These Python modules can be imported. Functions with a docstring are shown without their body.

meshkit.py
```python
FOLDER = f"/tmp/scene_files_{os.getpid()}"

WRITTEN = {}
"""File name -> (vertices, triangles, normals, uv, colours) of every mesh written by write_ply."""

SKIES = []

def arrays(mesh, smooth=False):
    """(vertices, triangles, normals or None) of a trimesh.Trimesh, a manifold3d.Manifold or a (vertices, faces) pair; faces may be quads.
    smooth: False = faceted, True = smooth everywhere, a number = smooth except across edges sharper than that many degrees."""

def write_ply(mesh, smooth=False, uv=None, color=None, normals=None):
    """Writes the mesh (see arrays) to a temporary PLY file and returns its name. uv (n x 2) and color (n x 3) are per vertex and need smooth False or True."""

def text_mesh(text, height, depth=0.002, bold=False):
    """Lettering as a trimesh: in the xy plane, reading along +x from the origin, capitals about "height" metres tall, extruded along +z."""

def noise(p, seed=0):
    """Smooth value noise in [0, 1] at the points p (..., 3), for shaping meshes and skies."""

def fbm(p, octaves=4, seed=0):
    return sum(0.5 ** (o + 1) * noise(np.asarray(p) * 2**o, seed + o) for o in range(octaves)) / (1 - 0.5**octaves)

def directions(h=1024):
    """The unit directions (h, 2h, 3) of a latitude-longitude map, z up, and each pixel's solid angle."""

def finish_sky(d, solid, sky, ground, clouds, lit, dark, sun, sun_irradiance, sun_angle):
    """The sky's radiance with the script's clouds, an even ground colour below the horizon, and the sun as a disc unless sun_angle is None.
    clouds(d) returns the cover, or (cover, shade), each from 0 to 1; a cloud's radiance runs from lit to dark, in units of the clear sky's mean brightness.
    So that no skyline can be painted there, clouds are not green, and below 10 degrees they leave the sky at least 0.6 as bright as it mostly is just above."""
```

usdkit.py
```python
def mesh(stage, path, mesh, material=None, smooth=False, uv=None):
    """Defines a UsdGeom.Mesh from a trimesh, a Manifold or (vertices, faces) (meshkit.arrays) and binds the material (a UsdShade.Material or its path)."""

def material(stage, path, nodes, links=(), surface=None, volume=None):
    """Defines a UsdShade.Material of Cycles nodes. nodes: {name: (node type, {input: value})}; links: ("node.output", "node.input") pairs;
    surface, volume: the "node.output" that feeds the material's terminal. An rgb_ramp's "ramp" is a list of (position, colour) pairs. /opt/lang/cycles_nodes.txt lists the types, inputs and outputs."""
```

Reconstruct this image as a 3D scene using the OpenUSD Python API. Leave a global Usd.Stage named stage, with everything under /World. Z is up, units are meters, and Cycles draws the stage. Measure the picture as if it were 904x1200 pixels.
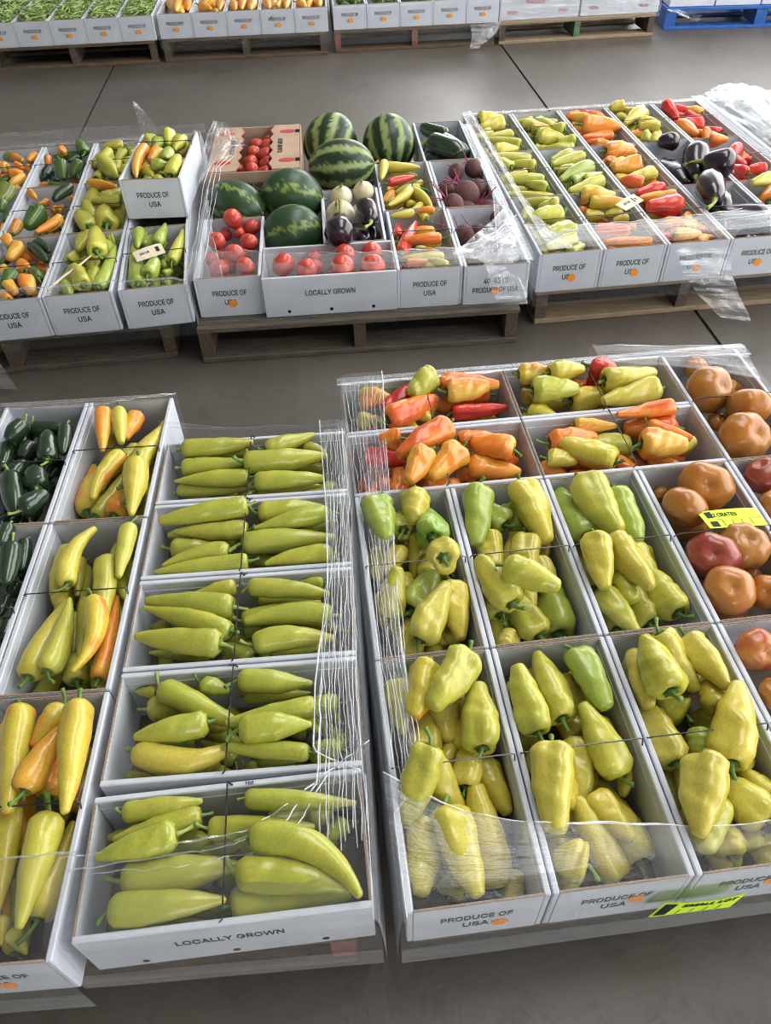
import math, random
import numpy as np, trimesh
import usdkit, meshkit
from pxr import Usd, UsdGeom, UsdLux, UsdShade, Gf, Sdf, Vt

stage = Usd.Stage.CreateInMemory()
UsdGeom.SetStageUpAxis(stage, 'Z'); UsdGeom.SetStageMetersPerUnit(stage, 1.0)
UsdGeom.Xform.Define(stage, '/World'); UsdGeom.Scope.Define(stage, '/World/Looks')
rng = random.Random(7)
PI = math.pi

# ---------------------------------------------------------------- camera, daylight, exposure
cam = UsdGeom.Camera.Define(stage, '/World/camera')
FPX, PITCH, ROLL, CAMH = 887.05, 0.79589, -0.03311, 1.36157
cam.CreateHorizontalApertureAttr(36.0); cam.CreateFocalLengthAttr(36.0 * FPX / 904.0)
cam.CreateExposureAttr(-0.30)
cam.CreateClippingRangeAttr((0.05, 200.0))
_cp, _sp, _c, _s = math.cos(PITCH), math.sin(PITCH), math.cos(ROLL), math.sin(ROLL)
_fw = np.array([0, _cp, -_sp]); _up = np.array([0, _sp, _cp]); _rt = np.array([1.0, 0, 0])
_R, _U = _rt * _c + _up * _s, _up * _c - _rt * _s
_m = np.eye(4); _m[0, :3], _m[1, :3], _m[2, :3], _m[3, :3] = _R, _U, -_fw, (0, 0, CAMH)
cam.AddTransformOp().Set(Gf.Matrix4d(_m.tolist()))

# overcast daylight reaching in through the open right side, the open far side and an added gap in the shed roof
dome = UsdLux.DomeLight.Define(stage, '/World/sky'); dome.CreateIntensityAttr(2.0); dome.CreateColorAttr((0.98, 0.985, 1.0))

def added_area_light(name, x, y, z, sx, sy, power, col):
    l = UsdLux.RectLight.Define(stage, '/World/' + name)
    l.CreateWidthAttr(sx); l.CreateHeightAttr(sy); l.CreateIntensityAttr(power); l.CreateColorAttr(col)
    l.AddTranslateOp().Set((x, y, z))
    return l
added_area_light('added_top_lamp', 1.3, 3.6, 4.38, 1.0, 5.0, 3.4, (1.0, 0.98, 0.94))  # unseen area lamp added below the roof gap for more top light

# ---------------------------------------------------------------- helpers
_used = {}
def numbered(name, parent='/World'):
    k = (parent, name); n = _used.get(k, -1) + 1; _used[k] = n
    return name if n == 0 else '%s_%03d' % (name, n)
def tagp(p, label=None, cat=None, group=None, kind=None):
    for k, v in (('label', label), ('category', cat), ('group', group), ('kind', kind)):
        if v: p.SetCustomDataByKey(k, v)
    return p
def obj(name, mesh, m, parent=None, smooth=False):
    """one Mesh prim under parent (a prim) or under /World"""
    par = '/World' if parent is None else str(parent.GetPath())
    return usdkit.mesh(stage, par + '/' + numbered(name, par), mesh, m, smooth).GetPrim()
def place(x, loc=(0, 0, 0), rz=0.0, R=None, scale=None):
    xf = UsdGeom.Xformable(x)
    if R is None:
        c, s = math.cos(rz), math.sin(rz); R = np.array([[c, -s, 0], [s, c, 0], [0, 0, 1.0]])
    M = np.eye(4); A = np.asarray(R, float)
    if scale is not None: A = A * np.asarray(scale, float)[None, :]
    M[:3, :3] = A.T; M[3, :3] = loc
    op = xf.GetTransformOp() if hasattr(xf, 'GetTransformOp') else None
    ops = xf.GetOrderedXformOps()
    (ops[0] if ops else xf.AddTransformOp()).Set(Gf.Matrix4d(M.tolist()))
def thing(name, label=None, cat=None, loc=(0, 0, 0), rz=0.0, group=None, kind=None):
    x = UsdGeom.Xform.Define(stage, '/World/' + numbered(name)); place(x, loc, rz)
    return tagp(x.GetPrim(), label, cat, group, kind)
def dup(root, name, loc, rz=0.0, R=None, scale=None, label=None, group=None, cat=None):
    """a copy of a thing with its parts: references the first one"""
    x = UsdGeom.Xform.Define(stage, '/World/' + numbered(name))
    x.GetPrim().GetReferences().AddInternalReference(root.GetPath())
    M = UsdGeom.Xformable(x)
    place(x, loc, rz, R, scale)
    x.GetPrim().SetInstanceable(True)
    return tagp(x.GetPrim(), label, cat, group)
def box(cx, cy, cz, sx, sy, sz, bev=0.0):
    b = trimesh.creation.box([sx, sy, sz])
    if bev:
        v = []
        for s in np.array(np.meshgrid([-1, 1], [-1, 1], [-1, 1])).T.reshape(-1, 3):
            h = np.array([sx, sy, sz]) / 2
            for k in range(3):
                q = s * (h - bev); q[k] = s[k] * h[k]; v.append(q)
        b = trimesh.convex.convex_hull(np.array(v))
    b.apply_translation([cx, cy, cz]); return b
def cat(*ms): return trimesh.util.concatenate([m for m in ms if m is not None])
def tube(pts, r, sides=6, caps=True):
    p = np.asarray(pts, float); r = np.broadcast_to(r, (len(p),))
    t = np.gradient(p, axis=0); t /= np.linalg.norm(t, axis=1, keepdims=True) + 1e-12
    ref = np.array([0, 0, 1.0]) if abs(t[:, 2]).mean() < 0.8 else np.array([1.0, 0, 0])
    V = []
    for i in range(len(p)):
        a = np.cross(t[i], ref); a /= np.linalg.norm(a) + 1e-12; b = np.cross(t[i], a)
        for k in range(sides):
            q = 2 * PI * k / sides; V.append(p[i] + r[i] * (math.cos(q) * a + math.sin(q) * b))
    F = []
    for i in range(len(p) - 1):
        for k in range(sides):
            a, b = i * sides + k, i * sides + (k + 1) % sides
            F += [[a, a + sides, b], [b, a + sides, b + sides]]
    if caps:
        for i, flip in ((0, False), (len(p) - 1, True)):
            V.append(p[i]); c = len(V) - 1
            for k in range(sides):
                a, b = i * sides + k, i * sides + (k + 1) % sides
                F.append([c, b, a] if flip else [c, a, b])
    m = trimesh.Trimesh(np.array(V), np.array(F), process=False)
    m.fix_normals() if False else None
    return m
class Frame:
    def __init__(s, x, y, a, z=0.0): s.x, s.y, s.a, s.z = x, y, a, z; s.c, s.s = math.cos(a), math.sin(a)
    def p(s, u, v, z=0.0): return (s.x + u * s.c - v * s.s, s.y + u * s.s + v * s.c, s.z + z)

# ---------------------------------------------------------------- materials
MT = {}
def mat(name, nodes, links, surface='p.BSDF'):
    MT[name] = usdkit.material(stage, '/World/Looks/' + name, nodes, links, surface=surface); return MT[name]
def solid(name, a, b, scale=20.0, rough=0.6, spec=0.5, bump=0.0, bscale=None, stretch=None, detail=4, extra=None, lo=0.35, hi=0.65):
    n = {'tc': ('texture_coordinate', {}), 'mp': ('mapping', {'scale': stretch or (1, 1, 1)}),
         'n': ('noise_texture', {'scale': scale, 'detail': detail, 'roughness': 0.6}),
         'r': ('rgb_ramp', {'ramp': [(lo, a), (hi, b)]}),
         'p': ('principled_bsdf', {'roughness': rough, 'specular_ior_level': spec, **(extra or {})})}
    l = [('tc.object', 'mp.vector'), ('mp.vector', 'n.vector'), ('n.fac', 'r.fac'), ('r.color', 'p.base_color')]
    if bump:
        n['n2'] = ('noise_texture', {'scale': bscale or scale * 3, 'detail': 3}); n['b'] = ('bump', {'strength': 1.0, 'distance': bump})
        l += [('mp.vector', 'n2.vector'), ('n2.fac', 'b.height'), ('b.normal', 'p.normal')]
    return mat(name, n, l)
solid('white_card', (.50, .525, .575), (.57, .595, .64), 9, .55, .35, bump=.0004, bscale=60)
solid('white_card_inside', (.52, .53, .53), (.60, .61, .60), 9, .7, .2)
solid('shaded_bottom', (.15, .12, .095), (.20, .165, .13), 20, .85, .2)  # tray bottoms: shadow between the vegetables painted in as a darker colour
solid('brown_card', (.26, .18, .12), (.33, .24, .165), 30, .8, .2, bump=.0006, bscale=200)
solid('carton_brown', (.36, .25, .17), (.42, .30, .21), 12, .75, .2, bump=.0003, bscale=150)
solid('wood_grey', (0.074, 0.060, 0.047), (0.131, 0.108, 0.085), 14, .85, .2, bump=.0012, stretch=(1, 9, 9), detail=8)
solid('wood_brown', (0.087, 0.060, 0.038), (0.144, 0.104, 0.067), 14, .85, .2, bump=.0012, stretch=(1, 9, 9), detail=8)
solid('wood_pale', (0.224, 0.166, 0.102), (0.309, 0.236, 0.153), 14, .8, .2, bump=.001, stretch=(1, 9, 9), detail=8)
solid('wood_stringer', (0.065, 0.048, 0.034), (0.117, 0.089, 0.064), 14, .85, .2, bump=.0012, stretch=(9, 1, 9), detail=8)
solid('blue_paint', (.012, .075, .30), (.03, .12, .40), 12, .55, .4, bump=.0008)
solid('wire', (.045, .042, .04), (.10, .095, .09), 40, .35, .6, extra={'metallic': 0.85})
solid('ink', (.015, .06, .04), (.02, .08, .055), 30, .6, .3)
solid('ink_dark', (.012, .014, .016), (.02, .024, .026), 30, .6, .3)
solid('ink_blue', (.02, .025, .10), (.03, .03, .12), 30, .6, .3)
solid('sticker_orange', (.90, .28, .01), (.95, .33, .02), 30, .5, .4)
solid('tag_lime', (.62, .90, .03), (.68, .95, .05), 20, .5, .4)
solid('tag_paper', (.58, .50, .36), (.66, .58, .43), 20, .7, .3)
solid('hole', (.01, .01, .01), (.015, .014, .013), 20, .9, .1)

# concrete: warm grey, mottled, scuffed, lightly polished
mat('concrete', {'g': ('geometry', {}), 'mp': ('mapping', {'scale': (1, 1, 1)}),
    'n1': ('noise_texture', {'scale': .9, 'detail': 6, 'roughness': .62}), 'n2': ('noise_texture', {'scale': 14, 'detail': 6, 'roughness': .7}),
    'r1': ('rgb_ramp', {'ramp': [(.3, (.070, .059, .048)), (.7, (.112, .098, .081))]}), 'r2': ('rgb_ramp', {'ramp': [(.30, (.62, .61, .60)), (.48, (1, 1, 1))]}),
    'm': ('mix', {'mix_type': 'multiply', 'fac': .75}), 'n3': ('noise_texture', {'scale': 90, 'detail': 4}), 'b': ('bump', {'strength': .6, 'distance': .0015}),
    'rr': ('rgb_ramp', {'ramp': [(.35, (.32, .32, .32)), (.65, (.50, .50, .50))]}),
    'p': ('principled_bsdf', {'specular_ior_level': .55})},
    [('g.position', 'mp.vector'), ('mp.vector', 'n1.vector'), ('mp.vector', 'n2.vector'), ('mp.vector', 'n3.vector'), ('n1.fac', 'r1.fac'), ('n2.fac', 'r2.fac'),
     ('r1.color', 'm.color1'), ('r2.color', 'm.color2'), ('m.color', 'p.base_color'), ('n3.fac', 'b.height'), ('b.normal', 'p.normal'), ('n1.fac', 'rr.fac'), ('rr.color', 'p.roughness')])
solid('joint_fill', (.03, .028, .025), (.045, .042, .038), 20, .9, .1)
solid('wall_paint', (.42, .42, .40), (.50, .50, .47), 3, .8, .2)
solid('roof_sheet', (.50, .50, .48), (.56, .56, .54), 3, .7, .3)

# ---------------------------------------------------------------- the shed
def struct(name, mesh, m, parent=None, label=None):
    o = obj(name, mesh, m, parent)
    if parent is None: tagp(o, label, None, None, 'structure')
    return o
fl = thing('floor', 'worn warm grey concrete slab floor with dark saw-cut joints', kind='structure')
ja, jb = np.array([-1.5681, 5.1794]), np.array([-1.5012, 4.3525])
ka, kb = np.array([.8214, 5.4136]), np.array([1.0731, 2.0287])
def along(a, b, y): t = (y - a[1]) / (b[1] - a[1]); return a[0] + (b[0] - a[0]) * t
Y0, Y1, GAP = -4.0, 12.0, .006
xl, xr = lambda y: along(ja, jb, y), lambda y: along(ka, kb, y)
bounds = [lambda y: -7.0, lambda y: -4.1, xl, xr, lambda y: xr(y) + 2.5, lambda y: 7.0]
from shapely.geometry import Polygon
for i in range(5):
    a, b = bounds[i], bounds[i + 1]
    for y0, y1 in ((Y0, 7.4), (7.4, Y1)):
        poly = Polygon([(a(y0) + GAP, y0 + GAP), (b(y0) - GAP, y0 + GAP), (b(y1) - GAP, y1 - GAP), (a(y1) + GAP, y1 - GAP)])
        s = trimesh.creation.extrude_polygon(poly, .05); s.apply_translation([0, 0, -.05]); obj('slab', s, MT['concrete'], fl)
obj('joint', box(0, 4, -.06, 14, 16, .10), MT['joint_fill'], fl)
struct('wall_left', box(-7.1, 4, 2.2, .2, 16, 4.6), MT['wall_paint'], label='painted block wall on the left of the shed')
struct('wall_front', cat(box(0, -3.1, 3.2, 14, .2, 2.6), box(-3.5, -3.1, .95, 7.0, .2, 1.9), box(4.45, -3.1, .95, 5.1, .2, 1.9)), MT['wall_paint'], label='painted block wall behind the viewer with an opening added for front light')  # unseen; the opening is added and sized to set the front light
struct('added_wall_back', box(-3.4, 9.6, 2.2, 7.4, .2, 4.6), MT['wall_paint'], label='unseen wall added at the far left to block back light')  # unseen wall added to keep bright sky from reaching in at the back
struct('ceiling', cat(box(-3.4, 4, 4.55, 7.2, 16, .1), box(2.9, 4, 4.55, 2.4, 16, .1), box(.95, -1.5, 4.55, 1.5, 5.0, .1), box(.95, 9.1, 4.55, 1.5, 5.8, .1)), MT['roof_sheet'], label='pale sheet roof of the shed with a gap added to let in top light')  # unseen; gap and short right side shaped to let daylight in

# ---------------------------------------------------------------- pallets
solid('red_paint', (.16, .06, .05), (.26, .10, .08), 30, .8, .2); solid('green_paint', (.07, .13, .08), (.12, .19, .12), 30, .8, .2)
def pallet(fr, label, board='wood_grey', string='wood_stringer', u0=0.0, v0=0.0, w=1.016, d=1.219, h=.122, group=None, seed=0, blocks=False, tint={}):
    r = random.Random(seed + 50)
    t = thing('pallet', label, 'pallet', fr.p(u0, v0), fr.a, group)
    tb = .017; nb = 7
    wid = [.138, .089, .089, .089, .089, .089, .138]
    gap = (d - sum(wid)) / (nb - 1); y = 0
    for i, b in enumerate(wid):
        obj('deck_board', box(w / 2 + r.uniform(-.004, .004), y + b / 2, h - tb / 2 - r.uniform(0, .0015), w - r.uniform(0, .008), b - .003, tb, .002), MT[board], t); y += b + gap
    for i, u in enumerate((.0185 + .004, w / 2, w - .0225)):
        prof = [(0.006, tb), (.22, tb), (.24, .055), (.43, .055), (.45, tb), (d - .45, tb), (d - .43, .055), (d - .24, .055), (d - .22, tb), (d - .006, tb), (d - .006, h - tb), (0.006, h - tb)]
        m = trimesh.creation.extrude_polygon(Polygon(prof), .037 if not blocks else .07)
        m.apply_transform(np.array([[0, 0, 1, u - .0185], [1, 0, 0, 0], [0, 1, 0, 0], [0, 0, 0, 1.0]]))
        obj('stringer', m, MT[tint.get(i, string)], t)
    for y, b in ((.05, .10), (.36, .09), (d / 2, .09), (d - .36, .09), (d - .05, .10)):
        obj('base_board', box(w / 2, y, tb / 2, w - r.uniform(0, .01), b, tb, .002), MT[board], t)
    return t

# ---------------------------------------------------------------- cartons
BW, BL, BH = .2008, .4044, .1295
TXT = {}
def text(s, h, squeeze=.68, depth=.0008, bold=True):
    k = (s, h, squeeze)
    if k not in TXT:
        m = meshkit.text_mesh(s, h, depth, bold); m.apply_scale([squeeze, 1, 1])
        lo, hi = m.bounds; m.apply_translation([-(lo[0] + hi[0]) / 2, 0, 0]); TXT[k] = m
    return TXT[k].copy()
def on_front(m, x, y, z, tilt=0.0):
    """text lying in xy -> standing on a face that looks towards -y"""
    m.apply_transform(np.array([[1, 0, 0, 0], [0, 0, -1, 0], [0, 1, 0, 0], [0, 0, 0, 1.0]]))
    m.apply_translation([x, y, z]); return m
BOXES = {}
_boxkinds = {}
def disc(r, d=.0006, n=20):
    c = trimesh.creation.cylinder(radius=r, height=d, sections=n); return c
def carton_parts(t, wide, txt, sticker, wire, ink, w=BW, l=BL, h=BH, side_txt=False):
    """an open produce tray: long side panels rolled over at the top, thin end panels with raw corrugated top edges"""
    T, E = .0095, .0045
    bw, bl = (w, l) if not wide else (l, w)      # footprint along u, v
    obj('bottom', box(bw / 2, bl / 2, .003, bw - .004, bl - .004, .006), MT['shaded_bottom'], t)
    def long_side(k):
        o = (T / 2 if k == 0 else w - T / 2)
        m = cat(box(o, l / 2, h / 2, T, l - .0006, h, .0018), box(o + (T / 2 + .001 if k == 0 else -T / 2 - .001), l / 2, h * .45, .002, l - 2 * E - .002, h * .8))
        return m
    def end(k):
        o = E / 2 + .0003 if k == 0 else l - E / 2 - .0003
        return box(w / 2, o, h / 2 - .0012, w - 2 * T - .0008, E, h - .0024)
    def edge(k):
        o = E / 2 + .0003 if k == 0 else l - E / 2 - .0003
        b = []
        n = 40
        for i in range(n):                       # the flutes show along the raw edge
            x = T + (w - 2 * T) * (i + .5) / n
            b.append(box(x, o + (.0003 if i % 2 else -.0003), h - .0015, (w - 2 * T) / n * 1.01, E * .62, .0022))
        return cat(*b)
    S = np.array([[0, 1, 0, 0], [-1, 0, 0, w], [0, 0, 1, 0], [0, 0, 0, 1.0]]) if wide else np.eye(4)  # turn a quarter for wide trays
    def tr(m): m.apply_transform(S); return m
    for k in (0, 1): obj('side_panel', tr(long_side(k)), MT['white_card'], t)
    for k in (0, 1):
        e = obj('end_panel', tr(end(k)), MT['white_card'], t)
        obj('cut_edge', tr(edge(k)), MT['brown_card'], e)
    zt = h
    if txt:
        lines = txt if isinstance(txt, (list, tuple)) else [txt]
        for i, s in enumerate(lines):
            if wide: m = on_front(text(s, .016, .80), bw * .50, .0002, h * .52)
            else: m = on_front(text(s, .0165 if s != 'USA' else .0165, .72 if s != 'USA' else .85), bw * .5, .0006, h * .53 - i * .030)
            lp = obj('lettering', m, MT[ink], t)
            tagp(lp, ('%s printed lettering' % ('dark' if ink == 'ink_dark' else 'green')))
    if wide:
        for x in (.18, .5, .82):
            m = disc(.0055); m.apply_transform(trimesh.transformations.rotation_matrix(PI / 2, [1, 0, 0])); m.apply_translation([bw * x, 0, h * .13]); obj('vent_hole', m, MT['hole'], t)
    if sticker:
        m = disc(.0125, .0008, 24); m.apply_transform(trimesh.transformations.rotation_matrix(PI / 2, [1, 0, 0]))
        m.apply_translation([bw * .5 + sticker[0], -.0006, h * .53 + sticker[1]]); tagp(obj('price_sticker', m, MT['sticker_orange'], t), 'round orange price sticker')
    if wire is not None:
        f = wire                                    # place along the long side, 0..1
        y = l * f; zz = h + .012
        p = [(T * .5, y + .012, h - .012), (T * .5, y, zz - .002), (T * .5 + .004, y, zz), (w - T * .5 - .004, y, zz), (w - T * .5, y, zz - .002), (w - T * .5, y - .012, h - .012)]
        m = tube(p, .0013, 6); tagp(obj('wire_brace', tr(m), MT['wire'], t), 'thin bent steel wire across the tray')
    return t
def carton(key, fr, u, v, label, wide=False, txt=('PRODUCE OF', 'USA'), sticker=None, wire=.5, ink='ink', z=.1225, da=0.0, group=None):
    x, y, zz = fr.p(u, v, z)
    kind = (wide, txt, sticker, wire, ink)
    if kind in _boxkinds:
        o = dup(_boxkinds[kind], 'produce_tray', (x, y, zz), fr.a + da, label=label, cat='box', group=group)
    else:
        o = thing('produce_tray', label, 'box', (x, y, zz), fr.a + da, group); carton_parts(o, wide, txt, sticker, wire, ink); _boxkinds[kind] = o
    bw, bl = (BW, BL) if not wide else (BL, BW)
    BOXES[key] = (x, y, fr.a + da, zz, bw, bl)
    return o

NR = Frame(.009, .3251, .0909); NLA = Frame(-.4555, .2817, .042); NLB = Frame(-.441, .271, .0495); NLF = Frame(-.4385, .302, .084)
MID = Frame(-.5596, 2.0134, .06); ML = Frame(-.9799, 2.0038, .1109); MR = Frame(.4952, 2.162, .0974); FR = Frame(1.545, 2.30, .0974)
R1 = Frame(-2.295, 5.1821, .07); R2 = Frame(-1.2628, 5.270, .05); R3 = Frame(-.2184, 5.3444, .062); R4 = Frame(.8045, 5.4032, .0944); R5 = Frame(1.8952, 5.61, -.02)
PW = .2032; PL = .4064

pallet(NR, 'wooden pallet under the near right trays of pale yellow peppers', 'wood_brown', u0=.02, v0=.03, w=.98, d=1.18, seed=1)
pallet(Frame(-.4434, .271, .0449), 'wooden pallet under the near left trays of long green peppers', 'wood_brown', u0=-.635, v0=.045, d=1.03, seed=2, tint={2: 'red_paint'})
pallet(MID, 'wooden pallet under the mixed watermelon and tomato display', 'wood_grey', w=1.0, d=1.16, seed=3)
pallet(ML, 'wooden pallet under the green and orange peppers at middle left', 'wood_grey', u0=-.655, v0=.012, w=1.0, seed=4)
pallet(MR, 'wooden pallet under the yellow peppers and eggplants at middle right', 'wood_pale', v0=.012, u0=.012, w=1.0, seed=5)
pallet(FR, 'wooden pallet under the wrapped dark squash at the right edge', 'wood_brown', seed=6)
pallet(R1, 'back row wooden pallet under the green bean trays', 'wood_brown', w=1.0, d=1.016, seed=7)
pallet(R2, 'back row wooden pallet under the orange pepper trays', 'wood_brown', w=1.0, d=1.016, seed=8)
pallet(R3, 'back row wooden pallet with red stringer ends in torn film', 'wood_brown', w=1.0, d=1.016, seed=9, tint={0: 'red_paint', 1: 'red_paint'})
pallet(R4, 'back row pale wooden pallet under the printed white cartons', 'wood_pale', w=1.0, d=1.016, seed=10, tint={1: 'green_paint'})
pallet(R5, 'blue painted pallet at the far right of the back row', 'blue_paint', 'blue_paint', seed=11, w=1.2, blocks=True)

# near right pallet
ORD = ['first', 'second', 'third', 'fourth', 'fifth']
stk = (.012, -.028)
for r in (0, 1):
    for c in range(5):
        what = 'yellow pepper' if c < 3 else 'tomato'
        row = 'front row' if r == 0 else 'second row'
        carton('NR%d%d' % (r, c), NR, c * PW + .001, r * PL + .001, 'white %s tray %s from the left, %s of the near right pallet' % (what, ORD[c], row),
               sticker=(.035, -.026) if (r == 0 and c == 0) else (.03, -.004) if r == 0 and c in (1, 2) else None, wire=.5)
for k, (u, v, lab) in enumerate([(0, 2 * PL, 'red and orange pepper tray, nearer of the back left pair'), (0, 2 * PL + PW, 'red and orange pepper tray, back left corner'),
                       (2 * PW, 2 * PL, 'yellow and orange pepper tray, nearer of the back middle pair'), (2 * PW, 2 * PL + PW, 'yellow and orange pepper tray, rearmost of the back middle pair')]):
    carton('NR2%d' % k, NR, u + .001, v + .001, 'white %s on near right pallet' % lab, wide=True, txt=None, wire=.5)
carton('NR24', NR, 4 * PW + .001, 2 * PL + .001, 'white tray of orange ribbed tomatoes at the back right of near right pallet', wire=.5)
# near left pallet
for r in range(3):
    nm = ['front', 'middle', 'back'][r]
    carton('NLA%d0' % r, NLA, -PW + .001, r * PL * 1.003 + .001, 'white tray of orange-blushed yellow peppers, %s of its column on near left pallet' % nm, sticker=(.012, -.03) if r == 0 else None, wire=.52)
    carton('NLA%d1' % r, NLA, -2 * PW + .001, r * PL * 1.003 + .001, 'white tray of dark green peppers, %s of its column on near left pallet' % nm, wire=.45)
carton('NLB0', NLF, .001, .001, 'white LOCALLY GROWN tray at the front of the near left pallet', wide=True, txt=('LOCALLY GROWN',), wire=.5)
for r in range(1, 5):
    carton('NLB%d' % r, NLB, .001, .2496 + (r - 1) * .2042, 'white tray of long green peppers, %s from the front of near left pallet' % ORD[r], wide=True, txt=None, wire=.48)
# middle pallet
carton('MID0', MID, .0135, .066, 'white PRODUCE OF USA tomato tray at the front left of the melon pallet', sticker=(.005, -.027), wire=None)
carton('MID1', MID, .216, .04, 'white LOCALLY GROWN tray of wrapped tomatoes in front of the melons', wide=True, txt=('LOCALLY GROWN',), wire=None, ink='ink')
carton('MID2', MID, .407, .245, 'white tray of onions and round eggplants beside the watermelons', txt=None, wire=None)
carton('MID3', MID, .6215, .045, 'white tray of small hot peppers at the front of melon pallet', wire=.55)
carton('MID4', MID, .612, .455, 'white tray of yellow hot peppers behind the front hot pepper tray', txt=None, wire=.45)
carton('MID5', MID, .8235, .04, 'white tray with 40 LB print at the front right of melon pallet', txt=('40-45 LB', 'PRODUCE OF USA'), sticker=(.0, -.026), ink='ink_dark', wire=.55)
carton('MID6', MID, .815, .45, 'white tray of beets behind the 40 LB tray', txt=None, wire=.4)
carton('MID7', MID, .800, .86, 'white tray of dark squash at the back right of melon pallet', txt=None, wire=None)
# middle left pallet
for r in range(3):
    for c in (-4, -3, -2, -1, 0, 1):
        if r == 0 and c == 1: continue
        if c < -3: continue
        k = 'ML%d%d' % (r, c + 4)
        carton(k, ML, c * PW + .001, r * PL + .001, 'white pepper tray, column %s from the right, %s row of middle left pallet' % (ORD[1 - c], ['front', 'second', 'back'][r]), wire=.45, ink='ink_dark' if c == -1 else 'ink')
carton('ML05', ML, .218, .0, 'white corner tray set askew at the front right of middle left pallet', da=.035, wire=.5, ink='ink_dark')
carton('MLtop', ML, .206, .465, 'white PRODUCE OF USA tray stacked on top of the middle left pallet', da=-.10, z=.1225 + .1295 + .0065, wire=.72)
# middle right pallet
for r in range(3):
    for c in range(5):
        carton('MR%d%d' % (r, c), MR, c * PW + .001, r * PL + .001, 'white tray %s from the left, %s row of middle right pallet' % (ORD[c], ['front', 'second', 'back'][r]),
               sticker=(.012, -.027) if r == 0 else None, wire=.5)
# far right pallet
for c in range(2):
    for r in range(3): carton('FR%d%d' % (r, c), FR, c * PW + .001, r * PL + .001, 'white tray of wrapped dark squash, %s from front of column %s, right edge pallet' % (ORD[r], ['one', 'two'][c]), txt=None, wire=None)
# back row
for nm, fr, what in (('R1', R1, 'green bean'), ('R2', R2, 'orange pepper'), ('R3', R3, 'green vegetable')):
    for c in range(5):
        carton('%s0%d' % (nm, c), fr, c * PW + .001, .001, 'white %s tray with orange sticker, %s from the left in the back row' % (what, ORD[c]), sticker=(.005, -.022), wire=None, ink='ink_dark')

# ---------------------------------------------------------------- vegetables: shapes
def skin(name, rough, spec=.5, coat=0.0, bump=.0006, bscale=55):
    n = {'a': ('attribute', {'attribute': 'tint'}), 'tc': ('texture_coordinate', {}), 'n': ('noise_texture', {'scale': bscale, 'detail': 2}),
         'b': ('bump', {'strength': 1.0, 'distance': bump}), 'n2': ('noise_texture', {'scale': 230.0, 'detail': 3}),
         'r': ('rgb_ramp', {'ramp': [(.35, (.86, .86, .84)), (.6, (1, 1, 1))]}), 'm': ('mix', {'mix_type': 'multiply', 'fac': 1.0}),
         'p': ('principled_bsdf', {'roughness': rough, 'specular_ior_level': spec, 'coat_weight': coat, 'coat_roughness': .12})}
    mat(name, n, [('tc.object', 'n.vector'), ('tc.object', 'n2.vector'), ('n2.fac', 'r.fac'), ('a.color', 'm.color1'), ('r.color', 'm.color2'), ('m.color', 'p.base_color'), ('n.fac', 'b.height'), ('b.normal', 'p.normal')])
skin('pepper_skin', .23); skin('glossy_skin', .17, .5, .3); skin('tomato_skin', .24); skin('matte_skin', .62, .3, bump=.0016, bscale=90); skin('melon_skin', .34, .4)
solid('stem_green', (.10, .19, .035), (.19, .30, .07), 60, .55, .3)
solid('stem_pale', (.30, .36, .10), (.22, .30, .07), 60, .55, .3)
solid('calyx_dark', (.045, .10, .02), (.09, .17, .04), 60, .6, .3)
solid('beet_stalk', (.30, .02, .07), (.42, .05, .14), 60, .45, .4)
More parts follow.
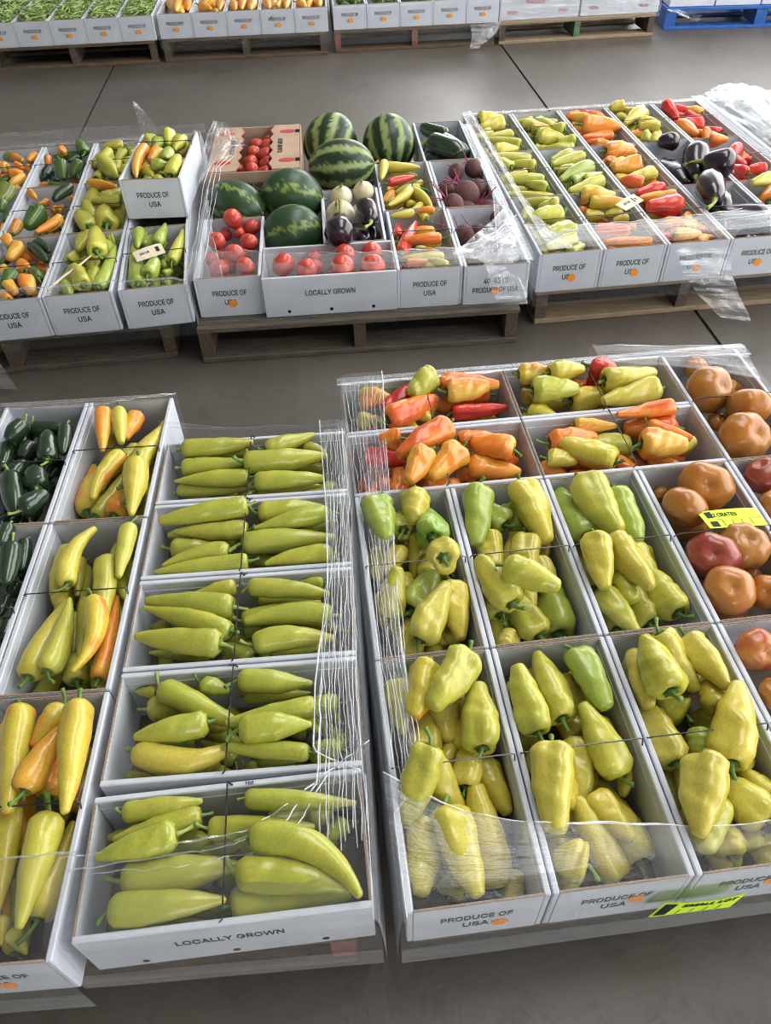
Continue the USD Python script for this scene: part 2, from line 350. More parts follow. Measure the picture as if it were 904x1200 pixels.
solid('dry_stem', (.30, .24, .13), (.40, .33, .20), 60, .8, .2)

def veg_mesh(name, m, material, parent, tint=None):
    p = obj(name, m, MT[material], parent, smooth=True)
    if tint is not None:
        UsdGeom.PrimvarsAPI(p).CreatePrimvar('tint', Sdf.ValueTypeNames.Color3fArray, 'vertex').Set(Vt.Vec3fArray.FromNumpy(np.asarray(tint, np.float32)))
    return p
#        base colour, second colour, how much of the second
TINT = {'y': ((.54, .465, .075), (.50, .41, .05), .35), 'yg': ((.49, .45, .07), (.41, .42, .055), .5), 'g': ((.35, .41, .07), (.27, .36, .05), .5),
        'G': ((.22, .38, .05), (.30, .44, .07), .4), 'pg': ((.33, .36, .05), (.40, .385, .052), .5), 'yo': ((.56, .46, .055), (.66, .25, .03), .12),
        'o': ((.68, .45, .07), (.74, .21, .03), .62), 'O': ((.76, .25, .03), (.70, .38, .05), .35), 'R': ((.70, .12, .025), (.74, .24, .035), .4),
        'r': ((.52, .025, .02), (.60, .06, .03), .4), 'D': ((.014, .032, .014), (.02, .045, .018), .5), 'DG': ((.05, .105, .02), (.09, .16, .03), .5),
        'Og': ((.62, .20, .03), (.16, .20, .04), .4), 'P': ((.012, .007, .014), (.02, .010, .02), .5),
        'to': ((.44, .155, .022), (.40, .17, .03), .5), 'tn': ((.34, .15, .035), (.40, .16, .03), .5), 'tr': ((.26, .035, .03), (.33, .08, .035), .5), 'ty': ((.48, .20, .045), (.42, .045, .03), .5),
        'tp': ((.47, .045, .03), (.62, .09, .045), .4), 'w': ((.70, .66, .50), (.62, .52, .28), .5), 'B': ((.085, .032, .036), (.13, .06, .055), .5), 'pw': ((.66, .67, .26), (.60, .60, .17), .5),
        'cf': ((.56, .47, .33), (.62, .54, .40), .5)}
PROFILE = {'gyp': ([0, .10, .22, .45, .70, .88, 1.0], [.95, 1.0, 1.0, .95, .76, .54, .36]), 'long': ([0, .08, .25, .5, .75, .9, 1.0], [.88, .98, 1.0, .88, .62, .42, .26]),
           'lg': ([0, .08, .25, .5, .75, .9, 1.0], [.88, .97, 1.0, .93, .66, .42, .24]), 'jal': ([0, .1, .3, .6, .82, .93, 1.0], [.86, .98, 1.0, .95, .74, .52, .32]),
           'hot': ([0, .08, .25, .5, .75, .9, 1.0], [.86, .97, 1.0, .90, .66, .45, .26]), 'bell': ([0, .12, .3, .6, .82, .95, 1.0], [.9, 1.0, 1.0, .92, .74, .52, .40]),
           'egg': ([0, .12, .3, .6, .8, .93, 1.0], [.55, .68, .84, 1.0, .97, .70, .40]), 'zuc': ([0, .1, .3, .6, .85, .96, 1.0], [.72, .9, 1.0, 1.0, .9, .65, .35])}
LOBES = {'gyp': .125, 'long': .035, 'lg': .04, 'jal': .02, 'hot': .03, 'bell': .12, 'egg': 0.0, 'zuc': .03}
def axes(a):
    a = a / np.linalg.norm(a); n = np.array([0, 0, 1.0]) - a * a[2]
    if np.linalg.norm(n) < .05: n = np.array([0, 1.0, 0]) - a * a[1]
    n /= np.linalg.norm(n); return a, np.cross(n, a), n
def long_body(kind, L, R, sag, r, nt, nl, side):
    """a fruit along +x from its shoulder to its tip, bent in the plane of +y; returns the mesh and (t, angle) of each vertex"""
    ts, rs = PROFILE[kind]; pw = r.uniform(.75, 1.35) if kind in ('gyp', 'long', 'lg') else 1.0; rs = [q ** pw for q in rs]; dim = .22 * R if kind not in ('egg', 'zuc') else .04 * R
    sh = min(.42 * R, .12 * L)
    head = [(dim, .02), (dim * .9, .20), (dim * .35, .42), (0.0, .60), (.05 * R, .76), (sh * .45, .90)]
    st = [(x, q * rs[0]) for x, q in head]
    end = L - .20 * R
    for t in np.linspace(sh, end, nl): st.append((t, np.interp(t / L, ts, rs)))
    e = np.interp(end / L, ts, rs)
    for q in (.35, .65, .87, 1.0): st.append((end + (L - end) * math.sin(q * PI / 2), e * math.cos(q * PI / 2) + .004))
    st = np.array(st); n = len(st)
    th = np.arange(nt) * 2 * PI / nt
    k = 3 if r.random() < .7 or kind != 'bell' else 4
    ph = r.uniform(0, 6.28); tw = r.uniform(-.8, .8); ph2, ph3, ph4 = (r.uniform(0, 6.28) for _ in range(3))
    la = LOBES[kind] * r.uniform(.7, 1.3); wob = {'gyp': .065, 'long': .045, 'lg': .045, 'bell': .05, 'jal': .02, 'hot': .03, 'egg': .012, 'zuc': .015}[kind]
    T = st[:, 0:1] / L
    tap = np.clip(1.25 - T, .15, 1.1)
    rad = st[:, 1:2] * R * (1 + la * tap * (np.cos(k * (th[None] - ph - tw * T)) - .35 * np.cos(2 * k * (th[None] - ph - tw * T)))
                             + wob * np.sin(T * 7.5 + ph2 + 1.3 * np.sin(th[None] + ph3)) * np.sin(th[None] + ph4) + .5 * wob * np.sin(T * 15 + ph3 + 2 * th[None]) + .35 * wob * np.sin(T * 27 + ph4 + 3 * th[None]))
    rad = rad / (1 + .5 * la)
    tt = np.clip(T[:, 0], 0, 1)
    cx = st[:, 0]; cy = 4 * sag * tt * (1 - tt); slope = 4 * sag * (1 - 2 * tt) / L
    wig = .05 * R * np.sin(tt * 6 + ph4)
    nx, ny = -slope / np.sqrt(1 + slope ** 2), 1 / np.sqrt(1 + slope ** 2)
    V = np.stack([cx[:, None] + rad * np.cos(th) * nx[:, None], cy[:, None] + rad * np.cos(th) * ny[:, None], wig[:, None] + rad * np.sin(th)], -1).reshape(-1, 3)
    i, j = np.meshgrid(np.arange(n - 1), np.arange(nt), indexing='ij'); a, b = i * nt + j, i * nt + (j + 1) % nt
    F = np.concatenate([np.stack([a, a + nt, b], -1).reshape(-1, 3), np.stack([b, a + nt, b + nt], -1).reshape(-1, 3)])[:, ::-1]
    return (V, F), np.repeat(T[:, 0], nt), np.tile(th, n), dim
def blush(col, T, TH, V, r, S):
    a, b, amt = TINT[col]; a, b = np.array(a), np.array(b)
    q = meshkit.fbm(V / S * 2.2 + r.uniform(0, 50), 3)
    d = r.uniform(0, 6.28)
    if col in ('yo', 'o', 'O', 'R', 'Og'): m = q * 1.1 + .30 * np.cos(TH - d) + .25 * (T - .5) * r.choice([-1, 1, 1]) - (.68 if col == 'yo' else .55) + amt * .5 + r.uniform(-.12, .12); m = np.clip(m * 3.2 + .3, 0, 1)
    else: m = np.clip((q - .5) * 2.5 + amt + .25 * (T - .5) + r.uniform(-.2, .2), 0, 1)
    c = a + (b - a) * m[:, None]
    return c * (1 + r.uniform(-.07, .07)) * np.array([1 + r.uniform(-.03, .03), 1, 1 + r.uniform(-.08, .08)])
def calyx(R, dim, r, sc=1.0):
    n = 6; V = [(dim * .8 - .10 * R, 0, 0)]; ro = .40 * R * sc
    for k in range(2 * n):
        q = PI * k / n; rr = ro * (1.15 if k % 2 == 0 else .72) * r.uniform(.9, 1.1)
        V.append((dim * .2 - (.03 * R if k % 2 else .055 * R), rr * math.cos(q), rr * math.sin(q)))
    for k in range(2 * n):
        q = PI * k / n; V.append((dim * .8, .3 * ro * math.cos(q), .3 * ro * math.sin(q)))
    F = []
    for k in range(2 * n):
        a, b = 1 + k, 1 + (k + 1) % (2 * n); F += [[0, a, b], [a, a + 2 * n, b], [b, a + 2 * n, b + 2 * n]]
    return np.array(V), np.array(F)
def stem_curve(R, dim, r, ln, thick):
    q = r.uniform(0, 6.28); cv = r.uniform(.25, .95) * ln; P = []
    for i in range(7):
        t = i / 6; P.append((dim * .5 - ln * t, cv * t * t * math.cos(q), cv * t * t * math.sin(q)))
    return tube(P, [thick * (1.35 - .55 * min(1, 2.2 * t) + .45 * max(0, t - .75) / .25) for t in np.linspace(0, 1, 7)], 7)
SIZE = {'gyp': (20, 15), 'long': (18, 17), 'lg': (18, 17), 'jal': (16, 11), 'hot': (12, 10), 'bell': (20, 11), 'egg': (18, 12), 'zuc': (14, 12)}
def long_fruit(name, row, label, category, group, lowres=False):
    kind, col, lvl = row['kind'], row['col'], row['lvl']
    H, T, R, sag = np.array(row['H']), np.array(row['T']), row['R'], row['sag']
    r = random.Random(int(abs(H[0] * 7919 + H[1] * 104729 + T[0] * 1299709) * 1000) % 1000003)
    L = float(np.linalg.norm(T - H)); a, b, n = axes(T - H)
    M = np.stack([a, b, n], 1)
    x = UsdGeom.Xform.Define(stage, '/World/' + numbered(name)); place(x, H, R=M); t = tagp(x.GetPrim(), label, category, group)
    nt, nl = SIZE[kind]
    if lowres or lvl < 0: nt, nl = max(9, nt * 2 // 3), max(6, nl * 6 // 10)
    (V, F), tt, th, dim = long_body(kind, L, R, sag, r, nt, nl, 0)
    veg_mesh('body', (V, F), 'glossy_skin' if kind in ('jal', 'egg', 'zuc') else 'pepper_skin', t, blush(col, tt, th, V, r, max(R * 2, .02)))
    if lvl < 0: return t
    if kind == 'egg':
        cv, cf = calyx(R * 1.3, 0, r, 1.1); cv[:, 0] = cv[:, 0] * 1.0 - .02 * R; cv[1:13, 0] += .55 * R * (np.arange(12) % 2 == 0) + .18 * R; veg_mesh('calyx', (cv, cf), 'stem_pale', t)
        veg_mesh('stem', stem_curve(R, .05 * R, r, R * 1.1, R * .13), 'stem_pale', t)
    elif kind == 'zuc': veg_mesh('stem', stem_curve(R, .05 * R, r, R * .9, R * .25), 'stem_pale', t)
    else:
        veg_mesh('calyx', calyx(R, dim, r, .95 if kind in ('gyp', 'bell') else 1.25), 'calyx_dark' if kind in ('jal', 'gyp') or col == 'D' else 'stem_green', t)
        ln = {'gyp': .72, 'bell': .7, 'long': 1.15, 'lg': .95, 'jal': 1.2, 'hot': 1.3}[kind] * R * r.uniform(.75, 1.2)
        veg_mesh('stem', stem_curve(R, dim, r, ln, R * (.12 if kind in ('gyp', 'bell') else .15)), 'stem_pale' if kind == 'jal' or (kind == 'lg' and r.random() < .4) else 'stem_green', t)
    return t
def sphere_grid(nt, nl):
    ph = np.linspace(0, PI, nl); th = np.arange(nt) * 2 * PI / nt
    P, Tn = np.meshgrid(ph, th, indexing='ij')
    i, j = np.meshgrid(np.arange(nl - 1), np.arange(nt), indexing='ij'); a, b = i * nt + j, i * nt + (j + 1) % nt
    F = np.concatenate([np.stack([a, a + nt, b], -1).reshape(-1, 3), np.stack([b, a + nt, b + nt], -1).reshape(-1, 3)])
    return P.ravel(), Tn.ravel(), F
def round_fruit(name, row, label, category, group):
    kind, col, lvl = row['kind'], row['col'], row['lvl']; ctr, R = np.array(row['H']), row['R']
    r = random.Random(int(abs(ctr[0] * 7919 + ctr[1] * 104729) * 1000) % 1000003)
    x = UsdGeom.Xform.Define(stage, '/World/' + numbered(name))
    up = np.array([r.uniform(-.7, .7), r.uniform(-.9, .5), r.uniform(.35, 1)])
    if kind in ('onion',): up = np.array([r.uniform(-.4, .4), -r.uniform(.2, .6), 1.0])
    if kind == 'beet': up = np.array([r.uniform(-1, 1), r.uniform(0, 1), .25])
    up /= np.linalg.norm(up); a = np.cross([.3, 1, .2], up); a /= np.linalg.norm(a); M = np.stack([a, np.cross(up, a), up], 1)
    place(x, ctr, R=M); t = tagp(x.GetPrim(), label, category, group)
    big = kind == 'tom'
    nt, nl = (34, 20) if big else (20, 13)
    P, TH, F = sphere_grid(nt, nl)
    z, s = np.cos(P), np.sin(P)
    if kind == 'tom':
        k = r.choice([5, 6, 7, 8]); p1 = r.uniform(0, 6.28); f = r.uniform(.76, .86)
        rib = .03 * np.cos(k * TH + p1 + .5 * np.sin(2 * TH)) * np.clip(z + .75, 0, 1.3) + .04 * np.cos(2 * TH + p1) + .025 * np.cos(3 * TH - p1)
        rad = R * (1 + rib - .03); zz = z * f * R * (1 - .28 * np.exp(-(s / .30) ** 2))
        V = np.stack([rad * s * np.cos(TH), rad * s * np.sin(TH), zz], 1)
    elif kind == 'rtom':
        rad = R * (1 + .02 * np.cos(5 * TH)); V = np.stack([rad * s * np.cos(TH), rad * s * np.sin(TH), z * .92 * R * (1 - .14 * np.exp(-(s / .25) ** 2))], 1)
    elif kind == 'onion':
        V = np.stack([R * s * np.cos(TH), R * s * np.sin(TH), R * .88 * z + R * .30 * np.exp(-(s / .16) ** 2) * (z > 0)], 1)
    else:   # beet
        sx = R * (1 + .05 * np.cos(3 * TH)); V = np.stack([sx * s * np.cos(TH), sx * s * np.sin(TH), R * 1.05 * z - R * .75 * np.exp(-(s / .22) ** 2) * (z < 0)], 1)
    q = meshkit.fbm(V / R * 1.6 + r.uniform(0, 40), 3); a0, b0, amt = TINT[col]; m = np.clip((q - .5) * 3 + amt, 0, 1)
    if col == 'ty': m = np.clip(.9 - .75 * (z + 1) * .6 + (q - .5) * 1.6 + .25 * np.cos(6 * TH), 0, 1)
    if col == 'to': m = np.clip(m + .35 * np.cos(9 * TH) * (z > .2), 0, 1)
    c = (np.array(a0) + (np.array(b0) - np.array(a0)) * m[:, None]) * r.uniform(.92, 1.06)
    veg_mesh('body', (V, F), 'matte_skin' if kind == 'beet' else 'tomato_skin', t, c)
    if lvl < 0: return t
    if kind == 'tom':      # the corky stem scar
        zz0 = .82 * R * (1 - .28); sc = []
        for k in range(12):
            g = 2 * PI * k / 12; rr = R * (.17 if k % 2 else .10); sc.append((rr * math.cos(g), rr * math.sin(g), zz0 * .98 + R * .012))
        V2 = np.array([(0, 0, zz0 * .93)] + sc); veg_mesh('stem_scar', (V2, np.array([[0, 1 + k, 1 + (k + 1) % 12] for k in range(12)])), 'dry_stem', t)
    elif kind == 'rtom': veg_mesh('stem_scar', trimesh.creation.cylinder(radius=R * .10, height=R * .06, sections=9, transform=trimesh.transformations.translation_matrix([0, 0, R * .80])), 'calyx_dark', t)
    elif kind == 'onion': veg_mesh('neck', tube([(0, 0, R * 1.05), (R * .04, 0, R * 1.2), (R * .1, .02 * R, R * 1.36)], [R * .13, R * .09, R * .06], 8), 'dry_stem', t)
    elif kind == 'beet':
        for k in range(row.get('stalks', 0)):
            g = r.uniform(0, 6.28); o = R * .18; P0 = np.array([o * math.cos(g) * .6, o * math.sin(g) * .6, R * .92]); ln = R * r.uniform(1.5, 2.6); dr = np.array([math.cos(g) * .65, math.sin(g) * .65, .8])
            veg_mesh('stalk', tube([P0 + dr * ln * q + np.array([0, 0, -.12 * ln * q * q]) for q in np.linspace(0, 1, 5)], [R * .07, R * .065, R * .055, R * .05, R * .04], 6), 'beet_stalk', t)
    return t

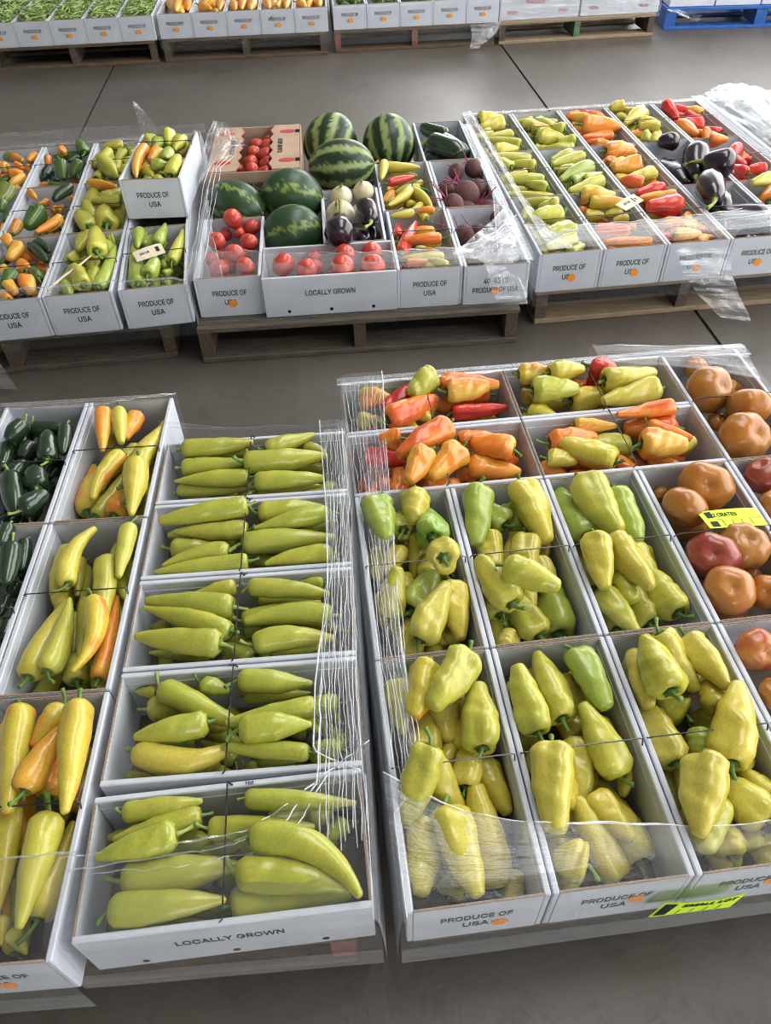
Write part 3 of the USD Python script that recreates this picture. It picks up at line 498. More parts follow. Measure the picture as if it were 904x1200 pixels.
DATA = """
NR00 gyp yo 1 0.063 0.713 0.263 0.034 0.609 0.263 0.0284 -0.0000
NR00 gyp yg 2 0.131 0.718 0.280 0.062 0.618 0.280 0.0331 -0.0000
NR00 gyp y 2 0.048 0.556 0.245 0.111 0.464 0.185 0.0273 -0.0000
NR00 gyp yg 2 0.139 0.562 0.248 0.145 0.682 0.248 0.0319 -0.0000
NR00 gyp yg 2 0.057 0.550 0.291 0.015 0.455 0.231 0.0288 -0.0000
NR00 gyp y 1 0.108 0.518 0.178 0.051 0.524 0.178 0.0257 -0.0000
NR00 gyp y 0 0.139 0.569 0.188 0.176 0.482 0.188 0.0312 -0.0000
NR00 gyp y 2 0.074 0.470 0.247 0.111 0.347 0.243 0.0324 -0.0000
NR00 gyp y 1 0.142 0.386 0.160 0.126 0.521 0.220 0.0356 -0.0000
NR00 gyp y 1 0.045 0.466 0.214 0.032 0.359 0.214 0.0307 -0.0000
NR00 gyp yg 0 0.010 0.697 0.239 0.016 0.607 0.219 0.0234 -0.0000
NR00 gyp y 0 0.120 0.691 0.194 0.109 0.618 0.194 0.0206 -0.0000
NR00 gyp y 0 0.179 0.413 0.147 0.161 0.351 0.147 0.0177 -0.0000
NR00 gyp y 0 0.036 0.393 0.155 0.074 0.477 0.155 0.0244 0.0000
NR00 gyp y -1 0.028 0.462 0.157 0.066 0.542 0.157 0.0268 0.0000
NR00 gyp y 0 0.075 0.375 0.155 0.110 0.450 0.155 0.0246 0.0000
NR00 gyp y 0 0.052 0.573 0.212 0.056 0.655 0.212 0.0283 0.0000
NR00 gyp y 0 0.101 0.380 0.201 0.067 0.455 0.201 0.0246 0.0000
NR00 gyp y 0 0.082 0.676 0.213 0.092 0.593 0.213 0.0272 0.0000
NR00 gyp y 0 0.008 0.634 0.190 0.084 0.684 0.190 0.0239 0.0000
NR00 gyp y 0 0.022 0.527 0.177 0.067 0.594 0.177 0.0271 0.0000
NR00 gyp y 0 0.077 0.560 0.193 0.128 0.633 0.193 0.0235 0.0000
NR00 gyp y 0 0.151 0.646 0.210 0.103 0.583 0.210 0.0280 0.0000
NR00 gyp y 0 0.110 0.515 0.214 0.129 0.594 0.214 0.0251 0.0000
NR01 gyp yg 2 0.232 0.587 0.246 0.213 0.704 0.266 0.0300 -0.0000
NR01 gyp yg 2 0.277 0.613 0.240 0.254 0.742 0.244 0.0329 -0.0000
NR01 gyp g 1 0.318 0.730 0.260 0.348 0.621 0.256 0.0286 -0.0000
NR01 gyp yg 2 0.353 0.524 0.217 0.309 0.634 0.257 0.0314 -0.0000
NR01 gyp y 2 0.246 0.557 0.267 0.229 0.425 0.255 0.0338 -0.0000
NR01 gyp y 1 0.299 0.591 0.215 0.290 0.489 0.199 0.0261 -0.0000
NR01 gyp y 1 0.366 0.411 0.169 0.327 0.543 0.169 0.0374 -0.0000
NR01 gyp y 2 0.325 0.390 0.166 0.275 0.492 0.226 0.0273 -0.0000
NR01 gyp y 1 0.273 0.393 0.221 0.228 0.410 0.221 0.0317 -0.0000
NR01 gyp y 0 0.273 0.495 0.194 0.273 0.448 0.194 0.0139 -0.0000
NR01 gyp y 0 0.373 0.545 0.192 0.358 0.504 0.192 0.0144 -0.0000
NR01 gyp y 0 0.232 0.661 0.154 0.247 0.563 0.154 0.0240 0.0000
NR01 gyp y 0 0.261 0.461 0.159 0.253 0.370 0.159 0.0290 0.0000
NR01 gyp y 0 0.297 0.707 0.212 0.326 0.620 0.212 0.0240 0.0000
NR01 gyp y 0 0.233 0.584 0.195 0.256 0.495 0.195 0.0237 0.0000
NR01 gyp y 0 0.216 0.724 0.179 0.257 0.639 0.179 0.0244 0.0000
NR01 gyp y 0 0.305 0.499 0.213 0.350 0.426 0.213 0.0237 0.0000
NR01 gyp y -1 0.317 0.576 0.171 0.291 0.497 0.171 0.0251 0.0000
NR01 gyp y -1 0.343 0.638 0.195 0.341 0.544 0.195 0.0267 0.0000
NR01 gyp y 0 0.253 0.475 0.218 0.268 0.554 0.218 0.0275 0.0000
NR01 gyp y -1 0.240 0.726 0.202 0.280 0.655 0.202 0.0241 0.0000
NR01 gyp y -1 0.311 0.603 0.192 0.275 0.679 0.192 0.0246 0.0000
NR01 gyp y -1 0.327 0.725 0.199 0.337 0.647 0.199 0.0249 0.0000
NR02 gyp y 1 0.423 0.730 0.248 0.418 0.623 0.248 0.0273 -0.0000
NR02 gyp yg 2 0.446 0.627 0.288 0.431 0.739 0.288 0.0356 -0.0000
NR02 gyp y 1 0.461 0.749 0.280 0.517 0.667 0.220 0.0277 -0.0000
NR02 gyp y 1 0.516 0.753 0.256 0.555 0.650 0.256 0.0290 -0.0000
NR02 gyp yg 0 0.500 0.643 0.188 0.462 0.676 0.188 0.0284 -0.0000
NR02 gyp y 1 0.548 0.630 0.223 0.533 0.683 0.223 0.0279 -0.0000
NR02 gyp y 1 0.443 0.539 0.223 0.419 0.650 0.223 0.0307 -0.0000
NR02 gyp g 0 0.509 0.602 0.202 0.500 0.544 0.202 0.0321 -0.0000
NR02 gyp y 2 0.517 0.523 0.250 0.570 0.657 0.266 0.0363 -0.0000
NR02 gyp y 2 0.476 0.523 0.271 0.425 0.407 0.271 0.0382 -0.0000
NR02 gyp yg 1 0.486 0.483 0.227 0.444 0.402 0.227 0.0270 -0.0000
NR02 gyp y 1 0.552 0.445 0.223 0.508 0.511 0.223 0.0333 -0.0000
NR02 gyp y 1 0.575 0.487 0.218 0.541 0.528 0.218 0.0210 -0.0000
NR02 gyp y 0 0.570 0.536 0.194 0.551 0.555 0.194 0.0219 -0.0000
NR02 gyp y 0 0.547 0.436 0.189 0.511 0.424 0.189 0.0181 -0.0000
NR02 gyp y 0 0.511 0.400 0.154 0.472 0.458 0.154 0.0236 0.0000
NR02 gyp y -1 0.537 0.665 0.156 0.550 0.592 0.156 0.0257 0.0000
NR02 gyp y 0 0.446 0.552 0.159 0.454 0.483 0.159 0.0284 0.0000
NR02 gyp y -1 0.444 0.741 0.155 0.466 0.678 0.155 0.0246 0.0000
NR02 gyp y 0 0.574 0.406 0.157 0.543 0.461 0.157 0.0264 0.0000
NR02 gyp y -1 0.533 0.689 0.196 0.507 0.752 0.196 0.0270 0.0000
NR02 gyp y 0 0.467 0.429 0.179 0.450 0.486 0.179 0.0237 0.0000
NR02 gyp y -1 0.472 0.498 0.198 0.460 0.558 0.198 0.0274 0.0000
NR02 gyp y 0 0.494 0.405 0.196 0.497 0.468 0.196 0.0253 0.0000
NR02 gyp y 0 0.436 0.650 0.191 0.457 0.592 0.191 0.0279 0.0000
NR10 gyp y 2 0.062 1.119 0.275 0.057 1.045 0.255 0.0314 -0.0000
NR10 gyp yg 1 0.035 1.047 0.237 0.023 1.121 0.207 0.0298 -0.0000
NR10 gyp G 2 0.090 1.001 0.261 0.091 1.093 0.241 0.0354 -0.0000
NR10 gyp g 1 -0.020 1.109 0.263 0.001 0.996 0.263 0.0346 -0.0000
NR10 gyp yg 2 0.002 0.842 0.216 0.019 0.920 0.276 0.0249 -0.0000
NR10 gyp y 0 0.072 1.056 0.216 0.054 0.972 0.168 0.0247 -0.0000
NR10 gyp y 2 0.104 0.907 0.309 0.110 0.982 0.259 0.0319 -0.0000
NR10 gyp g 1 0.042 0.861 0.215 0.094 0.951 0.215 0.0334 -0.0000
NR10 gyp y 2 0.052 0.779 0.235 0.110 0.886 0.267 0.0317 -0.0000
NR10 gyp y 1 0.120 0.905 0.241 0.129 0.791 0.213 0.0295 -0.0000
NR10 gyp y 0 -0.005 0.937 0.165 0.004 0.848 0.165 0.0318 -0.0000
NR10 gyp y 0 0.032 0.867 0.176 0.026 0.792 0.176 0.0254 -0.0000
NR10 gyp G 0 0.127 0.964 0.194 0.107 0.987 0.194 0.0182 -0.0000
NR10 gyp y 0 0.126 0.818 0.194 0.100 0.806 0.194 0.0168 -0.0000
NR10 gyp y 0 -0.019 1.032 0.192 -0.015 0.952 0.192 0.0244 -0.0000
NR10 gyp y 0 0.082 0.784 0.157 0.087 0.864 0.157 0.0262 0.0000
NR10 gyp y 0 0.023 0.969 0.187 0.051 0.901 0.187 0.0251 0.0000
NR10 gyp y 0 0.026 1.021 0.212 0.000 0.953 0.212 0.0245 0.0000
NR10 gyp y -1 0.102 0.875 0.185 0.097 0.802 0.185 0.0251 0.0000
NR10 gyp y 0 0.061 0.834 0.201 0.030 0.767 0.201 0.0239 0.0000
NR10 gyp y 0 0.080 0.949 0.195 0.096 1.027 0.195 0.0285 0.0000
NR10 gyp y 0 0.044 0.771 0.160 0.045 0.842 0.160 0.0252 0.0000
NR10 gyp y -1 0.008 1.039 0.207 -0.022 1.102 0.207 0.0261 0.0000
NR10 gyp y -1 0.031 1.002 0.177 0.028 1.075 0.177 0.0269 0.0000
NR10 gyp y -1 0.003 0.893 0.208 0.017 0.961 0.208 0.0240 0.0000
NR11 gyp g 1 0.192 1.127 0.277 0.179 1.003 0.229 0.0334 -0.0000
NR11 gyp g 1 0.245 1.056 0.233 0.200 1.116 0.233 0.0286 -0.0000
NR11 gyp g 0 0.264 1.125 0.219 0.272 1.053 0.219 0.0260 -0.0000
NR11 gyp y 1 0.282 1.136 0.273 0.319 0.998 0.241 0.0365 -0.0000
NR11 gyp yg 2 0.226 0.837 0.254 0.176 0.953 0.254 0.0333 -0.0000
NR11 gyp y 1 0.278 1.018 0.235 0.264 0.904 0.235 0.0297 -0.0000
NR11 gyp yg 1 0.212 0.846 0.211 0.189 0.955 0.211 0.0327 -0.0000
NR11 gyp y 0 0.323 1.045 0.194 0.316 0.988 0.194 0.0185 -0.0000
NR11 gyp yg 2 0.217 0.902 0.288 0.311 0.850 0.288 0.0321 -0.0000
NR11 gyp yg 2 0.277 0.804 0.198 0.225 0.916 0.198 0.0331 -0.0000
NR11 gyp y 0 0.206 0.880 0.163 0.220 0.765 0.163 0.0344 -0.0000
NR11 gyp g 1 0.317 0.818 0.180 0.321 0.960 0.180 0.0403 -0.0000
NR11 gyp y 0 0.219 0.816 0.196 0.211 0.776 0.196 0.0241 -0.0000
NR11 gyp y -1 0.282 1.058 0.191 0.236 0.974 0.191 0.0283 0.0000
NR11 gyp y 0 0.206 1.042 0.217 0.216 0.956 0.217 0.0285 0.0000
NR11 gyp y 0 0.256 0.955 0.202 0.275 0.869 0.202 0.0267 0.0000
NR11 gyp y 0 0.297 0.977 0.207 0.318 0.888 0.207 0.0306 0.0000
NR12 gyp g 1 0.407 1.022 0.224 0.372 1.161 0.224 0.0357 -0.0000
NR12 gyp yg 1 0.414 1.146 0.268 0.454 0.997 0.260 0.0392 -0.0000
NR12 gyp g 1 0.484 1.130 0.240 0.495 0.987 0.240 0.0377 -0.0000
NR12 gyp y 2 0.400 0.976 0.284 0.398 0.861 0.260 0.0294 -0.0000
NR12 gyp y 2 0.440 0.980 0.269 0.483 0.857 0.261 0.0326 -0.0000
NR12 gyp yg 1 0.475 0.990 0.230 0.527 0.880 0.194 0.0319 -0.0000
NR12 gyp yg 1 0.489 0.830 0.188 0.436 0.953 0.188 0.0382 -0.0000
NR12 gyp yg 2 0.535 0.831 0.218 0.508 0.929 0.218 0.0344 -0.0000
NR12 gyp yg 0 0.433 0.840 0.160 0.412 0.922 0.160 0.0308 -0.0000
NR12 gyp y 0 0.516 1.012 0.202 0.546 0.961 0.142 0.0195 -0.0000
NR12 gyp yg 0 0.421 1.063 0.162 0.428 0.940 0.162 0.0312 0.0000
NR12 gyp yg 0 0.408 0.907 0.207 0.422 1.020 0.207 0.0288 0.0000
NR12 gyp yg 0 0.402 0.891 0.216 0.453 0.792 0.216 0.0271 0.0000
NR12 gyp yg 0 0.457 0.950 0.224 0.451 0.854 0.224 0.0333 0.0000
NR20 gyp R 2 0.151 1.333 0.274 0.029 1.236 0.274 0.0317 -0.0000
NR20 gyp o 1 0.040 1.310 0.260 -0.011 1.308 0.260 0.0263 -0.0000
NR20 gyp r 1 -0.041 1.292 0.224 0.061 1.275 0.224 0.0256 -0.0000
NR20 gyp yo 2 0.091 1.237 0.282 0.048 1.142 0.282 0.0291 -0.0000
NR20 gyp O 2 0.169 1.257 0.266 0.096 1.172 0.266 0.0325 -0.0000
NR20 gyp o 1 0.169 1.307 0.252 0.256 1.315 0.252 0.0211 -0.0000
NR20 gyp o 2 0.287 1.253 0.261 0.195 1.290 0.261 0.0299 -0.0000
NR20 gyp O 1 0.189 1.250 0.222 0.303 1.224 0.222 0.0285 -0.0000
NR20 gyp R 0 0.016 1.272 0.194 0.134 1.234 0.194 0.0205 -0.0000
NR20 gyp R 0 -0.010 1.237 0.194 0.030 1.221 0.194 0.0169 -0.0000
NR20 gyp R 0 0.258 1.289 0.194 0.310 1.295 0.194 0.0208 -0.0000
NR20 gyp R 0 0.187 1.257 0.156 0.197 1.341 0.156 0.0256 0.0000
NR20 gyp R -1 0.225 1.197 0.156 0.276 1.264 0.156 0.0258 0.0000
NR20 gyp R 0 0.163 1.181 0.152 0.220 1.236 0.152 0.0212 0.0000
NR20 gyp R 0 -0.000 1.309 0.156 -0.060 1.257 0.156 0.0254 0.0000
NR20 gyp R 0 0.117 1.183 0.154 0.147 1.251 0.154 0.0236 0.0000
NR20 gyp R 0 0.088 1.190 0.201 0.166 1.224 0.201 0.0237 0.0000
NR20 gyp R 0 0.039 1.243 0.214 0.022 1.164 0.214 0.0242 0.0000
NR20 gyp R 0 0.260 1.196 0.190 0.301 1.270 0.190 0.0209 0.0000
NR20 gyp R -1 0.246 1.330 0.202 0.196 1.278 0.202 0.0248 0.0000
NR20 gyp R -1 -0.034 1.198 0.169 -0.007 1.266 0.169 0.0222 0.0000
NR20 gyp R -1 0.015 1.174 0.181 0.042 1.248 0.181 0.0216 0.0000
NR21 gyp yo 1 -0.055 1.505 0.225 0.029 1.501 0.225 0.0298 -0.0000
NR21 gyp r 1 0.082 1.513 0.234 -0.002 1.456 0.234 0.0260 -0.0000
NR21 gyp R 2 0.010 1.394 0.245 0.127 1.473 0.245 0.0330 -0.0000
NR21 gyp yg 1 0.124 1.525 0.275 0.069 1.454 0.275 0.0325 -0.0000
NR21 gyp o 1 0.145 1.530 0.251 0.289 1.510 0.251 0.0246 -0.0000
NR21 gyp o 2 0.155 1.474 0.261 0.261 1.493 0.261 0.0310 -0.0000
NR21 gyp R 0 0.267 1.538 0.203 0.190 1.513 0.203 0.0267 -0.0000
NR21 gyp r 1 0.167 1.442 0.224 0.303 1.453 0.224 0.0219 -0.0000
NR21 gyp R 0 0.120 1.524 0.194 0.200 1.486 0.194 0.0226 -0.0000
NR21 gyp yo 1 0.115 1.431 0.224 0.087 1.425 0.224 0.0163 -0.0000
NR21 gyp yo 0 -0.060 1.462 0.194 0.001 1.453 0.194 0.0222 -0.0000
NR21 gyp yo 0 -0.013 1.492 0.153 -0.071 1.443 0.153 0.0229 0.0000
NR21 gyp yo -1 0.276 1.480 0.153 0.206 1.440 0.153 0.0221 0.0000
NR21 gyp yo 0 -0.064 1.402 0.153 -0.006 1.456 0.153 0.0223 0.0000
NR21 gyp yo -1 0.083 1.448 0.210 0.139 1.499 0.210 0.0224 0.0000
NR21 gyp yo 0 0.214 1.431 0.182 0.279 1.468 0.182 0.0237 0.0000
NR21 gyp yo 0 0.084 1.408 0.205 0.022 1.380 0.205 0.0231 0.0000
NR22 gyp o 2 0.376 1.308 0.230 0.493 1.327 0.230 0.0335 -0.0000
NR22 gyp O 1 0.442 1.356 0.240 0.542 1.353 0.240 0.0192 -0.0000
NR22 gyp R 1 0.673 1.376 0.270 0.534 1.355 0.270 0.0201 -0.0000
NR22 gyp R 1 0.679 1.357 0.228 0.559 1.355 0.228 0.0361 -0.0000
NR22 gyp yg 2 0.568 1.309 0.209 0.439 1.326 0.209 0.0324 -0.0000
NR22 gyp R 2 0.604 1.331 0.256 0.688 1.278 0.256 0.0201 -0.0000
NR22 gyp O 2 0.571 1.272 0.252 0.674 1.262 0.252 0.0370 -0.0000
NR22 gyp yo 2 0.509 1.228 0.239 0.396 1.304 0.239 0.0336 -0.0000
NR22 gyp yo 1 0.367 1.265 0.224 0.434 1.256 0.224 0.0235 -0.0000
NR22 gyp yg 1 0.704 1.311 0.224 0.647 1.268 0.224 0.0220 -0.0000
NR22 gyp o 0 0.543 1.309 0.173 0.584 1.307 0.173 0.0186 -0.0000
NR22 gyp R 0 0.582 1.224 0.152 0.512 1.283 0.152 0.0216 0.0000
NR22 gyp R 0 0.573 1.340 0.149 0.630 1.272 0.149 0.0189 0.0000
NR22 gyp R -1 0.678 1.276 0.150 0.629 1.350 0.150 0.0192 0.0000
NR22 gyp R 0 0.645 1.230 0.149 0.574 1.281 0.149 0.0188 0.0000
NR22 gyp R -1 0.428 1.244 0.153 0.384 1.324 0.153 0.0222 0.0000
NR22 gyp R 0 0.361 1.273 0.152 0.403 1.202 0.152 0.0220 0.0000
NR22 gyp R 0 0.716 1.233 0.153 0.640 1.263 0.153 0.0223 0.0000
NR22 gyp R -1 0.617 1.328 0.188 0.692 1.283 0.188 0.0223 0.0000
NR22 gyp R 0 0.600 1.276 0.202 0.671 1.248 0.202 0.0198 0.0000
NR22 gyp R 0 0.517 1.267 0.209 0.579 1.213 0.209 0.0188 0.0000
NR22 gyp R -1 0.463 1.269 0.186 0.395 1.323 0.186 0.0190 0.0000
NR22 gyp R -1 0.492 1.216 0.197 0.414 1.243 0.197 0.0213 0.0000
NR22 gyp R 0 0.358 1.280 0.188 0.422 1.229 0.188 0.0197 0.0000
NR23 gyp r 1 0.521 1.559 0.262 0.586 1.523 0.262 0.0315 -0.0000
NR23 gyp y 2 0.533 1.483 0.271 0.668 1.510 0.271 0.0346 -0.0000
NR23 gyp yo 1 0.602 1.542 0.221 0.698 1.591 0.221 0.0244 -0.0000
NR23 gyp y 2 0.664 1.470 0.256 0.517 1.422 0.256 0.0312 -0.0000
NR23 gyp y 2 0.407 1.516 0.276 0.498 1.532 0.276 0.0299 -0.0000
NR23 gyp yo 1 0.339 1.540 0.256 0.431 1.546 0.256 0.0288 -0.0000
NR23 gyp yg 2 0.361 1.468 0.260 0.475 1.472 0.260 0.0352 -0.0000
NR23 gyp yo 2 0.457 1.465 0.227 0.592 1.496 0.227 0.0312 -0.0000
NR23 gyp o 0 0.484 1.565 0.197 0.555 1.554 0.197 0.0188 -0.0000
NR23 gyp yo 0 0.405 1.501 0.194 0.465 1.504 0.194 0.0181 -0.0000
NR23 gyp r 0 0.526 1.560 0.222 0.551 1.511 0.222 0.0191 -0.0000
NR23 gyp yo 0 0.425 1.462 0.160 0.500 1.499 0.160 0.0294 0.0000
NR23 gyp yo -1 0.626 1.485 0.155 0.539 1.481 0.155 0.0242 0.0000
NR23 gyp yo 0 0.342 1.470 0.157 0.408 1.519 0.157 0.0265 0.0000
NR23 gyp yo 0 0.526 1.451 0.157 0.603 1.440 0.157 0.0267 0.0000
NR23 gyp yo 0 0.360 1.425 0.159 0.432 1.433 0.159 0.0288 0.0000
NR23 gyp yo -1 0.608 1.438 0.203 0.668 1.479 0.203 0.0285 0.0000
NR23 gyp yo -1 0.349 1.512 0.213 0.422 1.532 0.213 0.0250 0.0000
NR23 gyp yo 0 0.473 1.416 0.194 0.529 1.469 0.194 0.0253 0.0000
NR23 gyp yo 0 0.355 1.450 0.216 0.419 1.416 0.216 0.0278 0.0000
NR23 gyp yo 0 0.595 1.502 0.197 0.530 1.457 0.197 0.0241 0.0000
NR24 tom to 2 0.789 1.468 0.248 0.0589
NR24 tom to 2 0.860 1.398 0.248 0.0514
NR24 tom to 2 0.811 1.290 0.248 0.0592
NR24 tom to 0 0.807 1.410 0.194 0.0257
NR24 tom to 0 0.803 1.582 0.223 0.0347
NR24 tom to 0 0.876 1.521 0.194 0.0336
NR24 tom to 0 0.789 1.541 0.168 0.0376
NR13 tom to 2 0.673 1.133 0.248 0.0566
NR13 tom to 2 0.611 1.071 0.252 0.0485
NR13 tom tn 0 0.645 1.080 0.191 0.0398
NR13 tom tr 2 0.624 0.941 0.249 0.0500
NR13 tom tn 2 0.697 0.973 0.239 0.0514
NR13 tom ty 2 0.630 0.859 0.248 0.0478
NR13 tom to 1 0.710 0.870 0.224 0.0348
NR13 tom tn 0 0.715 0.938 0.194 0.0233
NR13 tom to 0 0.601 1.169 0.194 0.0194
NR13 tom to 0 0.642 0.962 0.170 0.0390
NR13 tom to 0 0.655 0.882 0.172 0.0416
NR03 tom ty 2 0.634 0.727 0.249 0.0394
NR03 tom to 2 0.634 0.642 0.248 0.0308
NR03 tom tr 1 0.686 0.713 0.224 0.0360
NR14 tom tr 2 0.808 1.161 0.248 0.0456
NR14 tom to 2 0.797 1.083 0.248 0.0280
NR14 tom tr -1 0.890 1.106 0.164 0.0330
NR14 tom tr 0 0.824 1.098 0.163 0.0329
NLA20 long O 1 -0.666 1.455 0.255 -0.632 1.303 0.255 0.0206 -0.0000
NLA20 long y 1 -0.630 1.454 0.253 -0.596 1.330 0.253 0.0194 -0.0000
NLA20 long y 2 -0.556 1.222 0.237 -0.521 1.404 0.237 0.0268 0.0051
NLA20 long y 1 -0.539 1.334 0.206 -0.526 1.491 0.206 0.0208 -0.0000
NLA20 long O 0 -0.590 1.458 0.237 -0.599 1.366 0.237 0.0209 -0.0000
NLA20 long yo 2 -0.590 1.307 0.243 -0.621 1.161 0.243 0.0209 -0.0150
NLA20 long yg 1 -0.626 1.151 0.201 -0.584 1.310 0.201 0.0210 -0.0049
NLA20 long yo 1 -0.651 1.170 0.193 -0.675 1.329 0.193 0.0290 -0.0000
NLA20 long O 1 -0.583 1.143 0.208 -0.564 1.259 0.208 0.0269 -0.0000
NLA20 long y 2 -0.537 1.245 0.273 -0.515 1.080 0.273 0.0269 -0.0000
NLA20 long yg 1 -0.546 1.151 0.236 -0.535 1.241 0.206 0.0218 -0.0000
NLA20 long y 0 -0.659 1.452 0.196 -0.650 1.385 0.196 0.0169 -0.0000
NLA20 long y -1 -0.575 1.127 0.151 -0.612 1.254 0.151 0.0200 0.0000
NLA20 long y 0 -0.534 1.356 0.151 -0.563 1.245 0.151 0.0200 0.0000
NLA20 long y -1 -0.638 1.350 0.149 -0.672 1.229 0.149 0.0181 0.0000
NLA20 long y 0 -0.673 1.217 0.147 -0.632 1.114 0.147 0.0170 0.0000
NLA20 long y 0 -0.528 1.225 0.147 -0.553 1.106 0.147 0.0168 0.0000
NLA20 long y 0 -0.580 1.374 0.207 -0.621 1.267 0.207 0.0192 0.0000
NLA20 long y 0 -0.543 1.271 0.173 -0.552 1.162 0.173 0.0200 0.0000
NLA20 long y -1 -0.650 1.397 0.176 -0.664 1.289 0.176 0.0176 0.0000
NLA20 long y -1 -0.627 1.378 0.194 -0.626 1.265 0.194 0.0186 0.0000
NLA10 long y 1 -0.642 1.042 0.221 -0.616 0.875 0.221 0.0244 -0.0137
NLA10 long y 2 -0.604 0.915 0.261 -0.585 1.061 0.261 0.0210 0.0211
NLA10 long yg 2 -0.551 0.992 0.244 -0.524 0.824 0.244 0.0241 -0.0000
NLA10 long yg 1 -0.539 1.053 0.214 -0.498 0.904 0.214 0.0206 -0.0171
NLA10 long yg 1 -0.519 1.065 0.260 -0.511 0.929 0.260 0.0187 -0.0000
NLA10 long y 2 -0.633 0.731 0.232 -0.612 0.901 0.232 0.0257 -0.0000
NLA10 long yg 2 -0.592 0.730 0.249 -0.597 0.891 0.249 0.0221 -0.0064
NLA10 long yo 2 -0.544 0.870 0.271 -0.540 0.714 0.271 0.0212 0.0239
NLA10 long O 1 -0.511 0.728 0.224 -0.521 0.913 0.224 0.0184 -0.0046
NLA10 long yg 0 -0.562 0.743 0.194 -0.578 0.803 0.194 0.0241 -0.0000
NLA10 long y 0 -0.635 1.040 0.192 -0.614 0.940 0.192 0.0155 -0.0000
NLA10 long yg 0 -0.602 0.895 0.194 -0.584 0.806 0.194 0.0158 -0.0000
NLA10 long yg 0 -0.546 1.064 0.148 -0.522 0.922 0.148 0.0171 0.0000
NLA10 long yg -1 -0.609 0.854 0.149 -0.547 0.725 0.149 0.0183 0.0000
NLA10 long yg 0 -0.509 0.772 0.151 -0.577 0.899 0.151 0.0204 0.0000
NLA10 long yg 0 -0.642 0.708 0.151 -0.620 0.846 0.151 0.0208 0.0000
NLA10 long yg -1 -0.560 0.979 0.150 -0.517 0.843 0.150 0.0191 0.0000
NLA10 long yg -1 -0.637 0.896 0.179 -0.652 1.030 0.179 0.0190 0.0000
NLA10 long yg 0 -0.514 0.866 0.186 -0.539 0.993 0.186 0.0170 0.0000
NLA10 long yg 0 -0.580 0.918 0.208 -0.564 0.781 0.208 0.0187 0.0000
NLA10 long yg 0 -0.642 1.047 0.158 -0.618 0.930 0.158 0.0212 0.0000
NLA10 long yg 0 -0.500 0.720 0.179 -0.578 0.821 0.179 0.0201 0.0000
NLA00 long yo 2 -0.613 0.658 0.256 -0.577 0.480 0.256 0.0254 -0.0000
NLA00 long yo 1 -0.542 0.658 0.257 -0.573 0.586 0.257 0.0212 -0.0000
NLA00 long O 2 -0.559 0.510 0.265 -0.516 0.628 0.265 0.0232 0.0079
NLA00 long yo 2 -0.505 0.647 0.285 -0.479 0.465 0.285 0.0259 -0.0000
NLA00 long yo 1 -0.542 0.520 0.222 -0.538 0.609 0.222 0.0266 -0.0000
NLA00 long yo 1 -0.590 0.503 0.224 -0.562 0.357 0.224 0.0210 -0.0000
NLA00 long yg 2 -0.521 0.483 0.244 -0.516 0.325 0.244 0.0268 -0.0000
NLA00 long y 1 -0.508 0.347 0.211 -0.493 0.485 0.211 0.0259 -0.0000
NLA00 long O 0 -0.525 0.532 0.194 -0.514 0.492 0.194 0.0113 -0.0000
NLA00 long y 0 -0.569 0.359 0.191 -0.558 0.321 0.191 0.0113 -0.0000
NLA00 long yo 1 -0.650 0.644 0.224 -0.620 0.542 0.224 0.0155 -0.0000
NLA00 long yg 0 -0.546 0.338 0.199 -0.516 0.307 0.199 0.0134 -0.0000
NLA00 long yo 0 -0.520 0.463 0.151 -0.498 0.357 0.151 0.0204 0.0000
NLA00 long yo 0 -0.536 0.640 0.152 -0.548 0.539 0.152 0.0215 0.0000
NLA00 long yo 0 -0.552 0.322 0.150 -0.584 0.424 0.150 0.0199 0.0000
NLA00 long yo 0 -0.605 0.305 0.150 -0.589 0.399 0.150 0.0194 0.0000
NLA00 long yo 0 -0.528 0.523 0.149 -0.512 0.614 0.149 0.0181 0.0000
NLA00 long yo 0 -0.613 0.448 0.178 -0.571 0.356 0.178 0.0188 0.0000
NLA00 long yo 0 -0.621 0.452 0.205 -0.625 0.546 0.205 0.0209 0.0000
NLA00 long yo 0 -0.596 0.539 0.192 -0.571 0.449 0.192 0.0210 0.0000
NLA21 jal D 1 -0.839 1.408 0.260 -0.862 1.352 0.260 0.0217 -0.0000
NLA21 jal D 1 -0.834 1.419 0.234 -0.751 1.416 0.234 0.0203 -0.0000
NLA21 jal D 2 -0.754 1.288 0.248 -0.782 1.388 0.248 0.0239 -0.0000
NLA21 jal D 1 -0.877 1.372 0.228 -0.862 1.283 0.228 0.0177 -0.0000
NLA21 jal D 1 -0.821 1.372 0.228 -0.829 1.320 0.228 0.0195 -0.0000
NLA21 jal D 1 -0.746 1.409 0.246 -0.725 1.309 0.246 0.0181 -0.0000
NLA21 jal D 1 -0.839 1.259 0.225 -0.816 1.315 0.225 0.0205 -0.0000
NLA21 jal D 2 -0.756 1.204 0.242 -0.777 1.274 0.242 0.0260 -0.0000
NLA21 jal D 2 -0.825 1.245 0.245 -0.772 1.121 0.245 0.0251 -0.0000
NLA21 jal D 2 -0.757 1.120 0.259 -0.718 1.174 0.259 0.0222 -0.0000
NLA21 jal D 0 -0.755 1.342 0.194 -0.769 1.284 0.194 0.0194 -0.0000
NLA21 jal D 0 -0.880 1.420 0.190 -0.868 1.364 0.190 0.0200 -0.0000
NLA21 jal D 0 -0.808 1.358 0.194 -0.822 1.323 0.194 0.0196 -0.0000
NLA21 jal D 0 -0.876 1.266 0.194 -0.831 1.183 0.194 0.0187 -0.0000
NLA21 jal D 0 -0.736 1.275 0.194 -0.757 1.260 0.194 0.0159 -0.0000
NLA21 jal D 0 -0.850 1.446 0.215 -0.859 1.377 0.215 0.0207 -0.0000
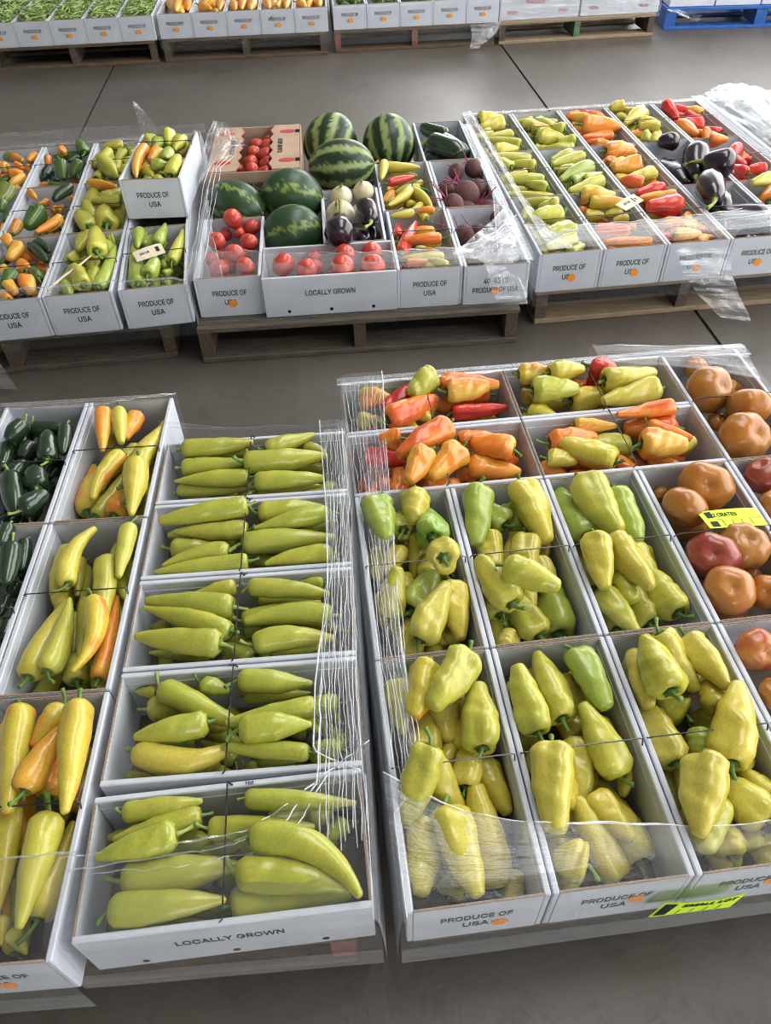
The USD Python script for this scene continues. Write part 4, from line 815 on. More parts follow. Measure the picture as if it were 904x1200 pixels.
NLA21 jal D -1 -0.760 1.285 0.150 -0.781 1.348 0.150 0.0198 0.0000
NLA21 jal D 0 -0.790 1.164 0.148 -0.814 1.223 0.148 0.0176 0.0000
NLA21 jal D -1 -0.861 1.151 0.147 -0.835 1.099 0.147 0.0169 0.0000
NLA21 jal D 0 -0.752 1.349 0.149 -0.764 1.413 0.149 0.0186 0.0000
NLA21 jal D 0 -0.750 1.183 0.149 -0.725 1.128 0.149 0.0184 0.0000
NLA21 jal D 0 -0.745 1.260 0.149 -0.755 1.199 0.149 0.0183 0.0000
NLA21 jal D 0 -0.752 1.110 0.148 -0.776 1.158 0.148 0.0180 0.0000
NLA21 jal D 0 -0.769 1.463 0.148 -0.734 1.422 0.148 0.0176 0.0000
NLA21 jal D -1 -0.823 1.157 0.148 -0.808 1.106 0.148 0.0175 0.0000
NLA21 jal D 0 -0.847 1.146 0.177 -0.813 1.196 0.177 0.0194 0.0000
NLA21 jal D 0 -0.780 1.169 0.184 -0.775 1.230 0.184 0.0165 0.0000
NLA11 jal D 1 -0.761 1.068 0.269 -0.758 1.000 0.269 0.0168 -0.0000
NLA11 jal D 2 -0.737 1.014 0.269 -0.716 0.913 0.269 0.0205 -0.0000
NLA11 jal D 0 -0.735 1.053 0.238 -0.715 0.973 0.238 0.0151 -0.0000
NLA11 jal D 1 -0.737 0.919 0.224 -0.733 0.875 0.224 0.0119 -0.0000
NLA11 jal D 1 -0.784 1.007 0.224 -0.764 0.940 0.224 0.0165 -0.0000
NLA11 jal D 0 -0.739 0.973 0.197 -0.749 0.941 0.197 0.0167 -0.0000
NLA11 jal D 0 -0.734 1.017 0.192 -0.752 0.991 0.192 0.0156 -0.0000
NLA11 jal D 0 -0.723 0.880 0.203 -0.722 0.833 0.203 0.0159 -0.0000
NLA11 jal D 0 -0.732 0.928 0.186 -0.721 0.879 0.186 0.0135 -0.0000
NLA11 jal D -1 -0.758 0.964 0.145 -0.761 1.009 0.145 0.0148 0.0000
NLA11 jal D 0 -0.744 0.905 0.145 -0.732 0.858 0.145 0.0140 0.0000
NLA11 jal D 0 -0.811 0.930 0.145 -0.817 0.883 0.145 0.0149 0.0000
NLA11 jal D 0 -0.779 0.833 0.144 -0.774 0.788 0.144 0.0136 0.0000
NLA11 jal D 0 -0.720 0.756 0.145 -0.724 0.712 0.145 0.0141 0.0000
NLA11 jal D -1 -0.827 1.032 0.144 -0.838 0.991 0.144 0.0137 0.0000
NLA11 jal D 0 -0.787 0.855 0.144 -0.779 0.899 0.144 0.0131 0.0000
NLA11 jal D 0 -0.731 1.048 0.145 -0.730 1.008 0.145 0.0149 0.0000
NLA11 jal D 0 -0.726 0.813 0.144 -0.715 0.850 0.144 0.0140 0.0000
NLB4 lg pg 2 -0.451 1.299 0.256 -0.292 1.314 0.256 0.0231 -0.0000
NLB4 lg pg 1 -0.309 1.317 0.226 -0.414 1.313 0.226 0.0137 -0.0000
NLB4 lg pg 2 -0.448 1.256 0.240 -0.292 1.264 0.240 0.0213 -0.0000
NLB4 lg pg 2 -0.293 1.215 0.244 -0.457 1.209 0.244 0.0209 -0.0000
NLB4 lg pg 1 -0.455 1.206 0.217 -0.275 1.210 0.217 0.0153 -0.0000
NLB4 lg pg 1 -0.263 1.285 0.260 -0.154 1.334 0.260 0.0196 -0.0000
NLB4 lg pg 2 -0.306 1.245 0.258 -0.122 1.259 0.258 0.0288 -0.0000
NLB4 lg pg 2 -0.279 1.193 0.252 -0.128 1.194 0.252 0.0221 -0.0000
NLB4 lg pg 1 -0.277 1.199 0.221 -0.140 1.204 0.221 0.0176 -0.0000
NLB4 lg pg 0 -0.181 1.320 0.238 -0.131 1.291 0.238 0.0167 -0.0000
NLB4 lg pg -1 -0.201 1.241 0.150 -0.334 1.284 0.150 0.0190 0.0000
NLB4 lg pg -1 -0.395 1.269 0.150 -0.282 1.207 0.150 0.0193 0.0000
NLB4 lg pg 0 -0.254 1.236 0.198 -0.349 1.167 0.198 0.0181 0.0000
NLB4 lg pg 0 -0.394 1.248 0.182 -0.471 1.160 0.182 0.0176 0.0000
NLB4 lg pg -1 -0.162 1.260 0.180 -0.254 1.171 0.180 0.0168 0.0000
NLB4 lg pg 0 -0.139 1.305 0.176 -0.250 1.317 0.176 0.0176 0.0000
NLB4 lg pg 0 -0.109 1.245 0.181 -0.209 1.185 0.181 0.0183 0.0000
NLB3 lg pg 2 -0.283 1.106 0.265 -0.461 1.070 0.265 0.0233 -0.0000
NLB3 lg pg 2 -0.281 1.056 0.244 -0.433 1.057 0.244 0.0208 -0.0000
NLB3 lg pg 0 -0.397 1.099 0.194 -0.463 1.094 0.194 0.0178 -0.0000
NLB3 lg pg 1 -0.300 1.052 0.214 -0.398 1.062 0.214 0.0172 -0.0000
NLB3 lg pg 1 -0.435 1.028 0.224 -0.343 1.032 0.224 0.0220 -0.0000
NLB3 lg pg 2 -0.312 1.000 0.244 -0.439 0.966 0.244 0.0206 -0.0094
NLB3 lg pg 2 -0.272 0.974 0.242 -0.453 0.952 0.242 0.0205 -0.0000
NLB3 lg pg 1 -0.263 1.100 0.244 -0.130 1.116 0.244 0.0260 -0.0000
NLB3 lg pg 2 -0.116 1.090 0.254 -0.268 1.052 0.254 0.0209 -0.0000
NLB3 lg pg 2 -0.290 1.025 0.237 -0.101 1.038 0.237 0.0260 -0.0000
NLB3 lg pg 2 -0.109 0.981 0.248 -0.238 0.959 0.248 0.0198 -0.0076
NLB3 lg pg 0 -0.278 1.027 0.194 -0.222 1.014 0.194 0.0179 -0.0000
NLB3 lg pg 0 -0.439 1.001 0.149 -0.327 1.006 0.149 0.0185 0.0000
NLB3 lg pg 0 -0.334 0.981 0.147 -0.241 1.048 0.147 0.0166 0.0000
NLB3 lg pg 0 -0.188 1.023 0.150 -0.090 1.072 0.150 0.0192 0.0000
NLB3 lg pg 0 -0.363 0.963 0.151 -0.462 0.972 0.151 0.0205 0.0000
NLB3 lg pg -1 -0.370 1.030 0.172 -0.271 1.016 0.172 0.0200 0.0000
NLB3 lg pg 0 -0.110 1.121 0.189 -0.206 1.082 0.189 0.0165 0.0000
NLB3 lg pg 0 -0.104 1.003 0.205 -0.201 1.025 0.205 0.0190 0.0000
NLB3 lg pg 0 -0.266 0.986 0.175 -0.157 0.997 0.175 0.0184 0.0000
NLB2 lg pg 1 -0.287 0.908 0.246 -0.365 0.892 0.246 0.0169 -0.0000
NLB2 lg pg 2 -0.286 0.859 0.247 -0.455 0.881 0.247 0.0256 -0.0000
NLB2 lg pg 2 -0.284 0.803 0.249 -0.455 0.865 0.249 0.0224 -0.0000
NLB2 lg pg 0 -0.414 0.858 0.194 -0.454 0.858 0.194 0.0150 -0.0000
NLB2 lg pg 2 -0.296 0.771 0.257 -0.453 0.793 0.257 0.0262 -0.0000
NLB2 lg pg 0 -0.333 0.875 0.194 -0.289 0.870 0.194 0.0167 -0.0000
NLB2 lg pg 2 -0.260 0.895 0.259 -0.108 0.871 0.259 0.0188 0.0054
NLB2 lg pg 0 -0.123 0.919 0.237 -0.172 0.917 0.237 0.0125 -0.0000
NLB2 lg pg 0 -0.252 0.912 0.197 -0.130 0.911 0.197 0.0137 -0.0000
NLB2 lg pg 1 -0.272 0.844 0.224 -0.127 0.882 0.224 0.0190 -0.0000
NLB2 lg pg 2 -0.105 0.832 0.248 -0.264 0.824 0.248 0.0217 -0.0105
NLB2 lg pg 0 -0.276 0.845 0.194 -0.232 0.850 0.194 0.0192 -0.0000
NLB2 lg pg 2 -0.241 0.772 0.250 -0.098 0.781 0.250 0.0230 0.0088
NLB2 lg pg 1 -0.217 0.775 0.222 -0.129 0.780 0.222 0.0132 -0.0000
NLB2 lg pg 0 -0.330 0.793 0.194 -0.444 0.800 0.194 0.0145 -0.0000
NLB2 lg pg -1 -0.308 0.855 0.148 -0.212 0.809 0.148 0.0173 0.0000
NLB2 lg pg 0 -0.196 0.790 0.147 -0.097 0.777 0.147 0.0169 0.0000
NLB2 lg pg 0 -0.310 0.783 0.146 -0.403 0.834 0.146 0.0152 0.0000
NLB2 lg pg 0 -0.405 0.766 0.146 -0.446 0.851 0.146 0.0155 0.0000
NLB2 lg pg 0 -0.178 0.901 0.148 -0.082 0.865 0.148 0.0172 0.0000
NLB2 lg pg 0 -0.301 0.815 0.147 -0.215 0.770 0.147 0.0162 0.0000
NLB2 lg pg 0 -0.304 0.758 0.148 -0.391 0.772 0.148 0.0172 0.0000
NLB2 lg pg 0 -0.252 0.786 0.189 -0.334 0.819 0.189 0.0168 0.0000
NLB2 lg pg 0 -0.121 0.793 0.192 -0.204 0.835 0.192 0.0174 0.0000
NLB2 lg pg 0 -0.243 0.795 0.168 -0.154 0.817 0.168 0.0177 0.0000
NLB1 lg pg 2 -0.389 0.691 0.246 -0.253 0.621 0.246 0.0222 -0.0000
NLB1 lg pg 1 -0.416 0.674 0.211 -0.322 0.680 0.211 0.0232 -0.0000
NLB1 lg pg 2 -0.298 0.620 0.257 -0.414 0.597 0.257 0.0230 -0.0000
NLB1 lg G 0 -0.331 0.622 0.194 -0.424 0.622 0.194 0.0163 -0.0000
NLB1 lg y 2 -0.410 0.584 0.242 -0.250 0.590 0.242 0.0239 -0.0264
NLB1 lg pg 1 -0.284 0.582 0.214 -0.330 0.559 0.214 0.0194 -0.0000
NLB1 lg pg 0 -0.405 0.699 0.221 -0.443 0.704 0.221 0.0109 -0.0000
NLB1 lg pg 0 -0.433 0.562 0.194 -0.394 0.562 0.194 0.0093 -0.0000
NLB1 lg pg 0 -0.324 0.703 0.238 -0.274 0.688 0.238 0.0164 -0.0000
NLB1 lg pg 0 -0.312 0.648 0.194 -0.276 0.644 0.194 0.0135 -0.0000
NLB1 lg pg 2 -0.258 0.701 0.249 -0.132 0.690 0.249 0.0217 -0.0000
NLB1 lg pg 0 -0.258 0.703 0.194 -0.141 0.706 0.194 0.0139 -0.0000
NLB1 lg pg 2 -0.123 0.644 0.255 -0.271 0.617 0.255 0.0196 -0.0000
NLB1 lg pg 2 -0.242 0.597 0.271 -0.128 0.603 0.271 0.0258 -0.0000
NLB1 lg pg 2 -0.132 0.563 0.254 -0.273 0.578 0.254 0.0158 -0.0000
NLB1 lg pg 0 -0.224 0.582 0.194 -0.159 0.580 0.194 0.0130 -0.0000
NLB1 lg pg 1 -0.091 0.664 0.224 -0.140 0.666 0.224 0.0186 -0.0000
NLB1 lg pg 1 -0.082 0.581 0.224 -0.129 0.591 0.224 0.0160 -0.0000
NLB1 lg pg 0 -0.223 0.640 0.147 -0.159 0.574 0.147 0.0161 0.0000
NLB1 lg pg 0 -0.316 0.594 0.145 -0.241 0.564 0.145 0.0140 0.0000
NLB1 lg pg 0 -0.148 0.654 0.147 -0.233 0.687 0.147 0.0164 0.0000
NLB1 lg pg 0 -0.080 0.625 0.146 -0.144 0.688 0.146 0.0153 0.0000
NLB1 lg pg 0 -0.390 0.612 0.148 -0.334 0.558 0.148 0.0175 0.0000
NLB1 lg pg 0 -0.096 0.579 0.145 -0.156 0.629 0.145 0.0146 0.0000
NLB1 lg pg 0 -0.251 0.593 0.147 -0.181 0.561 0.147 0.0165 0.0000
NLB1 lg pg -1 -0.298 0.701 0.147 -0.246 0.648 0.147 0.0170 0.0000
NLB1 lg pg 0 -0.319 0.666 0.147 -0.257 0.634 0.147 0.0165 0.0000
NLB1 lg pg 0 -0.375 0.555 0.147 -0.440 0.586 0.147 0.0166 0.0000
NLB1 lg pg 0 -0.271 0.606 0.145 -0.335 0.647 0.145 0.0146 0.0000
NLB1 lg pg 0 -0.145 0.708 0.146 -0.087 0.671 0.146 0.0157 0.0000
NLB1 lg pg -1 -0.174 0.675 0.205 -0.124 0.625 0.205 0.0145 0.0000
NLB0 lg pg 1 -0.406 0.478 0.250 -0.289 0.493 0.250 0.0169 -0.0000
NLB0 lg pg 2 -0.289 0.473 0.245 -0.415 0.441 0.245 0.0180 -0.0000
NLB0 lg pg 2 -0.276 0.454 0.243 -0.119 0.451 0.243 0.0185 -0.0000
NLB0 lg pg 0 -0.411 0.467 0.194 -0.443 0.465 0.194 0.0108 -0.0000
NLB0 lg pg 2 -0.316 0.439 0.264 -0.427 0.408 0.264 0.0237 -0.0000
NLB0 lg pg 0 -0.340 0.453 0.194 -0.284 0.455 0.194 0.0208 -0.0000
NLB0 lg pg 2 -0.390 0.386 0.236 -0.224 0.403 0.236 0.0292 -0.0000
NLB0 lg pg 2 -0.396 0.343 0.248 -0.237 0.354 0.248 0.0236 -0.0000
NLB0 lg pg 0 -0.295 0.430 0.194 -0.235 0.444 0.194 0.0153 -0.0000
NLB0 lg pg 2 -0.223 0.491 0.260 -0.057 0.477 0.260 0.0167 -0.0000
NLB0 lg pg 2 -0.209 0.430 0.266 -0.051 0.345 0.266 0.0251 0.0272
NLB0 lg pg 2 -0.225 0.386 0.253 -0.072 0.360 0.253 0.0261 0.0069
NLB0 lg pg 2 -0.235 0.355 0.217 -0.066 0.365 0.217 0.0256 0.0058
NLB0 lg pg 0 -0.133 0.476 0.201 -0.096 0.486 0.201 0.0188 -0.0000
NLB0 lg pg 1 -0.073 0.464 0.224 -0.106 0.440 0.224 0.0151 -0.0000
NLB0 lg pg 0 -0.198 0.483 0.189 -0.136 0.490 0.189 0.0171 -0.0000
NLB0 lg pg -1 -0.283 0.417 0.148 -0.393 0.417 0.148 0.0173 0.0000
NLB0 lg pg -1 -0.094 0.470 0.145 -0.200 0.442 0.145 0.0149 0.0000
NLB0 lg pg 0 -0.383 0.350 0.145 -0.285 0.356 0.145 0.0149 0.0000
NLB0 lg pg 0 -0.109 0.376 0.148 -0.205 0.349 0.148 0.0176 0.0000
NLB0 lg pg 0 -0.306 0.377 0.147 -0.216 0.375 0.147 0.0167 0.0000
NLB0 lg pg 0 -0.264 0.396 0.196 -0.173 0.426 0.196 0.0150 0.0000
NLB0 lg pg 0 -0.283 0.457 0.169 -0.194 0.448 0.169 0.0157 0.0000
MR20 gyp y 2 0.433 3.297 0.258 0.528 3.333 0.258 0.0353 -0.0000
MR20 gyp yg 1 0.461 3.353 0.248 0.544 3.368 0.248 0.0233 -0.0000
MR20 gyp y 2 0.535 3.281 0.253 0.434 3.247 0.253 0.0315 -0.0000
MR20 gyp yg 2 0.560 3.179 0.243 0.437 3.159 0.243 0.0216 -0.0000
MR20 gyp yg 2 0.572 3.057 0.248 0.440 3.118 0.248 0.0243 -0.0000
MR20 gyp y 2 0.458 3.004 0.248 0.558 3.024 0.248 0.0261 -0.0000
MR20 gyp y 0 0.465 3.343 0.210 0.420 3.369 0.210 0.0192 -0.0000
MR20 gyp yg -1 0.425 3.136 0.151 0.487 3.212 0.151 0.0210 0.0000
MR20 gyp y 0 0.412 3.262 0.151 0.472 3.325 0.151 0.0201 0.0000
MR20 gyp yg 0 0.450 3.162 0.214 0.490 3.241 0.214 0.0216 0.0000
MR20 gyp yg 0 0.478 3.231 0.240 0.418 3.178 0.240 0.0199 0.0000
MR20 gyp yg 0 0.419 3.210 0.212 0.474 3.266 0.212 0.0225 0.0000
MR20 gyp yg -1 0.438 2.999 0.163 0.501 3.048 0.163 0.0206 0.0000
MR20 gyp yg 0 0.443 3.003 0.209 0.489 3.066 0.209 0.0206 0.0000
MR20 gyp y -1 0.418 3.282 0.187 0.472 3.348 0.187 0.0233 0.0000
MR20 gyp yg 0 0.431 3.122 0.189 0.456 3.195 0.189 0.0214 0.0000
MR21 gyp yg 1 0.670 3.374 0.224 0.599 3.369 0.224 0.0242 -0.0000
MR21 gyp g 2 0.653 3.194 0.228 0.765 3.173 0.228 0.0345 -0.0000
MR21 gyp yg 1 0.675 3.331 0.239 0.748 3.244 0.239 0.0288 -0.0000
MR21 gyp yg 1 0.728 3.230 0.227 0.664 3.246 0.227 0.0305 -0.0000
MR21 gyp y 2 0.657 3.133 0.248 0.747 3.095 0.248 0.0356 -0.0000
MR21 gyp yg 2 0.775 3.032 0.231 0.670 3.070 0.231 0.0269 -0.0000
MR21 gyp yg 1 0.671 3.038 0.194 0.775 3.086 0.194 0.0284 -0.0000
MR21 gyp yg -1 0.650 3.112 0.155 0.724 3.064 0.155 0.0246 0.0000
MR21 gyp yg -1 0.622 3.254 0.155 0.702 3.243 0.155 0.0250 0.0000
MR21 gyp yg 0 0.638 3.068 0.154 0.698 3.019 0.154 0.0231 0.0000
MR21 gyp yg -1 0.677 3.278 0.200 0.607 3.321 0.200 0.0256 0.0000
MR21 gyp yg -1 0.754 3.305 0.230 0.702 3.361 0.230 0.0228 0.0000
MR21 gyp yo -1 0.641 3.153 0.188 0.715 3.125 0.188 0.0283 0.0000
MR21 gyp yg -1 0.624 3.230 0.180 0.698 3.201 0.180 0.0228 0.0000
MR21 gyp yg 0 0.636 3.105 0.217 0.707 3.069 0.217 0.0235 0.0000
MR21 gyp yg 0 0.621 3.297 0.244 0.681 3.249 0.244 0.0256 0.0000
MR21 gyp yg 0 0.786 3.075 0.249 0.715 3.079 0.249 0.0256 0.0000
MR21 gyp yg 0 0.766 3.186 0.250 0.704 3.228 0.250 0.0281 0.0000
MR21 gyp y 0 0.621 3.264 0.194 0.688 3.241 0.194 0.0280 0.0000
MR21 gyp yo 0 0.645 3.239 0.247 0.714 3.207 0.247 0.0271 0.0000
MR10 gyp yg 2 0.585 2.894 0.250 0.436 2.943 0.250 0.0255 -0.0000
MR10 gyp yg 1 0.473 2.927 0.221 0.574 2.936 0.221 0.0193 -0.0000
MR10 gyp yg 2 0.593 2.836 0.248 0.507 2.879 0.248 0.0251 -0.0000
MR10 gyp y 2 0.554 2.794 0.238 0.466 2.767 0.238 0.0246 -0.0000
MR10 gyp yg 2 0.604 2.715 0.248 0.475 2.734 0.248 0.0235 -0.0000
MR10 gyp yg 2 0.604 2.646 0.248 0.536 2.700 0.248 0.0219 -0.0000
MR10 gyp yg 2 0.620 2.603 0.230 0.464 2.662 0.230 0.0203 -0.0000
MR10 gyp y 0 0.482 2.820 0.150 0.503 2.734 0.150 0.0197 0.0000
MR10 gyp yg 0 0.460 2.905 0.153 0.517 2.831 0.153 0.0224 0.0000
MR10 gyp yg 0 0.470 2.729 0.153 0.511 2.659 0.153 0.0229 0.0000
MR10 gyp yg 0 0.475 2.638 0.153 0.543 2.589 0.153 0.0221 0.0000
MR10 gyp yg 0 0.477 2.837 0.209 0.506 2.754 0.209 0.0231 0.0000
MR10 gyp yg -1 0.510 2.714 0.209 0.461 2.788 0.209 0.0196 0.0000
MR10 gyp yg 0 0.505 2.843 0.248 0.458 2.918 0.248 0.0227 0.0000
MR10 gyp yg 0 0.481 2.666 0.197 0.542 2.610 0.197 0.0228 0.0000
MR10 gyp yg 0 0.474 2.694 0.225 0.552 2.693 0.225 0.0209 0.0000
MR10 gyp yg 0 0.450 2.937 0.199 0.486 2.867 0.199 0.0207 0.0000
MR11 gyp yg 2 0.783 2.915 0.248 0.655 2.854 0.248 0.0286 -0.0000
MR11 gyp g 2 0.795 2.829 0.248 0.661 2.721 0.248 0.0307 -0.0000
MR11 gyp yg 1 0.794 2.858 0.224 0.734 2.837 0.224 0.0231 -0.0000
MR11 gyp yg 2 0.810 2.694 0.248 0.674 2.625 0.248 0.0246 -0.0000
MR11 gyp yg 1 0.800 2.722 0.224 0.698 2.673 0.224 0.0162 -0.0000
MR11 gyp g 0 0.684 2.643 0.155 0.795 2.638 0.155 0.0245 0.0000
MR11 gyp yg 0 0.662 2.841 0.154 0.765 2.833 0.154 0.0235 0.0000
MR11 gyp g -1 0.660 2.920 0.190 0.761 2.965 0.190 0.0205 0.0000
MR11 gyp yg -1 0.737 2.863 0.203 0.652 2.797 0.203 0.0213 0.0000
MR11 gyp yg -1 0.694 2.784 0.183 0.780 2.845 0.183 0.0246 0.0000
MR11 gyp yg 0 0.762 2.976 0.240 0.666 2.924 0.240 0.0215 0.0000
MR11 gyp yg 0 0.744 2.714 0.244 0.824 2.775 0.244 0.0200 0.0000
MR11 gyp g -1 0.750 2.900 0.184 0.646 2.887 0.184 0.0202 0.0000
MR11 gyp yg 0 0.664 2.810 0.237 0.754 2.856 0.237 0.0240 0.0000
MR11 gyp yg 0 0.680 2.625 0.190 0.747 2.700 0.190 0.0205 0.0000
MR11 gyp yg 0 0.681 2.731 0.214 0.759 2.788 0.214 0.0227 0.0000
MR11 gyp g -1 0.735 2.676 0.219 0.678 2.603 0.219 0.0233 0.0000
MR11 gyp g 0 0.664 2.914 0.226 0.768 2.917 0.226 0.0236 0.0000
MR11 gyp g 0 0.702 2.710 0.241 0.772 2.771 0.241 0.0214 0.0000
MR11 gyp yg -1 0.671 2.865 0.175 0.763 2.854 0.175 0.0201 0.0000
MR11 gyp yg -1 0.675 2.683 0.174 0.757 2.718 0.174 0.0202 0.0000
MR22 gyp R 1 0.861 3.359 0.245 0.804 3.353 0.245 0.0240 -0.0000
MR22 gyp r 1 0.851 3.391 0.237 0.943 3.406 0.237 0.0233 -0.0000
MR22 gyp O 2 0.886 3.297 0.251 0.828 3.336 0.251 0.0257 -0.0000
MR22 gyp O 2 0.849 3.241 0.248 0.998 3.206 0.248 0.0434 -0.0000
MR22 gyp R 1 0.962 3.174 0.224 0.837 3.175 0.224 0.0273 -0.0000
MR22 gyp R 1 0.915 3.128 0.224 0.845 3.135 0.224 0.0157 -0.0000
MR22 gyp R 1 0.984 3.086 0.224 0.883 3.099 0.224 0.0169 -0.0000
MR22 gyp r -1 0.903 3.072 0.153 0.835 3.055 0.153 0.0227 0.0000
MR22 gyp O -1 0.856 3.219 0.186 0.922 3.209 0.186 0.0232 0.0000
MR22 gyp O 0 0.820 3.313 0.217 0.882 3.282 0.217 0.0227 0.0000
MR22 gyp R 0 0.841 3.133 0.192 0.902 3.107 0.192 0.0202 0.0000
MR22 gyp R -1 0.875 3.267 0.191 0.813 3.287 0.191 0.0203 0.0000
MR22 gyp R 0 0.868 3.082 0.232 0.928 3.072 0.232 0.0218 0.0000
MR22 gyp R -1 0.915 3.375 0.237 0.966 3.332 0.237 0.0238 0.0000
MR22 gyp R 0 0.903 3.068 0.197 0.842 3.064 0.197 0.0208 0.0000
MR00 gyp yg 2 0.612 2.526 0.245 0.492 2.558 0.245 0.0212 -0.0000
MR00 gyp yg 2 0.612 2.479 0.246 0.546 2.499 0.246 0.0373 -0.0000
MR00 gyp yg 2 0.614 2.429 0.253 0.500 2.402 0.253 0.0355 -0.0000
MR00 gyp yg 2 0.636 2.337 0.248 0.497 2.268 0.248 0.0342 -0.0000
MR00 gyp yg 2 0.626 2.266 0.251 0.520 2.204 0.251 0.0212 -0.0000
MR00 gyp yg 1 0.651 2.267 0.221 0.575 2.259 0.221 0.0197 -0.0000
MR00 gyp yg 0 0.525 2.544 0.222 0.494 2.472 0.222 0.0197 -0.0000
MR00 gyp yg 0 0.624 2.271 0.151 0.551 2.211 0.151 0.0208 0.0000
MR00 gyp yg -1 0.545 2.546 0.148 0.499 2.473 0.148 0.0177 0.0000
MR00 gyp yg 0 0.591 2.195 0.150 0.654 2.259 0.150 0.0200 0.0000
MR00 gyp yg 0 0.514 2.256 0.151 0.591 2.291 0.151 0.0210 0.0000
MR00 gyp yg 0 0.510 2.301 0.149 0.598 2.332 0.149 0.0188 0.0000
MR00 gyp yg -1 0.562 2.417 0.189 0.579 2.506 0.189 0.0184 0.0000
MR00 gyp yg 0 0.523 2.286 0.198 0.556 2.360 0.198 0.0207 0.0000
MR00 gyp yg 0 0.640 2.275 0.187 0.563 2.244 0.187 0.0188 0.0000
MR00 gyp yg -1 0.549 2.493 0.191 0.482 2.447 0.191 0.0198 0.0000
MR00 gyp yg 0 0.601 2.349 0.183 0.563 2.266 0.183 0.0193 0.0000
MR00 gyp yg 0 0.547 2.452 0.211 0.486 2.392 0.211 0.0181 0.0000
MR00 gyp yg 0 0.520 2.235 0.215 0.574 2.298 0.215 0.0171 0.0000
MR00 gyp yg 0 0.664 2.223 0.206 0.585 2.215 0.206 0.0193 0.0000
MR00 gyp yg 0 0.538 2.217 0.170 0.588 2.288 0.170 0.0209 0.0000
MR00 gyp yg 0 0.595 2.195 0.235 0.652 2.248 0.235 0.0186 0.0000
MR00 gyp yg 0 0.511 2.344 0.208 0.559 2.409 0.208 0.0200 0.0000
MR01 gyp yo 2 0.698 2.557 0.259 0.819 2.555 0.259 0.0312 -0.0000
MR01 gyp yo 2 0.722 2.515 0.255 0.849 2.497 0.255 0.0250 -0.0000
MR01 gyp y 1 0.801 2.564 0.223 0.722 2.578 0.223 0.0176 -0.0000
MR01 gyp y 1 0.706 2.483 0.224 0.767 2.471 0.224 0.0209 -0.0000
MR01 gyp y 1 0.831 2.502 0.224 0.771 2.484 0.224 0.0210 -0.0000
MR01 gyp y 1 0.840 2.440 0.224 0.789 2.437 0.224 0.0189 -0.0000
MR01 gyp R 1 0.818 2.335 0.224 0.716 2.369 0.224 0.0294 -0.0000
MR01 gyp R 2 0.852 2.221 0.247 0.709 2.238 0.247 0.0229 -0.0000
MR01 gyp O 1 0.849 2.376 0.224 0.803 2.379 0.224 0.0167 -0.0000
MR01 gyp y -1 0.746 2.419 0.148 0.825 2.413 0.148 0.0171 0.0000
MR01 gyp y 0 0.791 2.230 0.150 0.859 2.244 0.150 0.0196 0.0000
MR01 gyp y -1 0.720 2.532 0.149 0.775 2.498 0.149 0.0186 0.0000
MR01 gyp y -1 0.737 2.474 0.149 0.684 2.506 0.149 0.0185 0.0000
MR01 gyp R 0 0.713 2.392 0.149 0.755 2.342 0.149 0.0188 0.0000
MR01 gyp y 0 0.850 2.269 0.151 0.787 2.272 0.151 0.0209 0.0000
MR01 gyp yo -1 0.703 2.436 0.150 0.757 2.446 0.150 0.0198 0.0000
MR01 gyp y 0 0.778 2.257 0.151 0.725 2.237 0.151 0.0207 0.0000
MR01 gyp yo 0 0.754 2.304 0.150 0.712 2.343 0.150 0.0191 0.0000
MR01 gyp y -1 0.728 2.561 0.148 0.777 2.540 0.148 0.0174 0.0000
MR01 gyp R -1 0.737 2.440 0.195 0.787 2.409 0.195 0.0207 0.0000
MR01 gyp R 0 0.820 2.291 0.202 0.865 2.254 0.202 0.0209 0.0000
MR01 gyp R 0 0.732 2.293 0.213 0.752 2.241 0.213 0.0176 0.0000
MR01 gyp R -1 0.758 2.539 0.180 0.798 2.507 0.180 0.0195 0.0000
MR01 gyp y 0 0.762 2.254 0.196 0.811 2.237 0.196 0.0206 0.0000
MR01 gyp y 0 0.706 2.392 0.192 0.758 2.384 0.192 0.0170 0.0000
MR01 gyp R 0 0.691 2.525 0.221 0.746 2.506 0.221 0.0188 0.0000
MR01 gyp yo -1 0.781 2.301 0.206 0.728 2.317 0.206 0.0197 0.0000
MR12 gyp O 2 0.880 2.971 0.248 0.994 2.989 0.248 0.0345 -0.0000
MR12 gyp o 2 0.987 2.927 0.248 0.883 2.936 0.248 0.0264 -0.0000
MR12 gyp O 2 0.975 2.828 0.248 0.869 2.802 0.248 0.0364 -0.0000
MR12 gyp yo 1 0.990 2.878 0.224 0.929 2.874 0.224 0.0275 -0.0000
MR12 gyp y 2 1.007 2.732 0.252 0.899 2.708 0.252 0.0243 -0.0000
MR12 gyp R 2 0.945 2.662 0.248 0.872 2.701 0.248 0.0260 -0.0000
MR12 gyp o 1 1.013 2.742 0.218 0.923 2.724 0.218 0.0204 -0.0000
MR12 gyp o -1 0.874 2.722 0.153 0.954 2.746 0.153 0.0226 0.0000
MR12 gyp o 0 0.935 2.677 0.152 0.872 2.629 0.152 0.0217 0.0000
MR12 gyp o -1 0.864 2.829 0.153 0.917 2.883 0.153 0.0226 0.0000
MR12 gyp yo 0 0.944 2.749 0.194 0.876 2.725 0.194 0.0260 0.0000
MR12 gyp y 0 0.903 2.687 0.204 0.973 2.718 0.204 0.0220 0.0000
MR12 gyp o -1 0.883 2.878 0.197 0.954 2.878 0.197 0.0255 0.0000
MR12 gyp R -1 0.970 2.664 0.222 1.031 2.716 0.222 0.0249 0.0000
MR12 gyp yo 0 0.871 2.758 0.224 0.944 2.761 0.224 0.0224 0.0000
MR12 gyp R 0 0.906 2.651 0.194 0.976 2.671 0.194 0.0260 0.0000
MR12 gyp R 0 0.864 2.821 0.207 0.935 2.847 0.207 0.0224 0.0000
